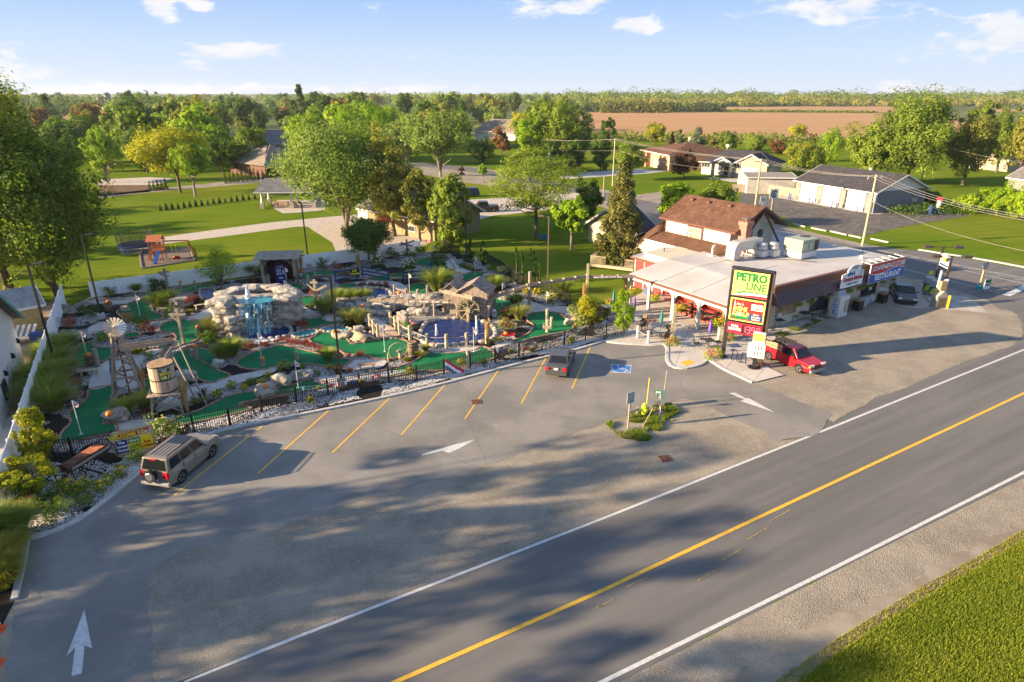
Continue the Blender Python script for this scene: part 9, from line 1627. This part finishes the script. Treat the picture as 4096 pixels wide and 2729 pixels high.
def hedge(p0,p1,n,h,lm_,lab,leaf=1.2,seed=1):
 g=np.random.default_rng(seed);a,c=W(p0),W(p1);f=g.uniform(0,1,n);P_=np.stack([a.x+(c.x-a.x)*f,a.y+(c.y-a.y)*f,np.zeros(n)],1);hh=h*(.6+.6*np.abs(np.sin(f*37+seed))*g.uniform(.6,1,n));P_+=g.normal(size=(n,3))*[1.2,1.5,0];P_[:,2]=g.uniform(0,1,n)*hh;V,F=quads(P_,leaf,None,g,.8);tag(link('hedgerow',np_mesh('hedgerow',V,F,LM[lm_])),lab,'hedge',kind='stuff')
hedge((2270,449),(2900,447),5200,7,'dark','dark hedgerow between the brown fields',1.8,3);hedge((2400,452),(2680,452),2500,13,'olive','taller bushes of the hedgerow',1.9,4);hedge((2900,447),(3500,453),3000,2.6,'mid','thin green hedge line across the brown field',1.2,5);hedge((2240,428),(3200,426),4200,6,'dark','far dark hedge under the wooded ridge',2.2,6)
hedge((2340,560),(3500,592),6000,4.2,'mid','weedy green margin along the near edge of the brown field',.8,8);hedge((3560,855),(3870,850),1500,1.6,'dark','dark hedge behind the yard',.3,9)
# garden plants
for px,s_,wd,lab in[(ZB(420,250),2.3,1.25,'tall grass mass, nearest the young yellow tree'),(ZB(350,120),2.3,1.2,'tall grass mass against the fence below the lamp post'),(ZB(520,330),2.1,1.2,'tall grass mass beside the wagon green'),(ZA(520,1240),2.2,1.25,'tall grass mass at the foot of the left lamp post'),(ZA(600,1330),2.0,1.1,'tall grass mass right of the left lamp post'),(ZA(440,1420),2.2,1.2,'tall grass mass at the fence middle'),(ZA(600,1080),2.1,1.2,'grass mass above the lamp post foot'),(ZA(470,1150),2.,1.1,'grass mass touching the white fence'),(ZB(1190,385),1.6,1.,'feathery grass left of the rust urn'),(ZB(1365,320),1.6,1.,'feathery grass under the water tower'),(ZC(2040-600+5,1165),1.5,.9,'grass clump below the pampas at the pond'),(ZC(455,1150),1.7,.9,'pale arching grass left of the white boulder'),(ZC(540,1120),2.0,1.,'taller arching grass above the white boulder'),(ZC(1420,715),2.2,1.,'dense grass left of the centre lamp post'),(ZC(1520,620),2.0,.9,'first grass of the row on the boulder wall'),(ZC(1585,630),2.0,.9,'second grass of the row on the boulder wall'),(ZC(1680,625),2.0,.9,'third grass of the row on the boulder wall'),(ZC(1780,620),2.0,.9,'fourth grass of the row on the boulder wall'),(ZF(350,500),3.2,1.05,'large feathery grass left of the mill'),(ZF(890,490),2.0,1.1,'feathery grass behind the mill'),(ZF(1090,650),1.7,1.1,'feathery grass right of the mill'),(ZF(1540,520),2.0,1.1,'pale grass on the lawn side of the black fence'),(ZA(1500,650),1.9,1.3,'grass clump left of the grey boulder'),(ZA(1570,640),2.0,1.1,'darker grass clump left of the grey boulder'),(ZA(1290,520),1.3,.9,'yellowish grass behind the bench'),(ZC(700,350),2.0,1.2,'dark grass left of the drinks shelter'),(ZC(840,380),1.8,1.0,'pale grass beside the drinks shelter')]:plume_grass(px,s_,lab,wide=wd)
for px,s_,lab in[(ZC(1640,815),2.0,'yellowish feather grass on the path island, left half'),(ZC(1735,820),1.9,'yellowish feather grass on the path island, right half'),(ZC(370,920),2.2,'golden arching grass left of the plunge pool'),(ZF(1120,775),1.9,'golden grass in the rose bed')]:plume_grass(px,s_,lab,mk='tuft',wide=1.)
for px,s_,lab in[(ZT(60,480),2.0,'big grass clump at the kerb corner'),(ZT(150,440),1.7,'grass clump right of the kerb corner'),(ZT(-40,480),2.2,'grass clump at the left picture edge')]:plume_grass(px,s_,lab,wide=1.)
for i,(px,s_)in enumerate(((ZT(60,640),1.5),(ZT(110,560),1.2),(ZT(40,780),1.5),(ZT(30,860),1.3),(ZT(-60,700),1.6),(ZC(2290,1120),.6),(ZC(2185,1165),.45),(ZF(190,1130),.7),(ZF(240,1070),.7),(ZF(60,1170),.45),(ZA(1380,1050),.55),(ZA(1300,1100),.85),(ZC(130,730),.7),(ZF(940,975),.5),(ZF(875,995),.4),(ZF(1240,1080),.7),(ZF(1840,800),.9))):plume_grass(px,s_,'yellow-green fine grass tuft, number %d from the kerb to the patio'%(i+1),mk='ygrass',wide=1.1,group='yellow grass tufts')
PL=[('pink',ZA(670,850),1.7,'salmon flowering shrub under the lamp post'),('pink',ZB(600,80),1.7,'dusty pink shrub above the tall grasses'),('pink',ZA(740,1400),1.1,'brownish pink shrub at the left path'),('red',ZA(1410,905),1.5,'red flowering shrub behind the water tower trough'),('red',ZA(1820,650),1.9,'crimson hydrangea left of the waterfall'),('pink',ZC(1530,310),1.6,'pink shrub near the back fence'),('pink',ZC(785,350),1.5,'coppery shrub left of the drinks shelter'),('red',ZC(1195,860),1.5,'red-leaved shrub right of the plunge pool'),('pink',ZC(700,1060),1.3,'bronze shrub with white roses below the pool'),('hyd',ZB(1580,600),2.3,'big cream hydrangea beside the welcome sign'),('hyd',ZC(1020,1255),1.3,'hydrangea with green heads by the kidney green'),('mix',ZC(885,1345),1.0,'yellow flowering bush right of the path bend'),('mix',ZC(810,1395),.9,'yellow bush above the front boulders'),('yellow',ZC(655,1440),.9,'light green dome bush at the path'),('green',ZC(720,1385),.9,'green dome bush between two yellow ones'),('mix',ZC(530,1425),.9,'yellow flowering bush at the path middle'),('mix',ZC(400,1510),1.0,'yellow flowering bush nearest the water tower'),('green',ZC(1335,1300),.8,'small green bush left of the lamp post'),('green',ZC(1200,1240),.8,'small green bush above the boulder pair'),('mix',ZC(1455,1255),.8,'yellow-green bush beside the lamp post'),('pink',ZC(1645,1270),.7,'orange-red little bush at the sunlit path'),('red',ZC(1750,1130),.95,'bright red barberry at the sunlit green'),('red',ZC(1640,1130),.6,'dark red tuft left of the barberry'),('dark',ZA(1040,560),1.7,'dark shrub in front of the back fence at left'),('dark',ZA(1470,500),2.2,'dark green shrub beside the old signpost'),('dark',ZA(1620,750),2.0,'dark spreading shrub right of the upper green'),('dark',ZA(780,720),1.5,'dark shrub left of the second lamp post'),('dark',ZA(880,740),1.5,'dark shrub at the second lamp footing'),('dark',ZA(1330,860),2.1,'wide dark shrub behind the windmill'),('green',ZA(990,990),1.5,'green shrub left of the windmill fan'),('pink',ZA(1210,790),1.3,'reddish shrub below the upper green'),('green',ZA(1400,1150),1.2,'green shrub above the water tank'),('dark',ZC(330,1000),1.9,'dark shrub left of the pool rim'),('green',ZC(1290,670),.8,'small green bush at the pale signpost'),('pink',ZC(1320,560),1.5,'bronze shrub left of the pale signpost'),('dark',ZC(1390,300),2.0,'dark green shrub under the back fence, middle'),('dark',ZC(2060,200),2.2,'dark shrub below the driftwood airplane'),('dark',ZF(200,170),2.2,'dark shrub at the fence by the maple leaf flag'),('dark',ZF(100,200),2.0,'dark shrub left of the maple leaf flag'),('dark',ZF(390,150),2.2,'dark shrub beside the black gate'),('whiterose',ZC(1900,280),2.6,'white rose bush behind the blue fence, left'),('whiterose',ZC(2200,330),2.4,'white rose bush behind the blue fence, right'),('whiterose',ZF(100,400),1.9,'white rose bush at the end of the blue fence'),('rose',ZC(1600,390),1.6,'red rose bush behind the banner fence'),('red',ZC(1770,460),1.0,'red grass clump left before the blue fence'),('red',ZC(1850,465),.9,'red grass clump middle-left before the blue fence'),('red',ZC(1915,465),.9,'red grass clump middle-right before the blue fence'),('red',ZC(1985,470),1.1,'red grass clump right before the blue fence'),('bright',ZC(1965,625),1.3,'round bright bush above the flume'),('bright',ZC(2195,870),1.3,'bright bush beside the flamingo'),('rose',ZF(1010,880),1.9,'pink rose bush in front of the mill corner'),('rose',ZF(1000,760),1.7,'red rose bush right of the mill'),('hyd',ZF(1110,730),1.8,'sunlit yellow shrub in the rose bed'),('dark',ZF(330,260),2.2,'blue-green shrub at the far green'),('dark',ZF(400,290),1.6,'dark shrub on the far green edge'),('yellow',ZF(660,310),1.1,'small yellow-green bush behind the mill flag'),('dark',ZF(590,290),1.2,'small dark bush behind the mill flag'),('green',ZF(880,350),2.0,'leafy green shrub left of the junipers'),('sage',ZF(990,380),2.4,'grey-green lilac mass before the junipers'),('dark',ZF(1020,460),1.2,'low green dome at the white stones'),('ybud',ZF(1285,560),1.4,'yellow-green hydrangea at the bench, left'),('ybud',ZF(1190,540),1.2,'yellowish bush at the flume post'),('hyd',ZF(1420,610),1.7,'yellow hydrangea right of the bench'),('hyd',ZF(1690,850),1.9,'sunlit hydrangea at the split post'),('hyd',ZF(1640,740),1.6,'hydrangea on the boulder by the split post'),('mix',ZB(1135,960),1.1,'yellow daylily clump below the sign'),('mix',ZB(980,1090),1.3,'daylily clump at the kerb'),('mix',ZB(800,1100),1.2,'daylily clump right of the wagon wheel'),('green',ZB(780,1220),1.3,'leafy clump at the kerb bend'),('mix',ZB(640,1120),1.4,'yellow flowered plant below the wagon wheel'),('green',ZB(550,1340),1.6,'spiky green clump near the kerb'),('dark',ZB(400,1250),2.2,'dark green shrub in the lower left bed'),('rose',ZB(300,1300),1.6,'shrub with small pink flowers at the white fence'),('green',ZB(1290,830),1.2,'green clump under the sign panel'),('pink',ZB(1380,370),.8,'small brown shrub by the rust urn'),('mix',ZB(1830,270),.7,'small green plant left of the path'),('green',ZB(1915,270),.9,'small round green plant by the green edge'),('dark',ZC(270,640),1.1,'dark low bush beside the short bench'),('dark',ZC(1270,480),.9,'dark low bush at the mid green'),('red',ZC(730,430),.8,'small red bush by the drinks shelter post'),('pink',ZB(730,230),1.0,'low orange shrub at the brick edge'),('mix',ZF(100,1290),.9,'red and yellow bush inside the fence near the flag'),('mix',ZC(2220,1290),.9,'orange bush behind the bunting end'),('ybud',ZF(575,1200),.9,'yellow-green bush at the front right green'),('dark',ZF(790,1200),.8,'dark bush at the iron fence'),('mix',ZF(1610,1000),1.0,'yellow bush at the fence below the vine'),('mix',ZC(1280,1560),.8,'cream flowered plant inside the fence'),('dark',ZL(430,1190),1.2,'small bush at the pavilion column'),('bright',ZL(385,1180),1.2,'yellow bush at the pavilion column')]
for k,px,s_,lab in PL:shrub(k,px,s_,lab,group='shrubs of the mini golf garden')
for i,(x,y)in enumerate([(830,1030),(870,1010),(960,1000),(1010,985),(1060,985),(1120,1010),(1170,1010),(1220,1020),(1270,1035),(1320,1050),(1370,1065),(1090,1000),(1240,1005)]):shrub('red',ZC(x,y),.72,'red barberry clump in the hedge of the kidney green, %s'%('far left','second','third','fourth','fifth','sixth','seventh','eighth','ninth','tenth','last','taller left','taller right')[i],group='red barberries above the kidney green')
for px,lab in((ZC(260,1510),'spiky dark cordyline by the long path'),(ZC(1530,1280),'spiky bronze cordyline beside the lamp post')):me=blades_mesh('cord',60,.9,.5,LM['purple'],.05,.6,9,.3);tag(link('cordyline',me,loc=tuple(W(px))),lab,'plant')
def grass_patch(name,poly,n,h,m,lab,seed=2,wd=.03,dens=None):
 g=np.random.default_rng(seed);q=[W(p)for p in poly];xs=[p.x for p in q];ys=[p.y for p in q];P_=[]
 q2=[(p.x,p.y)for p in q]
 while len(P_)<n:
  x,y=g.uniform(min(xs),max(xs)),g.uniform(min(ys),max(ys))
  if in_poly(x,y,q2)and mnoise.noise(Vector((x*.8,y*.8,seed)))>(dens if dens is not None else-2):P_.append((x,y))
 P_=np.array(P_);n=len(P_);a=g.uniform(0,2*PI,n);L=h*g.uniform(.4,1.2,n);d=np.stack([np.cos(a),np.sin(a)],1);B0=np.concatenate([P_,np.zeros((n,1))+.02],1);s=np.stack([-d[:,1],d[:,0],np.zeros(n)],1)*wd*.5;T=B0+np.concatenate([d*(L*.5)[:,None],L[:,None]],1)
 V=np.stack([B0-s,B0+s,T+s*.3,T-s*.3],1).reshape(-1,3);tag(link(name,np_mesh(name,V,np.arange(4*n).reshape(n,4),m)),lab,'grass',kind='stuff')
grass_patch('weeds',[ZG(520,700),ZG(720,640),ZG(940,540),ZG(1130,515),ZG(1230,590),ZG(1100,660),ZG(1040,760),ZG(930,860),ZG(760,870),ZG(640,810)],13000,.20,LM['mid'],'weedy green grass patch around the hydrant',2,.03,.0);grass_patch('weeds',[ZG(520,700),ZG(720,640),ZG(1130,515),ZG(1240,600),ZG(1040,760),ZG(930,870),ZG(690,860)],8000,.16,LM['tuft'],'dry straw grass around the hydrant',5,.03,.05)
grass_patch('verge_grass',[(3192,2735),(3409,2576),(3733,2374),(3913,2273),(4096,2160),(4130,2200),(4130,2760)],60000,.12,leaf_mat('verge_blades',[(.09,.15,.010),(.17,.23,.018),(.30,.31,.04)]),'rough sunlit grass on the near verge',3,.035)
grass_patch('verge_grass',[(3080,2740),(3340,2560),(3680,2350),(3880,2245),(4110,2110),(4110,2190),(3733,2400),(3409,2610),(3230,2740)],9000,.07,LM['ygrass'],'ragged dry edge of the near verge',12,.03,-.9)
grass_patch('weeds',[(3060,1350),(3490,1190),(3500,1200),(3080,1370)],3500,.16,LM['mid'],'strip of weeds along the store wall',6,.03,0.)
g=np.random.default_rng(8);b=MB();oct_=np.array([(1,0,0),(-1,0,0),(0,1,0),(0,-1,0),(0,0,1),(0,0,-1)]);F8=[(0,2,4),(2,1,4),(1,3,4),(3,0,4)];PV=[];N_=15000
E0=[(20,2075),(250,2095),(420,1990),(570,1870),(830,1725),(1350,1615),(1700,1540),(2100,1435),(2290,1392),(2420,1350)];E1=[(106,1860),(290,1840),(470,1790),(620,1770),(900,1660),(1350,1570),(1700,1505),(2100,1405),(2290,1370),(2400,1320)]
for i in range(N_):
 t=g.uniform(0,8.999);k=int(t);f=t-k;a,c=E0[k],E0[k+1];a2,c2=E1[k],E1[k+1];v=g.random();px=((a[0]+(c[0]-a[0])*f)*(1-v)+(a2[0]+(c2[0]-a2[0])*f)*v,(a[1]+(c[1]-a[1])*f)*(1-v)+(a2[1]+(c2[1]-a2[1])*f)*v);w_=W(px,.03)
 if mnoise.noise(Vector((w_.x*.45,w_.y*.45,4)))>.12:continue
 PV.append(oct_*[g.uniform(.04,.09),g.uniform(.03,.07),g.uniform(.02,.05)]+[w_.x,w_.y,.035])
V=np.concatenate(PV);F=(np.arange(len(PV))[:,None,None]*6+np.array(F8)[None]).reshape(-1,3);m=mat('river_pebbles',(.50,.48,.45),.7,.45,14);tag(link('river_stones',np_mesh('river_stones',V,F,m)),'white river stones between the iron fence and the kerb','stones',kind='stuff')
UP=[]
def upole(px,ty,lab,arm=2.4,m=WOOD,rz=.3,tr=False):
 g=W(px);h=HT(px,ty);e=empty('utility_pole',lab,'utility pole',tuple(g),rz);b=MB();b.tube((0,0,0),(0,0,h),.17,.12,9);b.build('pole',m,e)
 if arm:b=MB();b.box((0,.15,h-.5),(arm,.1,.12));b.build('cross_arm',m,e);[((lambda b:(b.tube((x,.15,h-.45),(x,.15,h-.2),.05),b.build('insulator',SBK,e)))(MB()))for x in(-arm*.45,0,arm*.45)]
 if tr:b=MB();b.tube((.4,-.1,h*.62),(.4,-.1,h*.62+1.0),.28,n=12);b.build('transformer',SBK,e)
 UP.append((g,h,rz,arm));return e
upole((3449,983),699,'leaning utility pole with transformer beside the street',tr=True,m=WOODL);upole((2450,745),553,'pale utility pole by the street in the middle',m=WOODL);upole((2106,640),548,'far utility pole left of the brick house drive',m=SBK,rz=.2);upole((3685,725),568,'tall leaning pole behind the garage',0,m=WOODL);upole((3017,850),635,'utility pole with dish and boxes by the white sign',m=WOODL)
upole((2412,820),705,'short dark pole before the spruce',0);upole((2195,705),610,'grey pole seen through the locust tree',0,SBK);upole(ZL(655,470),452,'distant utility pole near the rust tree',1.8,SBK);upole(ZL(500,480),450,'thin distant pole left of the rust tree',1.8,SBK);upole(ZL(868,485),472,'distant utility pole right of the rust tree',1.8,SBK);upole(ZM(2275,560),615,'small pole at the right edge',0)
def wire(i,j,dz,off=0,sag=.6,end=None):
 (g0,h0,r0,a0)=UP[i];A_=g0+Vector((math.cos(r0)*off,math.sin(r0)*off,h0+dz));C_=Vector(end)if end else UP[j][0]+Vector((math.cos(UP[j][2])*off,math.sin(UP[j][2])*off,UP[j][1]+dz));b=MB();b.pipe([A_.lerp(C_,t/12)-Vector((0,0,sag*4*(t/12)*(1-t/12)))for t in range(13)],.019,4);tag(b.build('overhead_wire',mat('wire',(.26,.24,.21),.5)),'thin overhead wire strung between the utility poles','wire','overhead wires along the street')
E_=lambda p,z:tuple(W(p,z))
for off in(-1.,0,1.):wire(0,4,-.2,off);wire(4,1,-.2,off);wire(1,2,-.2,off);wire(0,0,-.2,off,.8,Vector(E_((4300,900),9.5))+Vector((off,off,0)))
wire(0,4,-3.2,0,.9);wire(4,1,-2.4,0,.9);wire(0,0,-3.4,0,.9,E_((4300,1040),6.6));wire(1,2,-2.6);wire(3,0,-.1,0,.8);wire(3,3,-.2,0,.6,E_((4300,680),8));wire(2,2,-.2,0,1.,E_((1700,560),9));wire(8,7,-.1);wire(7,9,-.1)
SPLIT=dict(clamps='clamp',window_poster='window_poster',rail='rail',rails='rail',brackets='bracket',feet='foot',nozzles='nozzle',roof_rib='roof_rib',white_trim='trim_board',barge_board='barge_board',gable_board='gable_board',beam='beam',brown_gutter='gutter_board',logs='log',back_slats='slat',arrow_board='arrow_board',louvre='louvre',edge_board='edge_board',brace='brace',support_leg='support_leg',chimney_cap='cap_piece',coil_grille='coil_grille',side_panel='side_panel',cap='cap',stake='stake',bed_side='bed_side',stone_base='stone_base',frame='frame_piece',armrest='armrest',steps='step',swing='swing_piece',leg='leg',wheel='wheel',awning_end='awning_end',tray='tray_board',hand_rail='hand_rail',painted_reeds='painted_reed',deck_rail='deck_rail',skirt_board='skirt_board',hood='hood',pit='pit',mullion='mullion',soffit='soffit',curb='curb',bracket='bracket',swing_beam='swing_beam',side_fascia='side_fascia')
_SC={}
def islands(me):
 if me.name in _SC:return _SC[me.name]
 n=len(me.vertices);par=list(range(n))
 def find(a):
  while par[a]!=a:par[a]=par[par[a]];a=par[a]
  return a
 for p in me.polygons:
  v=list(p.vertices);r_=find(v[0])
  for q in v[1:]:par[find(q)]=r_
 G_={}
 for p in me.polygons:G_.setdefault(find(p.vertices[0]),[]).append(list(p.vertices))
 out=[]
 if len(G_)>1:
  for fs in G_.values():
   ids=sorted({v for f in fs for v in f});mp={v:i for i,v in enumerate(ids)};m2=bpy.data.meshes.new('piece');m2.from_pydata([me.vertices[v].co[:]for v in ids],[],[[mp[v]for v in f]for f in fs]);m2.materials.append(me.materials[0]);out.append(m2)
 _SC[me.name]=out;return out
for o in[o for o in bpy.data.objects if o.type=='MESH' and o.parent and o.name.split('.')[0]in SPLIT and not o.get('kind')and not o.children and len(o.data.vertices)<1500 and len(o.data.materials)==1]:
 L_=islands(o.data)
 if len(L_)>1:
  nm=SPLIT[o.name.split('.')[0]]
  for m2 in L_[1:]:
   c=o.copy();c.data=m2;COL.objects.link(c);c.name=nm
  o.data=L_[0];o.name=nm
bpy.context.view_layer.update();dg=bpy.context.evaluated_depsgraph_get();jobs=[(o,bpy.data.meshes.new_from_object(o.evaluated_get(dg)))for o in bpy.data.objects if o.type=='FONT']
for o,me in jobs:
 n=link('x',me);n.parent=o.parent;n.matrix_local=o.matrix_local.copy();nm=o.name;bpy.data.objects.remove(o);n.name=nm
# haze
b=MB();b.hexa([(-3300,-60,-1.2),(3300,-60,-1.2),(3300,3200,-1.2),(-3300,3200,-1.2)],[(-3300,-60,46),(3300,-60,46),(3300,3200,46),(-3300,3200,46)])
hm=bpy.data.materials.new('thin_haze');hm.use_nodes=True;t=NT(hm.node_tree);pv_=t.n('ShaderNodeVolumePrincipled');pv_.inputs['Color'].default_value=(.86,.90,.96,1);pv_.inputs['Density'].default_value=.00009;pv_.inputs['Anisotropy'].default_value=.2;t.l(pv_.outputs[0],t.n('ShaderNodeOutputMaterial').inputs[1])
tag(b.build('haze',hm),'thin evening haze over the fields',None,None,'stuff')
